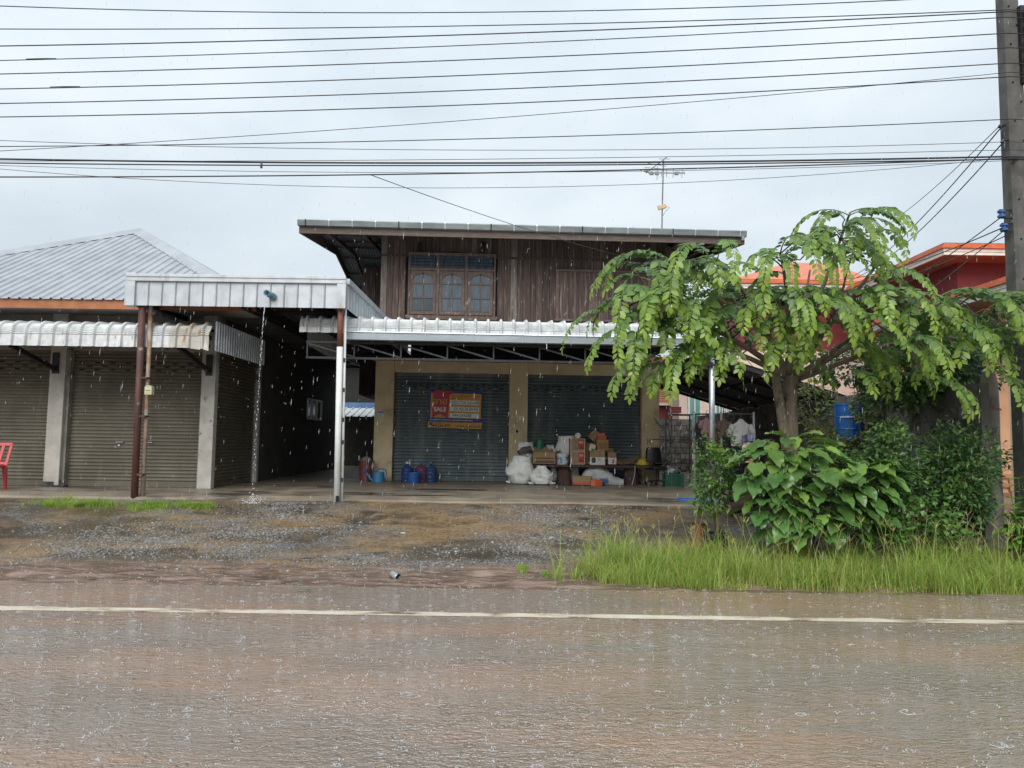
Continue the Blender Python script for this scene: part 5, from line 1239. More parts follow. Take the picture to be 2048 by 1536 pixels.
# blue water drum on the wall
q = at(1699, 845, 13.3); r_ = 28 / FPX * 13.3; zt_ = at(1699, 808, 13.3).z; zb_ = at(1699, 884, 13.3).z
dr = thing('blue_drum', 'bright blue plastic drum raised behind the shrubs', 'drum', (q.x, 13.3, zb_))
mb = MB(); h_ = zt_ - zb_; M_drum = pm('drum_blue', (.015, .13, .42), (.012, .10, .34), 4, .3)
mb.lathe([(r_ * .90, 0), (r_ * .95, .03), (r_ * .96, h_ * .3), (r_ * .99, h_ * .33), (r_ * .96, h_ * .36), (r_ * .97, h_ * .62), (r_ * 1.0, h_ * .65), (r_ * .97, h_ * .68), (r_, h_ * .94), (r_ * 1.03, h_ * .95), (r_ * 1.03, h_), (r_ * .96, h_), (r_ * .9, h_ * .97), (.01, h_ * .97)], 28); mb.build('body', M_drum, dr, smooth=False)
mb = MB(); mb.tube([(r_ * 1.0 * math.cos(a_ * .2 - 2.6), r_ * 1.0 * math.sin(a_ * .2 - 2.6), h_ * .64) for a_ in range(12)], .012, 6); mb.build('rope', M_whitec, dr)
mb = MB(); mb.box((-r_ * .8, -r_ * .6, -zb_ + .3), (-r_ * .6, r_ * .6, -.002)); mb.box((r_ * .6, -r_ * .6, -zb_ + .3), (r_ * .8, r_ * .6, -.002)); mb.build('stand', M_steeld, dr)

# --- left group: watering can, bottles, bin, bucket
q = hw(757, 968, -.55); s_ = 1 / FPX * 17
wc = thing('watering_can', 'light blue watering can in front of the left cream pillar', 'watering can', q, HY)
mb = MB(); rr = 11.5 * s_; hh = 24 * s_; mb.lathe([(rr, 0), (rr * 1.02, .02), (rr * .96, hh * .95), (rr * .9, hh), (rr * .3, hh * 1.02)], 24); mb.build('body', M_bluec, wc, smooth=False)
mb = MB(); mb.tube([(-rr * .8, 0, hh * .2), (-rr * 1.4, 0, hh * .42), (-rr * 1.9, 0, hh * .75), (-rr * 2.15, 0, hh * .98)], [.035, .028, .02, .018], 10); mb.build('spout', M_bluec, wc, smooth=True)
mb = MB(); mb.lathe([(.018, 0), (.04, .03), (.041, .04)], 12, (-rr * 2.15, 0, hh * .98), m=Matrix.Rotation(-.8, 3, 'Y')); mb.build('rose', M_bluec, wc)
mb = MB(); mb.tube([(-rr * .4, 0, hh), (-rr * .2, 0, hh * 1.22), (rr * .5, 0, hh * 1.25), (rr * 1.15, 0, hh * 1.15), (rr * 1.35, 0, hh * .85), (rr * 1.2, 0, hh * .5), (rr * .95, 0, hh * .4)], .018, 8); mb.build('handle', M_bluec, wc, smooth=True)
def carboy(label, px, mat, capm, ly):
    q = hw(px, 968, ly); t = thing('water_bottle', label, 'water bottle', q, HY, 'large water bottles by the shutter'); r = .142; n_ = 24
    pr = [(r * .9, 0), (r, .025), (r, .09), (r * .94, .105), (r, .12), (r, .18), (r * .94, .195), (r, .21), (r, .27), (r * .94, .285), (r, .30), (r, .33), (r * .85, .38), (r * .45, .42), (r * .24, .44), (r * .24, .475)]
    mb = MB(); mb.lathe(pr, n_); mb.build('body', mat, t, smooth=True)
    mb = MB(); mb.lathe([(r * .29, 0), (r * .3, .01), (r * .29, .045), (r * .2, .05)], 16, (0, 0, .47)); mb.build('cap', capm, t)
def clearp(n, c):
    m = pm(n, c, tuple(v * .8 for v in c), 3, .12, spec=.6)
    p = m.node_tree.nodes['Principled BSDF']; p.inputs['Transmission Weight'].default_value = .45; p.inputs['IOR'].default_value = 1.2; return m
M_cb = clearp('bottle_blue', (.06, .11, .34)); M_cpk = clearp('bottle_plum', (.22, .10, .20)); M_cb2 = clearp('bottle_deep_blue', (.06, .13, .30))
carboy('large blue water bottle with white cap, leftmost by the teal shutter', 814, M_cb, M_whitec, -.35)
carboy('large plum-coloured water bottle, middle of the three by the shutter', 842, M_cpk, M_bluep, -.42)
carboy('large blue water bottle with blue cap, rightmost by the teal shutter', 861, M_cb2, M_bluec, -.35)
q = hw(827, 971, -.72); bb = thing('blue_bucket', 'bright blue bucket standing before the water bottles', 'bucket', q, HY)
r = .155; mb = MB(); mb.lathe([(r * .76, 0), (r * .80, .01), (r * .98, .27), (r * 1.05, .275), (r * 1.05, .295), (r * .95, .295), (r * .75, .02), (.005, .02)], 28); mb.build('body', M_bluep, bb, smooth=False)
mb = MB(); mb.tube([(r * 1.04 * math.cos(a_ * math.pi / 10), -.05 - .02 * math.sin(a_ * math.pi / 10) - r * .5 * math.sin(a_ * math.pi / 10) , .27 - .07 * math.sin(a_ * math.pi / 10)) for a_ in range(11)], .005, 5); mb.build('bail', M_steel, bb)
q = hw(731, 968, -.35); bn = thing('maroon_bin', 'maroon plastic bin full of rubbish left of the cream pillar', 'bin', q, HY)
r = .165; mb = MB(); mb.lathe([(r * .8, 0), (r, .5), (r * 1.07, .5), (r * 1.07, .54), (r * .96, .54), (r * .93, .47), (.005, .47)], 20); mb.build('body', pm('maroon_plastic', (.15, .045, .05), (.12, .038, .042), 4, .5), bn)
mb = MB(); mb.lathe([(r * .8, .45), (r * .8, .55), (r * .5, .62), (.02, .64)], 16, wob=lambda a_, z_: 1 + .25 * noise.noise(Vector((math.cos(a_) * 2, math.sin(a_) * 2, z_ * 9)))); mb.build('rubbish', pm('rubbish', (.25, .24, .16), (.10, .10, .08), 12, .7), bn)
mb = MB(); mb.tube([(.03, -r * 1.02, .0), (.04, -r * 1.1, .75)], .008, 6); mb.build('stick', M_galv, bn)
q = hw(797, 966, -.1); mb = MB(); mb.box((-.2, -.06, 0), (.2, .06, .03)); o_ = mb.build('white_slab', M_whitec, bevel=.006); o_.location = q; o_.rotation_euler = (0, 0, HY); tag(o_, 'thin white slab on the floor left of the water bottles', 'slab')

# blue notice and graffiti on pillars, sockets
a, z1 = hl(755, 823, -.082); b, z0 = hl(767, 834, -.082)
pl_ = thing('number_plate', 'small blue and white notice plate on the left cream pillar', 'plate', HM.inverted() @ Vector(((a + b) / 2, -.084, (z0 + z1) / 2)), HY)
mb = MB(); hx, hz = (b - a) / 2, (z1 - z0) / 2; mb.box((-hx, -.006, -hz), (hx, 0, hz)); mb.build('panel', M_whitec, pl_)
mb = MB(); mb.box((-hx, -.0085, hz * .35), (hx, -.0065, hz)); mb.build('blue_band', M_bluec, pl_)
for i in range(2): mb = MB(); mb.box((-hx * .7, -.0085, -hz * .1 - i * hz * .4), (hx * (.6 - .3 * i), -.0065, hz * .08 - i * hz * .4)); mb.build('lettering', M_bluec, pl_)

# --- text helper
def text(body, size, mat, name, parent, loc, rot=(R(90), 0, 0), sx=1.0, bold=0, align='CENTER', shear=0):
    cu = bpy.data.curves.new(name, 'FONT'); cu.body = body; cu.size = size; cu.align_x = align; cu.align_y = 'CENTER'; cu.offset = bold; cu.extrude = .0006; cu.shear = shear
    o = bpy.data.objects.new(name, cu); col.objects.link(o)
    dg = bpy.context.evaluated_depsgraph_get(); me = bpy.data.meshes.new_from_object(o.evaluated_get(dg)); bpy.data.objects.remove(o); bpy.data.curves.remove(cu)
    me.materials.clear(); me.materials.append(mat)
    r = inst(name, me, parent, loc, rot, (sx, 1, 1)); return r
M_ink = pm('black_ink', (.03, .03, .04)); M_white = pm('white_ink', (.70, .70, .70), rough=.5)
q = hw(1296, 883, -.084)
g_ = text('K', .22, pm('brown_mark', (.20, .15, .085)), 'painted_letter', house, (0, 0, 0)); xx, zz_ = hl(1299, 884, -.0815); g_.location = (xx, -.0815, zz_)
mb = MB(); xx, zz_ = hl(1034, 863, -.082); mb.tube([(xx, -.08, zz_), (xx, -.095, zz_)], .028, 12); mb.build('socket', M_dark, pcream[1])
for i in range(9):
    a_ = prng.uniform(-.10, .09); b_ = prng.uniform(-.16, .10); mb = MB(); mb.bar((xx + a_, -.0815, zz_ + b_), (xx + a_ + prng.uniform(-.02, .02), -.0815, zz_ + b_ - prng.uniform(.01, .06)), .008, .002, up=(0, 1, 0)); mb.build('stain_mark', pm('stain_mark', (.10, .075, .045)), pcream[1])

# --- SALE banner on the shutter
BYL = .035
bc = hl(910.5, 819, BYL); s_ = 1 / FPX * 17.55
bn_ = thing('sale_banner', 'blue and orange sale banner with red ribbon tied to the left teal shutter', 'banner', HM.inverted() @ Vector((bc[0], BYL, bc[1])), HY)
bn_.rotation_euler = (0, R(.9), HY)
BW, BH = 107 * s_, 75 * s_
def brect(u0, v0, u1, v1, d, mat, nm):   # u right, v down, 0..1
    mb = MB(); mb.box((-BW / 2 + u0 * BW, -d - .0012, BH / 2 - v1 * BH), (-BW / 2 + u1 * BW, -d, BH / 2 - v0 * BH)); return mb.build(nm, mat, bn_)
M_bb = pm('banner_blue', (.012, .022, .17), rough=.45); M_bo = pm('banner_orange', (.56, .27, .025), (.50, .23, .02), 4, .45); M_br = pm('banner_red', (.36, .012, .03), rough=.45); M_bw = pm('banner_white', (.66, .68, .66), rough=.45)
mb = MB(); mb.box((-BW / 2, 0, -BH / 2), (BW / 2, .006, BH / 2)); mb.build('panel', M_bb, bn_)
brect(.04, .07, .98, .73, .001, M_bo, 'orange_panel'); brect(.0, .84, 1, 1, .001, M_bo, 'contact_strip'); brect(.41, -.0, 1, .055, .0012, M_bb, 'blue_edge')
U = lambda u: -BW / 2 + u * BW
V = lambda v: BH / 2 - v * BH
mb = MB(); mb.prism([(U(.07), V(.74)), (U(.08), V(.05)), (U(.12), V(-.01)), (U(.42), V(0.0)), (U(.45), V(.07)), (U(.385), V(.12)), (U(.365), V(.76)), (U(.22), V(.63))], -.0045, -.0030); mb.build('red_ribbon', M_br, bn_)
for i, v_ in enumerate((.25, .43, .60)): brect(.40, v_, .95, v_ + .12, .0045, M_bw, 'white_strip')
text('ขาย', BH * .25, M_bo, 'lettering', bn_, (U(.215), -.0062, V(.30)), bold=.004)
text('SALE', BH * .16, M_bw, 'lettering', bn_, (U(.215), -.0062, V(.51)), bold=.004)
for i, (tx, v_) in enumerate((('DS-CYA-SA-UPE', .315), ('55 921/0.30/94', .49), ('044-244288', .66))):
    text(tx, BH * .105, M_ink, 'handwriting', bn_, (U(.69 if i < 2 else .62), -.0072, V(v_)), shear=.25, sx=1.0)
text('044-244-288', BH * .10, M_ink, 'lettering', bn_, (U(.235), -.0036, V(.945)), bold=.0025)
text('www.bam.co.th', BH * .10, M_ink, 'lettering', bn_, (U(.76), -.0036, V(.935)), bold=.0012)
brect(.03, .86, .09, .94, .0026, M_bb, 'emblem'); brect(.03, .945, .09, .975, .0026, M_bw, 'emblem')
mb = MB()
for v_, u0, u1, mi in ((.785, .04, .84, 0), (.135, .43, .95, 1), (.205, .42, .55, 1), (.40, .42, .46, 1), (.575, .42, .46, 1), (.875, .105, .30, 1)):
    u = u0; mb.mi = mi
    while u < u1:
        w_ = prng.uniform(.008, .022); hgt = prng.uniform(.012, .022); mb.box((U(u), -.0038, V(v_ + hgt / 2)), (U(min(u + w_, u1)), -.0026, V(v_ - hgt / 2))); u += w_ + prng.uniform(.003, .008)
o_ = mb.build('fine_print', [M_bw, pm('brown_ink2', (.16, .07, .01))], bn_); o_['kind'] = 'stuff'
for u, v_ in ((.02, -.01), (.98, -.01)):
    mb = MB(); mb.tube([(U(u), .0, V(v_)), (U(u), .03, V(v_) + .05)], .003, 5); mb.build('tie', M_white, bn_)

# --- meter box on the rusty post
q = at(295, 780, CY + .02); mbx = thing('post_box', 'small cream letter box fixed to the pale pipe beside the rusty post', 'letter box', (q.x, CY + .1, q.z))
M_mb = pm('cream_box', (.60, .55, .38), (.52, .47, .33), 5, .5); hx, hz = 7 / FPX * 12.3, 9 / FPX * 12.3
mb = MB(); mb.box((-hx, -.06, -hz), (hx, .03, hz * .8)); mb.prism([(-hx * 1.05, hz * .8), (hx * 1.05, hz * .8), (0, hz * 1.1)], -.065, .03); mb.build('body', M_mb, mbx)
mb = MB(); mb.box((-hx * .7, -.0625, -hz * .15), (hx * .7, -.0605, -hz * .05)); mb.build('slot', M_dark, mbx); mb = MB(); mb.box((-hx * .85, -.063, -hz * .9), (hx * .85, -.0605, -hz * .35)); mb.build('door', pm('box_door', (.45, .42, .26), rough=.5), mbx)

# --- sandals
def sandal(label, px, py, rz, mat, flip=0):
    q = onz(px, py, FL); t = thing('sandal', label, 'sandal', (q.x, q.y, FL), rz, 'sandals left on the apron')
    mb = MB(); n_ = 18; ol = []
    for j in range(n_):
        a_ = 2 * math.pi * j / n_; x_ = .13 * math.cos(a_); ol.append((x_, .05 * math.sin(a_) * (1 + .2 * math.cos(a_))))
    mb.add([(x_, y_, 0) for x_, y_ in ol] + [(x_, y_, .028 + .012 * abs(x_) / .13) for x_, y_ in ol], [tuple(range(n_ - 1, -1, -1)), tuple(range(n_, 2 * n_))] + [(i, (i + 1) % n_, (i + 1) % n_ + n_, i + n_) for i in range(n_)]); mb.build('sole', mat, t)
    mb = MB(); rows = []
    for x_ in (.015, .075):
        rows.append([(x_, .056 * math.cos(math.pi * j / 8), .02 + .06 * math.sin(math.pi * j / 8)) for j in range(9)])
    mb.grid(rows); mb.grid([[(x_, y_ * .94, z_ - .006) for x_, y_, z_ in r] for r in rows[::-1]]); mb.build('strap', mat, t)
M_brownl = pm('brown_leather', (.16, .09, .055), (.12, .07, .045), 6, .6)
sandal('black sandal beside the broken plinth, left one of the pair', 119, 974, .5, M_black)
sandal('black sandal beside the broken plinth, right one of the pair', 146, 971, .2, M_black)
sandal('black sandal just right of the rusty post', 302, 969, -.1, M_black)
sandal('black sandal left of the brown one by the corner pillar', 374, 974, .9, M_black)
sandal('brown sandal at the foot of the corner pillar', 391, 969, .2, M_brownl)

# --- red plastic chair
ch = thing('red_chair', 'red plastic stacking chair cut by the left edge of the picture', 'chair', (-9.22, 12.95, FL), R(12))
mb = MB(); rows = []
mb.box((-.22, -.22, .40), (.22, .2, .43)); mb.build('seat', M_red, ch, bevel=.012)
mb = MB(); pts_o = [(-.2, .42), (-.245, .76), (-.2, .82), (.2, .82), (.245, .76), (.2, .42)]
def backpt(x, z): return (x, .2 + (z - .42) * .28, z)
def slat(mb, x0, z0, x1, z1, w_):
    mb.bar(backpt(x0, z0), backpt(x1, z1), w_, .018, up=(0, -1, .28))
slat(mb, -.21, .42, -.245, .80, .05); slat(mb, .21, .42, .245, .80, .05); slat(mb, -.26, .80, .26, .80, .06); slat(mb, -.2, .46, .2, .46, .05)
mb.build('backrest', M_red, ch, bevel=.006)
for x_ in (-.11, 0, .11): mb = MB(); slat(mb, x_ * .8, .47, x_ * 1.1, .79, .055); mb.build('back_slat', M_red, ch, bevel=.006)
for x_, y_ in ((-.2, -.2), (.2, -.2), (-.2, .19), (.2, .19)):
    mb = MB(); mb.add([(x_ * a_ + dx, y_ * a_ + dy, z_) for z_, a_, s_ in ((0, 1.12, .018), (.40, 1, .034)) for dx, dy in ((-s_, -s_), (s_, -s_), (s_, s_), (-s_, s_))], [(3, 2, 1, 0), (4, 5, 6, 7), (0, 1, 5, 4), (1, 2, 6, 5), (2, 3, 7, 6), (3, 0, 4, 7)]); mb.build('leg', M_red, ch)

# --- small things in front
q = og(790, 1158); cn = thing('tin_can', 'empty silver tin can lying in the mud at the road edge', 'can', (q.x, q.y, q.z + .035)); cn.rotation_euler = (R(100), 0, R(50))
mb = MB(); mb.lathe([(.042, -.055), (.044, -.05), (.042, -.04), (.042, .04), (.044, .05), (.040, .055), (.038, .05), (.038, -.05), (.004, -.05)], 18); mb.build('body', pm('tin', (.5, .5, .5), (.3, .3, .29), 8, .3, metal=.8), cn)
mb = MB(); mb.lathe([(.0375, -.0495), (.0375, -.045)], 18); mb.build('base', M_dark, cn)
q = og(607, 1186); mb = MB(); mb.add([(-.09, 0, .01), (-.03, -.02, .02), (-.03, .02, .012), (.05, -.018, .022), (.05, .02, .01), (.1, 0, .014), (-.03, 0, .028), (.05, 0, .026)], [(0, 1, 6), (0, 6, 2), (1, 3, 7, 6), (6, 7, 4, 2), (3, 5, 7), (7, 5, 4)])
M_leafr = pm('fallen_leaf', (.07, .12, .03), (.1, .12, .03), 6, .4)
o_ = mb.build('fallen_leaf', M_leafr); o_.location = (q.x, q.y, .004); tag(o_, 'single green leaf fallen on the wet road near the white line', 'leaf')
q = og(1385, 1007)
mb = MB(); pts = []
for a_ in range(60):
    t_ = a_ / 59 * 4 * math.pi + .5; rr = .36 + .02 * math.sin(a_ * .3); x_, y_ = q.x + .10 + rr * math.cos(t_), q.y + .05 + rr * .8 * math.sin(t_); pts.append((x_, y_, gz(x_, y_) + .05 + a_ * .0004))
mb.tube(pts, .015, 8); tag(mb.build('garden_hose', pm('blue_hose', (.02, .16, .55), rough=.3), smooth=True), 'coiled bright blue garden hose on the ground beside the potted shrub', 'hose')
for i, (px_, py_, sz) in enumerate(((806, 1068, .028), (708, 1138, .012), (1160, 1066, .025), (912, 1141, .012), (1128, 1140, .02))):
    q = og(px_, py_); mb = MB(); mb.obox((0, 0, .008), (sz * 2.2, sz * 1.4, .012), Matrix.Rotation(.3 * i, 3, 'Z')); o_ = mb.build('litter', M_whitec if i % 2 == 0 else M_bluec, bevel=.003); o_.location = q
    tag(o_, ('largest white scrap of litter, midway up the dirt slope', 'tiny blue scrap at the road edge left of the tin can', 'white scrap on the gravel left of the tall grass', 'tiny blue scrap at the road edge right of the tin can', 'white scrap in the mud just left of the tall grass')[i], 'litter', 'scraps of litter')
# ================================================================== VEGETATION
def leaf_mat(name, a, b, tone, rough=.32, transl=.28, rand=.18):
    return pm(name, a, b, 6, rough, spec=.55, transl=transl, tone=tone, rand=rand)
M_frond = leaf_mat('frond_green', (.095, .18, .055), (.12, .22, .065), (.30, .43, .06), rough=.34, transl=.4)
M_big = leaf_mat('broad_leaf', (.065, .15, .042), (.09, .20, .055), (.27, .42, .085), .25, .25, .25)
M_small = leaf_mat('small_leaf', (.05, .125, .034), (.075, .17, .044), (.21, .35, .06), .35, .25, 0)
M_darkleaf = leaf_mat('dark_leaf', (.045, .11, .034), (.065, .155, .044), (.19, .32, .06), .38, .22, 0)
M_vine = leaf_mat('vine_leaf', (.05, .11, .022), (.07, .14, .028), (.22, .22, .03), .4, .3, 0)
M_bright = leaf_mat('bright_leaf', (.09, .22, .03), (.12, .27, .04), (.22, .38, .06), .35, .3, .12)
M_grass = leaf_mat('grass_blade', (.25, .41, .06), (.30, .47, .08), (.58, .55, .2), .45, .5, 0)
M_bark = pm('pale_bark', (.22, .175, .125), (.14, .11, .08), 5, .8, bump=.6, bscale=20, stretch=(3, 3, .6), c3=(.07, .055, .042), s3=4, lo3=.55, hi3=.65)
M_twig = pm('green_twig', (.13, .15, .05), (.10, .11, .04), 6, .6)

def leaflet(mb, base, d, up, L_, Wd, fold=.18, curl=.15, tone=0.0, wavy=0):
    """one leaf blade of real shape: folded along its midrib, curling at the tip"""
    d = d.normalized(); s = d.cross(up)
    if s.length < 1e-4: s = d.cross(Vector((1, 0, 0)))
    s.normalize(); n_ = s.cross(d)
    prof = ((0, .04), (.18, .62), (.42, .98), (.68, .86), (.88, .46), (1, .03))
    vs = []
    for i, (t, wv) in enumerate(prof):
        c = base + d * (L_ * t) - n_ * (curl * L_ * t * t); hw_ = Wd / 2 * wv
        wq = wavy * Wd * math.sin(i * 2.4 + L_ * 40)
        vs += [c - s * hw_ + n_ * (fold * hw_ + wq), c, c + s * hw_ + n_ * (fold * hw_ - wq)]
    fs = []
    for i in range(5):
        a = i * 3; fs += [(a, a + 1, a + 4, a + 3), (a + 1, a + 2, a + 5, a + 4)]
    mb.add(vs, fs)
    if mb.att is not None: mb.att += [tone] * len(vs)

def frond_mesh(seed, length, e0, droop, npair, L_, Wd):
    """pinnate spray: arching stem along +x that droops, with leaflets in two rows"""
    rg_ = random.Random(seed); mb = MB(); mb.att = []
    pts = []; p = Vector((0, 0, 0)); k = 26; side = rg_.uniform(-.25, .25)
    for i in range(k + 1):
        t = i / k; el = e0 - droop * t ** 1.05; az = side * t
        pts.append(p.copy()); p = p + Vector((math.cos(el) * math.cos(az), math.cos(el) * math.sin(az), math.sin(el))) * (length / k)
    n0 = len(mb.v); mb.tube(pts, [.009 * (1 - .75 * i / k) for i in range(k + 1)], 5); mb.att += [.35] * (len(mb.v) - n0); mb_m = len(mb.f)
    for i in range(npair):
        t = .10 + .90 * (i + .5) / npair; q = t * k; j = min(k - 1, int(q)); c = pts[j].lerp(pts[j + 1], q - j); d = (pts[j + 1] - pts[j]).normalized()
        up = Vector((0, 0, 1)); s = d.cross(up)
        if s.length < .1: s = Vector((0, 1, 0))
        s.normalize(); nn = s.cross(d)
        for sg in (-1, 1):
            tt = rg_.uniform(-.2, .2); dd = (s * sg * (1 + tt) + d * rg_.uniform(.35, .75) - Vector((0, 0, 1)) * rg_.uniform(.10, .55) + nn * rg_.uniform(-.1, .25))
            sc_ = (1 - .35 * max(0, t - .75) / .25) * rg_.uniform(.72, 1.15) * (.75 + .25 * min(1, t * 4))
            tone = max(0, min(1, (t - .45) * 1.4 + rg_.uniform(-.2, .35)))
            upv = nn + Vector((rg_.uniform(-.7, .7), rg_.uniform(-.7, .7), rg_.uniform(-.2, .2)))
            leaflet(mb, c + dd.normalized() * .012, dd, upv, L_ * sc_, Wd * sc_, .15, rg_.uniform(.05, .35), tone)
    if npair:
        leaflet(mb, pts[-1], pts[-1] - pts[-2], Vector((1, 0, .3)), L_ * .8, Wd * .75, .15, .2, .9)
    return mb.mesh('compound_leaf', M_frond, smooth=True, recalc=False)

# --- the drooping tree
TY = 10.1
tb = og(1578, 1010); tb = Vector((at(1580, 870, TY).x, TY, gz(0, TY) + .0))
tree = thing('drooping_tree', 'leafy tree with arching drooping compound leaves in front of the lean-to', 'tree', tb)
def tp(px, py, Y): return at(px, py, Y) - tb
fk = tp(1578, 745, TY)
mb = MB(); mb.tube([Vector((0.02, 0, -.15)), tp(1583, 960, TY), tp(1582, 870, TY), tp(1580, 800, TY), tp(1582, 752, TY)], [.135, .105, .096, .094, .10], 16); mb.build('trunk', M_bark, tree, smooth=True)
mb = MB(); mb.tube([tp(1578, 940, TY - .03), tp(1568, 860, TY - .06), tp(1557, 790, TY - .04), tp(1548, 735, TY - .05)], [.07, .068, .065, .05], 12); mb.build('trunk', M_bark, tree, smooth=True)
mb = MB(); mb.tube([tp(1548, 738, TY - .05), tp(1545, 734, TY - .05)], [.052, .04], 12); mb.build('cut_stub', pm('cut_wood', (.45, .36, .24), (.36, .28, .18), 8, .7), tree)
boughs = [  # start px,py,Y -> via -> tip
 ((1570, 748, TY), (1540, 660, 9.8), (1440, 560, 9.5), (1345, 520, 9.4)),
 ((1572, 748, TY), (1530, 640, 9.9), (1470, 540, 9.7), (1420, 518, 9.5)),
 ((1576, 748, TY), (1580, 650, 9.9), (1575, 560, 9.6), (1560, 508, 9.4)),
 ((1580, 748, TY), (1620, 640, 10.0), (1660, 540, 9.9), (1700, 425, 9.8)),
 ((1584, 750, TY), (1660, 640, 10.1), (1740, 560, 10.0), (1770, 500, 9.9)),
 ((1588, 755, TY), (1650, 720, 9.9), (1720, 660, 9.6), (1790, 600, 9.3)),
 ((1588, 760, TY), (1660, 715, 10.2), (1780, 640, 10.0), (1900, 600, 9.5)),
 ((1588, 760, TY), (1680, 730, 10.4), (1850, 650, 10.2), (1985, 628, 9.6)),
 ((1572, 752, TY), (1500, 690, 9.8), (1400, 640, 9.6), (1300, 600, 9.4)),
 ((1570, 752, TY), (1510, 720, 9.8), (1450, 690, 9.7), (1400, 690, 9.6)),
 ((1584, 752, TY), (1640, 680, 9.7), (1680, 620, 9.4), (1690, 560, 9.2)),
 ((1580, 748, TY), (1600, 680, 10.3), (1610, 600, 10.4), (1620, 540, 10.5)),
]
bpts = []
for b in boughs:
    P_ = [tp(*q) for q in b]; ps = []
    for i in range(19):
        t = i / 18; a, b_, c, d = P_
        ps.append(a * (1 - t) ** 3 + b_ * 3 * t * (1 - t) ** 2 + c * 3 * t * t * (1 - t) + d * t ** 3)
    mb = MB(); mb.tube(ps, [.045 * (1 - .8 * i / 18) + .004 for i in range(19)], 8); mb.build('branch', M_bark, tree, smooth=True); bpts.append(ps)
FR_ = []
for i in range(9):
    FR_.append(frond_mesh(100 + i, (.8, .95, 1.15, 1.3, 1.4, 1.05, .9, 1.2, .65)[i], (.35, .45, .5, .55, .6, .1, -.2, .3, .2)[i], (1.7, 1.9, 2.0, 2.1, 2.15, 1.6, 1.2, 1.85, 1.4)[i], (13, 15, 18, 20, 21, 16, 14, 18, 10)[i], .130, .070))
trg = random.Random(21); fronds = []
def add_frond(p, az, k=None, s=1.0, roll=0, tilt=0):
    if len(fronds) >= 300: return
    k = trg.randrange(9) if k is None else k
    fronds.append(inst('compound_leaf', FR_[k], tree, p, (roll, tilt, az), (s, s, s)))
for bi, ps in enumerate(bpts):      # radiating from the outer half of every bough
    n_ = (11, 11, 12, 15, 10, 9, 12, 12, 11, 8, 9, 7)[bi]
    for i in range(n_):
        t = 1 - (i / n_) ** 1.25 * .62; j = int(t * 18); p = ps[min(18, j)]; d = ps[min(18, j + 1)] - ps[max(0, j - 1)]
        az0 = math.atan2(d.y, d.x); az = az0 + trg.choice((-1, 1)) * trg.uniform(.1, 1.7) * (1 if i else .1)
        add_frond(p, az, s=trg.uniform(.75, 1.08), roll=trg.uniform(-.25, .25), tilt=trg.uniform(-.2, .25))
extra = [  # leaves that make the outline: tip sprays at the places the photograph shows them
 (1345, 525, 9.35, 185, 3), (1330, 535, 9.3, 195, 4), (1310, 545, 9.4, 190, 2), (1290, 600, 9.3, 190, 1), (1250, 625, 9.3, 200, 7),
 (1420, 520, 9.3, 230, 3), (1435, 520, 9.2, 260, 4), (1400, 540, 9.3, 245, 2), (1380, 600, 9.3, 215, 2), (1340, 640, 9.3, 205, 3), (1310, 650, 9.2, 225, 4), (1330, 660, 9.2, 250, 2),
 (1560, 510, 9.2, 265, 4), (1580, 505, 9.2, 290, 4), (1540, 520, 9.2, 240, 3), (1600, 520, 9.3, 310, 3), (1560, 600, 9.2, 260, 3), (1530, 620, 9.2, 230, 2), (1600, 620, 9.1, 280, 4), (1620, 640, 9.2, 300, 2), (1500, 650, 9.3, 215, 3),
 (1700, 432, 9.7, 180, 1), (1700, 430, 9.7, 350, 0), (1715, 440, 9.6, 290, 2), (1690, 440, 9.7, 210, 1), (1735, 470, 9.7, 330, 0), (1745, 500, 9.7, 300, 1),
 (1790, 540, 9.3, 290, 3), (1810, 560, 9.2, 310, 2), (1760, 600, 9.2, 270, 4), (1730, 620, 9.2, 250, 3), (1850, 590, 9.3, 300, 3), (1870, 600, 9.2, 330, 2),
 (1950, 615, 9.3, 300, 4), (1980, 622, 9.3, 320, 3), (2010, 620, 9.2, 330, 4), (2030, 640, 9.2, 290, 3), (1920, 610, 9.2, 280, 3), (2050, 625, 9.3, 300, 4), (1990, 660, 9.1, 300, 4), (1940, 680, 9.1, 310, 3), (2040, 700, 9.1, 300, 2),
 (1420, 700, 9.4, 220, 2), (1390, 720, 9.3, 235, 3), (1450, 700, 9.4, 280, 0), (1470, 720, 9.4, 300, 8), (1340, 730, 9.35, 230, 2), (1650, 660, 9.2, 290, 3), (1690, 680, 9.1, 300, 2), (1840, 700, 9.2, 310, 3), (1800, 690, 9.1, 290, 2)]
for i in range(96):   # hanging curtains of leaves in front of the boughs
    c_ = ((1400, 560), (1340, 660), (1560, 560), (1600, 620), (1540, 640), (1700, 470), (1770, 600), (1730, 640), (1860, 640), (1960, 640), (2020, 690), (1640, 640))[i % 12] if i < 52 else ((1255, 610), (1300, 560), (1310, 670), (1370, 630), (1690, 455), (1420, 680), (1740, 480), (1570, 660), (1650, 505), (1790, 660), (1900, 660), (1990, 640), (1350, 540))[i % 13]; px_, py_ = trg.gauss(c_[0], 22), trg.gauss(c_[1], 25)
    extra.append((px_, py_, trg.uniform(8.95, 9.5), trg.uniform(190, 350), trg.choice((0, 1, 2, 5, 6, 7, 8))))
for px_, py_, Y_, az, k_ in extra:
    add_frond(tp(px_, py_, Y_), R(az - 0) + trg.uniform(-.15, .15), k_, trg.uniform(.85, 1.05), trg.uniform(-.15, .15), trg.uniform(-.1, .1))
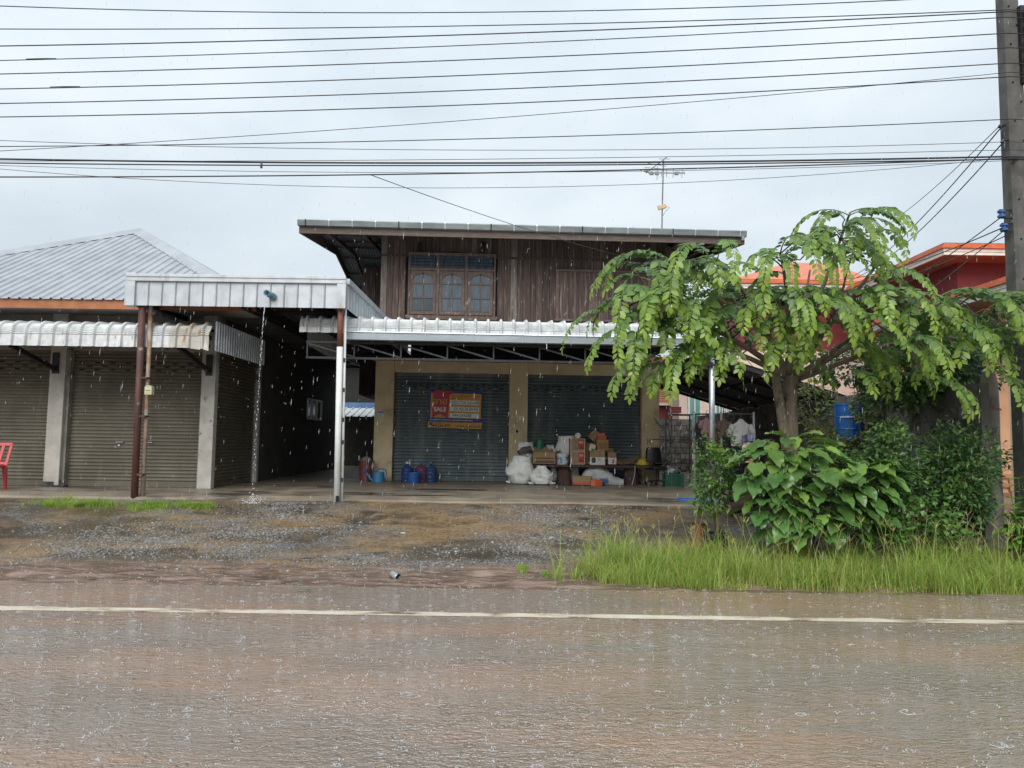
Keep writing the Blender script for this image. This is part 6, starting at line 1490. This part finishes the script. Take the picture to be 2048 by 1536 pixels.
low = [(1300, 715, 9.2, 235, 6), (1325, 725, 9.25, 250, 0), (1345, 735, 9.3, 220, 8), (1285, 690, 9.2, 215, 6), (1240, 655, 9.25, 205, 6), (1835, 745, 9.1, 300, 6), (1860, 765, 9.1, 310, 0), (1880, 740, 9.1, 280, 6), (2005, 755, 9.0, 300, 6), (2030, 770, 9.0, 290, 0), (1985, 735, 9.1, 270, 6), (1545, 690, 9.2, 260, 8), (1700, 740, 9.3, 285, 8)]
for px_, py_, Y_, az, k_ in low: add_frond(tp(px_, py_, Y_), R(az), k_, trg.uniform(.85, 1.0), trg.uniform(-.15, .15), trg.uniform(-.1, .3))
CI = CAMM.inverted()
def to_px(p):
    q = CI @ (p - Vector((0, 0, CAMZ))); return 1024 - FPX * q.x / q.z, 768 + FPX * q.y / q.z
for o_ in list(fronds):      # keep the openings the crown has between its clumps
    mm_ = Matrix.Translation(tb) @ Matrix.Translation(o_.location) @ o_.rotation_euler.to_matrix().to_4x4() @ Matrix.Diagonal((*o_.scale, 1))
    vs = o_.data.vertices; gap = False; hits = 0
    for f_ in (.15, .3, .45, .6, .75, .9):
        x_, y_ = to_px(mm_ @ vs[int(len(vs) * f_)].co)
        for a_, b_, c__, d_ in ((1452, 1496, 565, 690), (1650, 1690, 610, 715), (1742, 1800, 632, 690), (1640, 1740, 540, 572), (1490, 1520, 690, 760), (1800, 1990, 470, 545), (1890, 1960, 545, 585)):
            if a_ < x_ < b_ and c__ < y_ < d_: hits += 1
    if hits >= 2: bpy.data.objects.remove(o_); fronds.remove(o_)
for px_, py_, Y_, az, k_ in [(1535, 590, 9.1, 250, 1), (1560, 600, 9.05, 265, 2), (1590, 590, 9.05, 275, 1), (1615, 605, 9.1, 290, 2), (1575, 640, 9.05, 270, 0), (1605, 650, 9.1, 285, 0), (1545, 645, 9.15, 245, 0), (1520, 610, 9.2, 235, 1), (1635, 590, 9.2, 300, 5), (1720, 600, 9.2, 280, 1), (1750, 560, 9.3, 290, 2), (1825, 620, 9.2, 290, 1), (1850, 650, 9.1, 300, 2), (1905, 660, 9.1, 290, 1), (1930, 640, 9.2, 320, 2), (1975, 690, 9.1, 300, 1), (2040, 660, 9.1, 280, 2), (1600, 520, 9.2, 270, 3), (1640, 480, 9.6, 260, 0), (1670, 470, 9.6, 230, 1), (1725, 470, 9.6, 300, 1), (1360, 590, 9.3, 240, 1), (1400, 610, 9.2, 250, 2)]:
    add_frond(tp(px_, py_, Y_), R(az) + trg.uniform(-.2, .2), k_, trg.uniform(.85, 1.0), trg.uniform(-.15, .15), trg.uniform(-.1, .25))
allb = [p for ps in bpts for p in ps[3:]]
for o_ in fronds:            # every leaf hangs from a twig of the nearest bough
    p = Vector(o_.location); q = min(allb, key=lambda v: (v - p).length + (.15 if v.z > p.z else 0))
    if (q - p).length < .03: continue
    m_ = q.lerp(p, .55) + Vector((trg.uniform(-.03, .03), trg.uniform(-.03, .03), .25 * (q - p).length ** 1.0 * .5))
    mb = MB(); mb.tube([q, q.lerp(m_, .6) + Vector((0, 0, .01)), m_, m_.lerp(p, .6) + Vector((0, 0, .01)), p], [.011, .010, .009, .008, .007], 5); mb.build('twig', M_bark, tree, smooth=True)
# --- the young tree behind, over the pole side (dark inner foliage)
def scatter(name, label, cat, blobs, n_, size, mat, seed, aspect=.5, down=.3, bright=.25, parent=None, stems=None, kind='stuff'):
    """mass of separate small leaves spread through ellipsoids"""
    rg_ = random.Random(seed); mb = MB(); mb.att = []; tot = sum(b[3] * b[4] * b[5] for b in blobs)
    for (cx, cy, cz, rx, ry, rz) in blobs:
        for i in range(int(n_ * rx * ry * rz / tot)):
            while True:
                v = Vector((rg_.uniform(-1, 1), rg_.uniform(-1, 1), rg_.uniform(-1, 1))); l_ = v.length
                if l_ < 1 and rg_.random() < .12 + l_ ** 2: break
            cl_ = noise.noise(Vector((cx + v.x * rx, cy + v.y * ry, cz + v.z * rz)) * 4.2 + Vector((seed, 0, 0)))
            if cl_ < -.12 and rg_.random() < .75: continue
            p = Vector((cx + v.x * rx, cy + v.y * ry, cz + v.z * rz)); p += Vector((rg_.gauss(0, .02),) * 3)
            d = Vector((v.x + rg_.gauss(0, .6), v.y + rg_.gauss(0, .6), v.z * .6 + .25 - down + rg_.gauss(0, .45)))
            up = Vector((rg_.gauss(0, .4), rg_.gauss(0, .4) - .3, 1)); L_ = size * rg_.uniform(.65, 1.3)
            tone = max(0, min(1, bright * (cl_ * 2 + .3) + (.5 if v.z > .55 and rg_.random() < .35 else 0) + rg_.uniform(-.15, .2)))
            d.normalize(); s = d.cross(up).normalized(); nn = s.cross(d); hw_ = L_ * aspect / 2
            o = len(mb.v)
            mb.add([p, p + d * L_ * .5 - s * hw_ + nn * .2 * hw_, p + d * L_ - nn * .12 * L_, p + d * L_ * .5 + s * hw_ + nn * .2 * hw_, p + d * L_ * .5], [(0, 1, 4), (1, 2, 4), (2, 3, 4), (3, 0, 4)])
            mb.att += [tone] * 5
    me = mb.mesh(name, mat, recalc=False); o_ = inst(name, me, parent)
    if kind: o_['kind'] = kind
    return o_
def stems(parent, base, tips, r0, mat=None, name='stem'):
    for tpt in tips:
        b = Vector(base) + Vector((rnd.uniform(-.05, .05), rnd.uniform(-.05, .05), 0)); t = Vector(tpt); m_ = b.lerp(t, .5) + Vector((rnd.uniform(-.08, .08), rnd.uniform(-.08, .08), .08))
        mb = MB(); mb.tube([b, b.lerp(m_, .5), m_, m_.lerp(t, .5), t], [r0, r0 * .85, r0 * .7, r0 * .5, r0 * .3], 6); mb.build(name, mat or M_bark, parent, smooth=True)
def blob(px, py, Y, rpx, rpy, ry):
    c = at(px, py, Y); return (c.x, Y, c.z, rpx / FPX * Y, ry, rpy / FPX * Y)
def shrub(name, label, cat, base, blobs, n_, size, mat, seed, ntips=6, r0=.018, **kw):
    t = thing(name, label, cat, base); B = Vector(base)
    lb = [(b[0] - B.x, b[1] - B.y, b[2] - B.z, b[3], b[4], b[5]) for b in blobs]
    scatter('foliage', None, None, lb, n_, size, mat, seed, parent=t, **kw)
    tips = []
    for i in range(ntips):
        b = lb[i % len(lb)]; tips.append((b[0] + rnd.uniform(-.5, .5) * b[3], b[1] + rnd.uniform(-.4, .4) * b[4], b[2] + rnd.uniform(-.2, .7) * b[5]))
    stems(t, (0, 0, 0), tips, r0)
    return t
def gp(px, Y): x = at(px, 900, Y).x; return (x, Y, gz(x, Y))
# potted small-leaved shrub
pb = gp(1432, 9.55)
pot = thing('plant_pot', 'black plastic plant pot under the small-leaved shrub', 'pot', pb)
r = .15; mb = MB(); mb.lathe([(r * .75, 0), (r, .24), (r * 1.08, .24), (r * 1.08, .28), (r * .95, .28), (r * .9, .22), (.004, .22)], 22); mb.build('body', M_black, pot)
mb = MB(); mb.lathe([(r * .88, .215), (r * .5, .235), (.01, .24)], 16); mb.build('soil', pm('soil', (.04, .03, .02), (.06, .045, .03), 9, .9), pot)
shrub('potted_shrub', 'upright small-leaved green shrub growing from the black pot by the galvanised post', 'shrub', (pb[0], pb[1], pb[2] + .23),
      [blob(1428, 960, 9.55, 44, 56, .28), blob(1405, 900, 9.55, 18, 40, .12), blob(1452, 895, 9.6, 22, 42, .14), blob(1430, 930, 9.5, 30, 40, .2), blob(1420, 1005, 9.5, 34, 28, .22)], 2100, .075, M_small, 1, ntips=9, r0=.010, bright=.4)
cpb = gp(1396, 9.75); tpot = thing('clay_pot', 'tall rusty red clay pot behind the potted shrub', 'pot', cpb); mb = MB(); mb.lathe([(.12, 0), (.13, .03), (.10, .2), (.085, .36), (.1, .38), (.08, .38), (.06, .2), (.004, .19)], 20); mb.build('body', pm('terracotta', (.17, .06, .035), (.11, .04, .028), 5, .7, bump=.2), tpot)
# driftwood
q = og(1490, 1032); dw = thing('driftwood', 'gnarled brown driftwood root lying in front of the broad-leaved shrub', 'driftwood', q)
mb = MB(); n_ = 16
rows = []
for i in range(17):
    t = i / 16; ring = []
    for j in range(n_ + 1):
        a_ = 2 * math.pi * j / n_; rr = .20 * (1 - .35 * t) * (1 + .45 * noise.noise(Vector((t * 1.2, math.cos(a_) * 1.6, math.sin(a_) * 1.6))) + .16 * noise.noise(Vector((t * 2, math.cos(a_) * 7, math.sin(a_) * 7)))) * (.55 if i in (0, 16) else 1)
        ring.append((-.3 + 1.0 * t, .0 + rr * math.cos(a_), .18 + rr * .9 * math.sin(a_) + .08 * math.sin(t * 5)))
    rows.append(ring)
mb.grid(rows); mb.add(rows[0][:-1], [tuple(range(n_))]); mb.build('root', pm('driftwood', (.12, .075, .055), (.06, .038, .03), 5, .75, bump=.7, bscale=12, stretch=(.5, 5, 5)), dw, smooth=True)
mb = MB(); mb.tube([(-.1, -.05, .2), (-.3, -.15, .32), (-.4, -.2, .28)], [.07, .05, .02], 9); mb.build('root_arm', pm('driftwood', (0, 0, 0)), dw, smooth=True)

# --- broad-leaved shrub
sb = gp(1610, 9.45); bs = thing('broad_leaf_shrub', 'large glossy broad-leaved shrub below the tree trunk', 'shrub', sb); SB = Vector(sb)
BL = []
for i in range(6):
    mb = MB(); mb.att = []; rg_ = random.Random(40 + i); L_, Wd = .36, .225; nseg = 11; vs = []; cu = rg_.uniform(.15, .6); ws = rg_.uniform(0, 6)
    for s_ in range(nseg + 1):
        t = s_ / nseg; wv = math.sin(math.pi * min(1, (t + .02)) ** .88) ** .85 if t < .97 else .06
        for c_ in (-1, -.5, 0, .5, 1):
            x_ = L_ * t; y_ = Wd / 2 * wv * c_ * (1 + .08 * math.sin(s_ * 2.1 + c_ * 3 + ws))
            z_ = -cu * L_ * t * t * .8 + .22 * abs(c_) * Wd / 2 * wv + .014 * abs(c_) * math.sin(s_ * 1.9 + ws + c_) + (.004 if s_ % 2 else -.003) * abs(c_)
            vs.append((x_, y_, z_))
    mb.add(vs, [(s_ * 5 + c_, s_ * 5 + c_ + 1, s_ * 5 + c_ + 6, s_ * 5 + c_ + 5) for s_ in range(nseg) for c_ in range(4)]); mb.att += [(.55, .1, .3, .0, .75, .15)[i]] * len(vs)
    n0 = len(mb.v); mb.tube([(-.09, 0, -.02), (-.04, 0, 0), (L_ * .2, 0, -.003)], [.005, .005, .004], 5); mb.att += [.6] * (len(mb.v) - n0)
    BL.append(mb.mesh('leaf', M_big, smooth=True, recalc=False))
srg = random.Random(8); blobs_ = [blob(1600, 985, 9.3, 105, 105, .5), blob(1530, 950, 9.2, 55, 60, .35), blob(1690, 990, 9.2, 75, 100, .4), blob(1580, 900, 9.35, 70, 35, .3), blob(1640, 1050, 9.1, 120, 45, .35), blob(1560, 1010, 9.1, 70, 50, .3), blob(1745, 960, 9.2, 45, 45, .25)]
nl = 0
for bi, b in enumerate(blobs_):
    for i in range((72, 34, 56, 28, 48, 36, 22)[bi]):
        a_ = srg.uniform(0, 2 * math.pi); e = math.asin(srg.uniform(-.5, .98)); v = Vector((math.cos(e) * math.cos(a_), math.cos(e) * math.sin(a_), math.sin(e)))
        if v.y > .45: v.y *= -1
        rr = srg.uniform(.72, 1.05); p = Vector((b[0] + v.x * b[3] * rr, b[1] + v.y * b[4] * rr, b[2] + v.z * b[5] * rr)) - SB
        if p.z < .06: continue
        s_ = srg.uniform(.5, 1.12) * (1 if v.z > -.2 else .85); fresh = v.z > .45
        k_ = srg.choice((0, 2, 4, 5)) if fresh else srg.choice((1, 3, 5, 3, 1, 2))
        inst('leaf', BL[k_], bs, p, (srg.uniform(-.35, .35), srg.uniform(-.15, .75) - .25 * v.z, math.atan2(v.y, v.x) + srg.uniform(-.6, .6)), (s_, s_, s_)); nl += 1
tips = [Vector((b[0], b[1], b[2] + b[5] * .6)) - SB for b in blobs_] + [Vector((b[0] - b[3] * .5, b[1], b[2] + b[5] * .3)) - SB for b in blobs_]
stems(bs, (0, 0, 0), tips, .016, M_twig)
# inner twigs of dark foliage under it and the shrubs towards the pole
shrub('dark_hedge', 'dense dark green bush right of the broad-leaved shrub', 'bush', gp(1850, 9.9),
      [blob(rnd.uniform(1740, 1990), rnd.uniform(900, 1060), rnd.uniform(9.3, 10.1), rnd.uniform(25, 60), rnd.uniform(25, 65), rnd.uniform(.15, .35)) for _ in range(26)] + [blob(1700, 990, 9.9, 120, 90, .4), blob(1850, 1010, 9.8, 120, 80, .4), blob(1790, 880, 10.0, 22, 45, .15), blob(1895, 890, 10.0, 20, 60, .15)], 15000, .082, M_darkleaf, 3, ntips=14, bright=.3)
shrub('round_leaf_shrub', 'low shrub with small round leaves at the foot of the dark bush', 'shrub', gp(1830, 9.1),
      [blob(1840, 1035, 9.1, 70, 35, .25), blob(1900, 1060, 9.0, 60, 26, .2), blob(1780, 1060, 9.0, 40, 25, .2)], 620, .075, M_small, 4, aspect=.85, ntips=8, r0=.008)
shrub('young_vine', 'yellow-green climbing vine around the blue drum', 'vine', gp(1640, 12.6),
      [blob(1630, 820, 12.6, 28, 70, .3), blob(1760, 800, 12.6, 60, 60, .3), blob(1650, 900, 12.4, 60, 40, .3), blob(1720, 900, 12.4, 60, 35, .3), blob(1880, 800, 11.5, 70, 70, .3)], 4200, .10, M_vine, 5, ntips=10, r0=.01, bright=.5)
shrub('inner_tree', 'dark leafy sapling filling the gap behind the drooping tree', 'sapling', gp(1760, 10.9),
      [blob(1700, 730, 10.9, 60, 40, .5), blob(1850, 710, 10.9, 90, 80, .5), blob(1800, 760, 10.9, 80, 60, .45), blob(1460, 640, 10.7, 60, 60, .4), blob(1960, 720, 10.8, 60, 70, .4), blob(1400, 570, 10.4, 70, 30, .3)], 6500, .125, M_darkleaf, 6, ntips=16, r0=.010, bright=.35)
# right-edge bright shrub with pointed leaves
rs = thing('bright_shrub', 'bright green shrub with pointed drooping leaves at the right edge', 'shrub', gp(2040, 8.9)); RB = Vector(gp(2040, 8.9))
LP = []
for i in range(3):
    mb = MB(); mb.att = []; leaflet(mb, Vector((0, 0, 0)), Vector((1, 0, 0)), Vector((0, 0, 1)), .19, .065, .2, (.3, .5, .7)[i], (.2, .6, .0)[i]); LP.append(mb.mesh('leaf', M_bright, smooth=True, recalc=False))
for st_ in range(16):
    top = at(srg.uniform(1995, 2090), srg.uniform(940, 1050), 8.9 + srg.uniform(-.2, .2)) - RB
    mb = MB(); mb.tube([(srg.uniform(-.1, .1), 0, 0), top * .5 + Vector((0, 0, .05)), top], [.008, .006, .003], 5); mb.build('stem', M_twig, rs)
    for i in range(11):
        a_ = i * 2.4 + srg.uniform(-.3, .3); f_ = 1 - .07 * i; s_ = srg.uniform(.7, 1.1)
        inst('leaf', srg.choice(LP), rs, top * f_ + Vector((0, 0, .03 * (1 - f_))), (srg.uniform(-.2, .2), srg.uniform(-.5, .3), a_), (s_, s_, s_))
# sprig with pale round leaves in the grass
sg = thing('grass_sprig', 'small pale round-leaved sprig standing up out of the tall grass', 'plant', gp(1800, 8.75)); GB = Vector(gp(1800, 8.75))
for i in range(16):
    top = at(srg.uniform(1778, 1822), srg.uniform(1055, 1090), 8.75) - GB; mb = MB(); mb.att = []
    a_ = srg.uniform(0, 6.28); leaflet(mb, Vector((0, 0, 0)), Vector((math.cos(a_), math.sin(a_), .1)), Vector((0, 0, 1)), .075, .06, .1, .3, .4); o_ = inst('leaf', mb.mesh('leaf', M_bright, True, False), sg, top)
mb = MB(); mb.tube([(0, 0, 0), (0, 0, .25), at(1800, 1060, 8.75) - GB], .005, 5); mb.build('stem', M_twig, sg)
# twiggy bare branch before the column
for i in range(4):
    a_ = at(1900 + 15 * i, 1060, 9.3); b_ = at(1945 + 12 * i, 900 + 15 * i, 9.6); mb = MB(); mb.tube([a_, a_.lerp(b_, .4) + Vector((.06, 0, 0)), a_.lerp(b_, .7), b_], [.008, .007, .005, .003], 5)
    tag(mb.build('bare_twig', pm('dry_twig', (.16, .11, .07), (.11, .08, .05), 6, .8)), ('leftmost', 'second from left', 'second from right', 'rightmost')[i] + ' of four dry twigs rising before the concrete column', 'twig', 'dry twigs')

# --- grasses
def grass(name, label, spots, mat, seed, tall=(.2, .4), wd=.006, lean=.5, tone=(0, .6), seedheads=0):
    rg_ = random.Random(seed); mb = MB(); mb.att = []
    for (x, y) in spots:
        h = rg_.uniform(*tall) * (.72 + .75 * max(-.5, noise.noise(Vector((x * 1.9, y * 2.1, 12)))) + .3 * noise.noise(Vector((x * 6, y * 6, 2)))); a = rg_.uniform(0, 6.283); ln = rg_.uniform(.1, 1) * lean * h; z0 = gz(x, y) - .01
        s = Vector((math.cos(a + 1.57), math.sin(a + 1.57), 0)); d = Vector((math.cos(a), math.sin(a), 0)); k = 4; w_ = wd * rg_.uniform(.6, 1.3); vs = []
        for i in range(k + 1):
            t = i / k; c = Vector((x, y, z0)) + d * ln * t ** 1.8 * 1.3 + Vector((0, 0, h * (t - .30 * (ln / h) * t ** 3)))
            ww = w_ * (1 - t) ** .7 + .0004; vs += [c - s * ww, c + s * ww]
        mb.add(vs, [(2 * i, 2 * i + 1, 2 * i + 3, 2 * i + 2) for i in range(k)])
        tn = max(0, min(1, rg_.uniform(*tone) + .25 * noise.noise(Vector((x * 1.5, y * 2, 0))))); mb.att += [tn] * len(vs)
    for i in range(seedheads):
        x, y = spots[rg_.randrange(len(spots))]; h = tall[1] * rg_.uniform(.6, 1.25); z0 = gz(x, y); top = Vector((x + rg_.uniform(-.2, .2), y + rg_.uniform(-.15, .15), z0 + h)); n0 = len(mb.v)
        mb.tube([(x, y, z0), Vector((x, y, z0)).lerp(top, .6) + Vector((0, 0, .03)), top], [.0022, .002, .0016], 3)
        for j in range(rg_.randint(3, 5)):
            a = rg_.uniform(0, 6.28); mb.tube([top, top + Vector((math.cos(a) * .025, math.sin(a) * .025, .03)), top + Vector((math.cos(a) * .05, math.sin(a) * .05, .055 + rg_.uniform(-.01, .02)))], [.0018, .0024, .001], 3)
        mb.att += [.9] * (len(mb.v) - n0)
    return tag(mb.build(name, mat), label, 'grass', kind='stuff')
# (build() recalculates normals only on small meshes)
sp = []; grg = random.Random(31)
x_lo, x_hi = at(1105, 1100, 8.3).x, 9.0
while len(sp) < 15000:
    x = grg.uniform(x_lo, x_hi); y = grg.uniform(7.82, 9.35)
    f = sstep(x_lo, x_lo + 1.0, x); edge = 7.98 + .16 * noise.noise(Vector((x * 1.1, 0, 4))) + .28 * (1 - f) - .10 * sstep(3, 5, x)
    back = 8.55 + .75 * f
    if y < edge or y > back: continue
    if noise.noise(Vector((x * 2.3, y * 2.3, 1))) < -.32 and grg.random() < .8: continue
    if f < .6 and noise.noise(Vector((x * 1.7, y * 1.2, 8))) < -.05 - f * .5: continue
    sp.append((x, y))
grass('tall_grass', 'thick band of tall wet green grass along the road edge on the right', sp, M_grass, 1, (.20, .60), .0046, 1.15, (-.15, .75), 200)
sp2 = []
while len(sp2) < 9000:
    x = grg.uniform(x_lo - .1, x_hi); y = grg.uniform(7.85, 9.3); edge = 7.93 + .14 * noise.noise(Vector((x * 1.4, 0, 4))) + .10 * noise.noise(Vector((x * 5, 3, 4)))
    if y < edge or noise.noise(Vector((x * 2.0, y * 2.6, 21))) < -.2 or (x < x_lo + .8 and noise.noise(Vector((x * 3, y * 3, 5))) < .1): continue
    sp2.append((x, y))
grass('matted_grass', 'low matted grass and weeds spilling onto the mud under the tall grass', sp2, M_grass, 5, (.07, .20), .0055, 1.5, (-.1, .8))
sp = []
for (px0, px1, py0, py1, n_) in ((40, 250, 998, 1026, 3000), (250, 345, 1003, 1046, 2300), (345, 432, 1000, 1036, 1800), (1030, 1062, 1130, 1150, 160), (1080, 1100, 1146, 1156, 60), (1135, 1180, 1150, 1160, 120), (60, 80, 1022, 1030, 30)):
    k = 0
    while k < n_:
        u, v = grg.gauss(0, .42), grg.gauss(0, .42)
        if u * u + v * v > 1: k += .05; continue
        px_, py_ = (px0 + px1) / 2 + u * (px1 - px0) / 2, (py0 + py1) / 2 + v * (py1 - py0) / 2
        d = ray(px_, py_); t = 7.5
        for _ in range(8): p = Vector((0, 0, CAMZ)) + d * t; t += (p.z - gz(p.x, p.y)) / max(.02, -d.z) * .8
        k += 1
        if noise.noise(Vector((p.x * 3, p.y * 3, 2))) < -.25: continue
        sp.append((p.x, min(p.y, 12.3)))
grass('short_grass', 'patches of short bright grass on the dirt slope around the posts', sp, M_grass, 2, (.05, .15), .0042, .9, (-.2, .35))

# ================================================================== GRAVEL
M_stone = pm('wet_stone', (.10, .098, .094), (.16, .155, .15), 30, .2, .32, spec=.6, tone=(.28, .27, .255))
gr = random.Random(17); mb = MB(); mb.att = []; cnt = 0
patches = [(330, 1078, 260, 45), (130, 1105, 170, 30), (480, 1055, 170, 55), (560, 1020, 90, 30), (600, 1060, 130, 40), (1075, 1085, 130, 45), (1150, 1035, 140, 35), (960, 1110, 120, 25), (760, 1125, 200, 18)]
PW = []
for px_, py_, rx, ry in patches:
    c = og(px_, py_); e = og(px_ + rx, py_); f = og(px_, py_ - ry); PW.append((c.x, c.y, abs(e.x - c.x), max(.25, abs(f.y - c.y))))
tries = 0
while cnt < 19000 and tries < 400000:
    tries += 1
    x = gr.uniform(-9.5, 2.8); y = gr.uniform(8.5, 12.3)
    w_ = max(math.exp(-(((x - c) / a) ** 2 + ((y - d) / b) ** 2) * 1.3) for c, d, a, b in PW)
    w_ = w_ ** 1.5 * (.7 + 1.3 * noise.noise(Vector((x * 1.3, y * 2.2, 0)))) + .008
    if gr.random() > w_: continue
    r = gr.uniform(.006, .014) * (1.9 if gr.random() < .10 else 1); z = gz(x, y) + r * .02
    q = [Vector(v) * r * gr.uniform(.7, 1.3) for v in ((1, 0, 0), (0, 1, 0), (-1, 0, 0), (0, -1, 0), (.2, .1, .62), (0, 0, -.5))]; a = gr.uniform(0, 6.28); m = Matrix.Rotation(a, 3, 'Z') @ Matrix.Rotation(gr.uniform(-.4, .4), 3, 'X')
    mb.add([m @ v + Vector((x, y, z)) for v in q], [(0, 1, 4), (1, 2, 4), (2, 3, 4), (3, 0, 4), (1, 0, 5), (2, 1, 5), (3, 2, 5), (0, 3, 5)]); mb.att += [max(0, gr.uniform(-.3, 1)) ** 1.3] * 6; cnt += 1
tag(mb.build('gravel', M_stone), 'loose wet grey gravel strewn over the dirt slope', 'gravel', kind='stuff')

# ================================================================== RAIN
M_rain = pm('raindrop', (.85, .88, .90), rough=.05, spec=.5, transl=.18)
M_rain.node_tree.nodes['Principled BSDF'].inputs['Transmission Weight'].default_value = .75
M_rain.node_tree.nodes['Principled BSDF'].inputs['IOR'].default_value = 1.33
rr_ = random.Random(77); mb = MB()
for i in range(5200):
    Y = rr_.uniform(4.5, 16.0)
    hwid = Y * .78; x = rr_.uniform(-hwid, hwid); z = rr_.uniform(.05, 1.55 + Y * .62)
    if z < gz(x, Y) + .02: continue
    if Y > 12.2 and (-6.5 < x < -2.7 or x < -5.1 or (12.9 < Y and x < 4.0)): continue   # sheltered by the roofs
    r = rr_.uniform(.0009, .0020); st = rr_.uniform(7, 20); lx = -.06
    c = Vector((x, Y, z)); h = r * st
    mb.add([c + Vector(q) for q in ((r, 0, 0), (0, r, 0), (-r, 0, 0), (0, -r, 0), (h * lx * -1, 0, h), (h * lx, 0, -h))], [(0, 1, 4), (1, 2, 4), (2, 3, 4), (3, 0, 4), (1, 0, 5), (2, 1, 5), (3, 2, 5), (0, 3, 5)])
tag(mb.build('rain', M_rain), 'falling raindrops in the air before the houses', 'rain', kind='stuff')
mb = MB()
for i in range(3400):
    y = 2.2 + 6.4 * rr_.random() ** 1.1; x = rr_.uniform(-.8, .8) * (y + .5); z = .003 if y < ROADY else gz(x, y) + .003
    R0 = rr_.uniform(.012, .032) * (1.5 if rr_.random() < .12 else 1)
    if rr_.random() < .06:     # ripple ring, partly broken
        k = 18; hh = rr_.uniform(.001, .002); rows = [[], [], []]; a0 = rr_.uniform(0, 6.28); arc = rr_.uniform(2.5, 6.28)
        for j in range(k + 1):
            a = a0 + arc * j / k; w_ = 1 + .10 * math.sin(j * 1.3 + i)
            for q, (f_, zz) in enumerate(((.86, 0), (.95, hh), (1.04, 0))): rows[q].append((x + R0 * f_ * w_ * math.cos(a), y + R0 * f_ * w_ * math.sin(a), z + zz))
        mb.grid(rows)
    if rr_.random() < .3: drop(mb, (x, y, z + rr_.uniform(.006, .02)), rr_.uniform(.003, .006), 1.5)
    for j in range(rr_.randint(2, 10)):   # crown of flat white droplets, also standing in for sky glints
        a = rr_.uniform(0, 6.28); f_ = rr_.uniform(.2, 1.1); drop(mb, (x + R0 * 1.3 * f_ * math.cos(a), y + R0 * f_ * math.sin(a), z + rr_.uniform(.000, .008)), rr_.uniform(.0015, .0048), rr_.uniform(.4, 1.1))
M_splash = pm('splash_water', (.86, .88, .9), rough=.03, spec=.5, transl=.4)
M_splash.node_tree.nodes['Principled BSDF'].inputs['Transmission Weight'].default_value = .6
M_splash.node_tree.nodes['Principled BSDF'].inputs['IOR'].default_value = 1.33
tag(mb.build('rain_splashes', M_splash), 'small rings and droplets splashing on the wet road', 'splashes', kind='stuff')
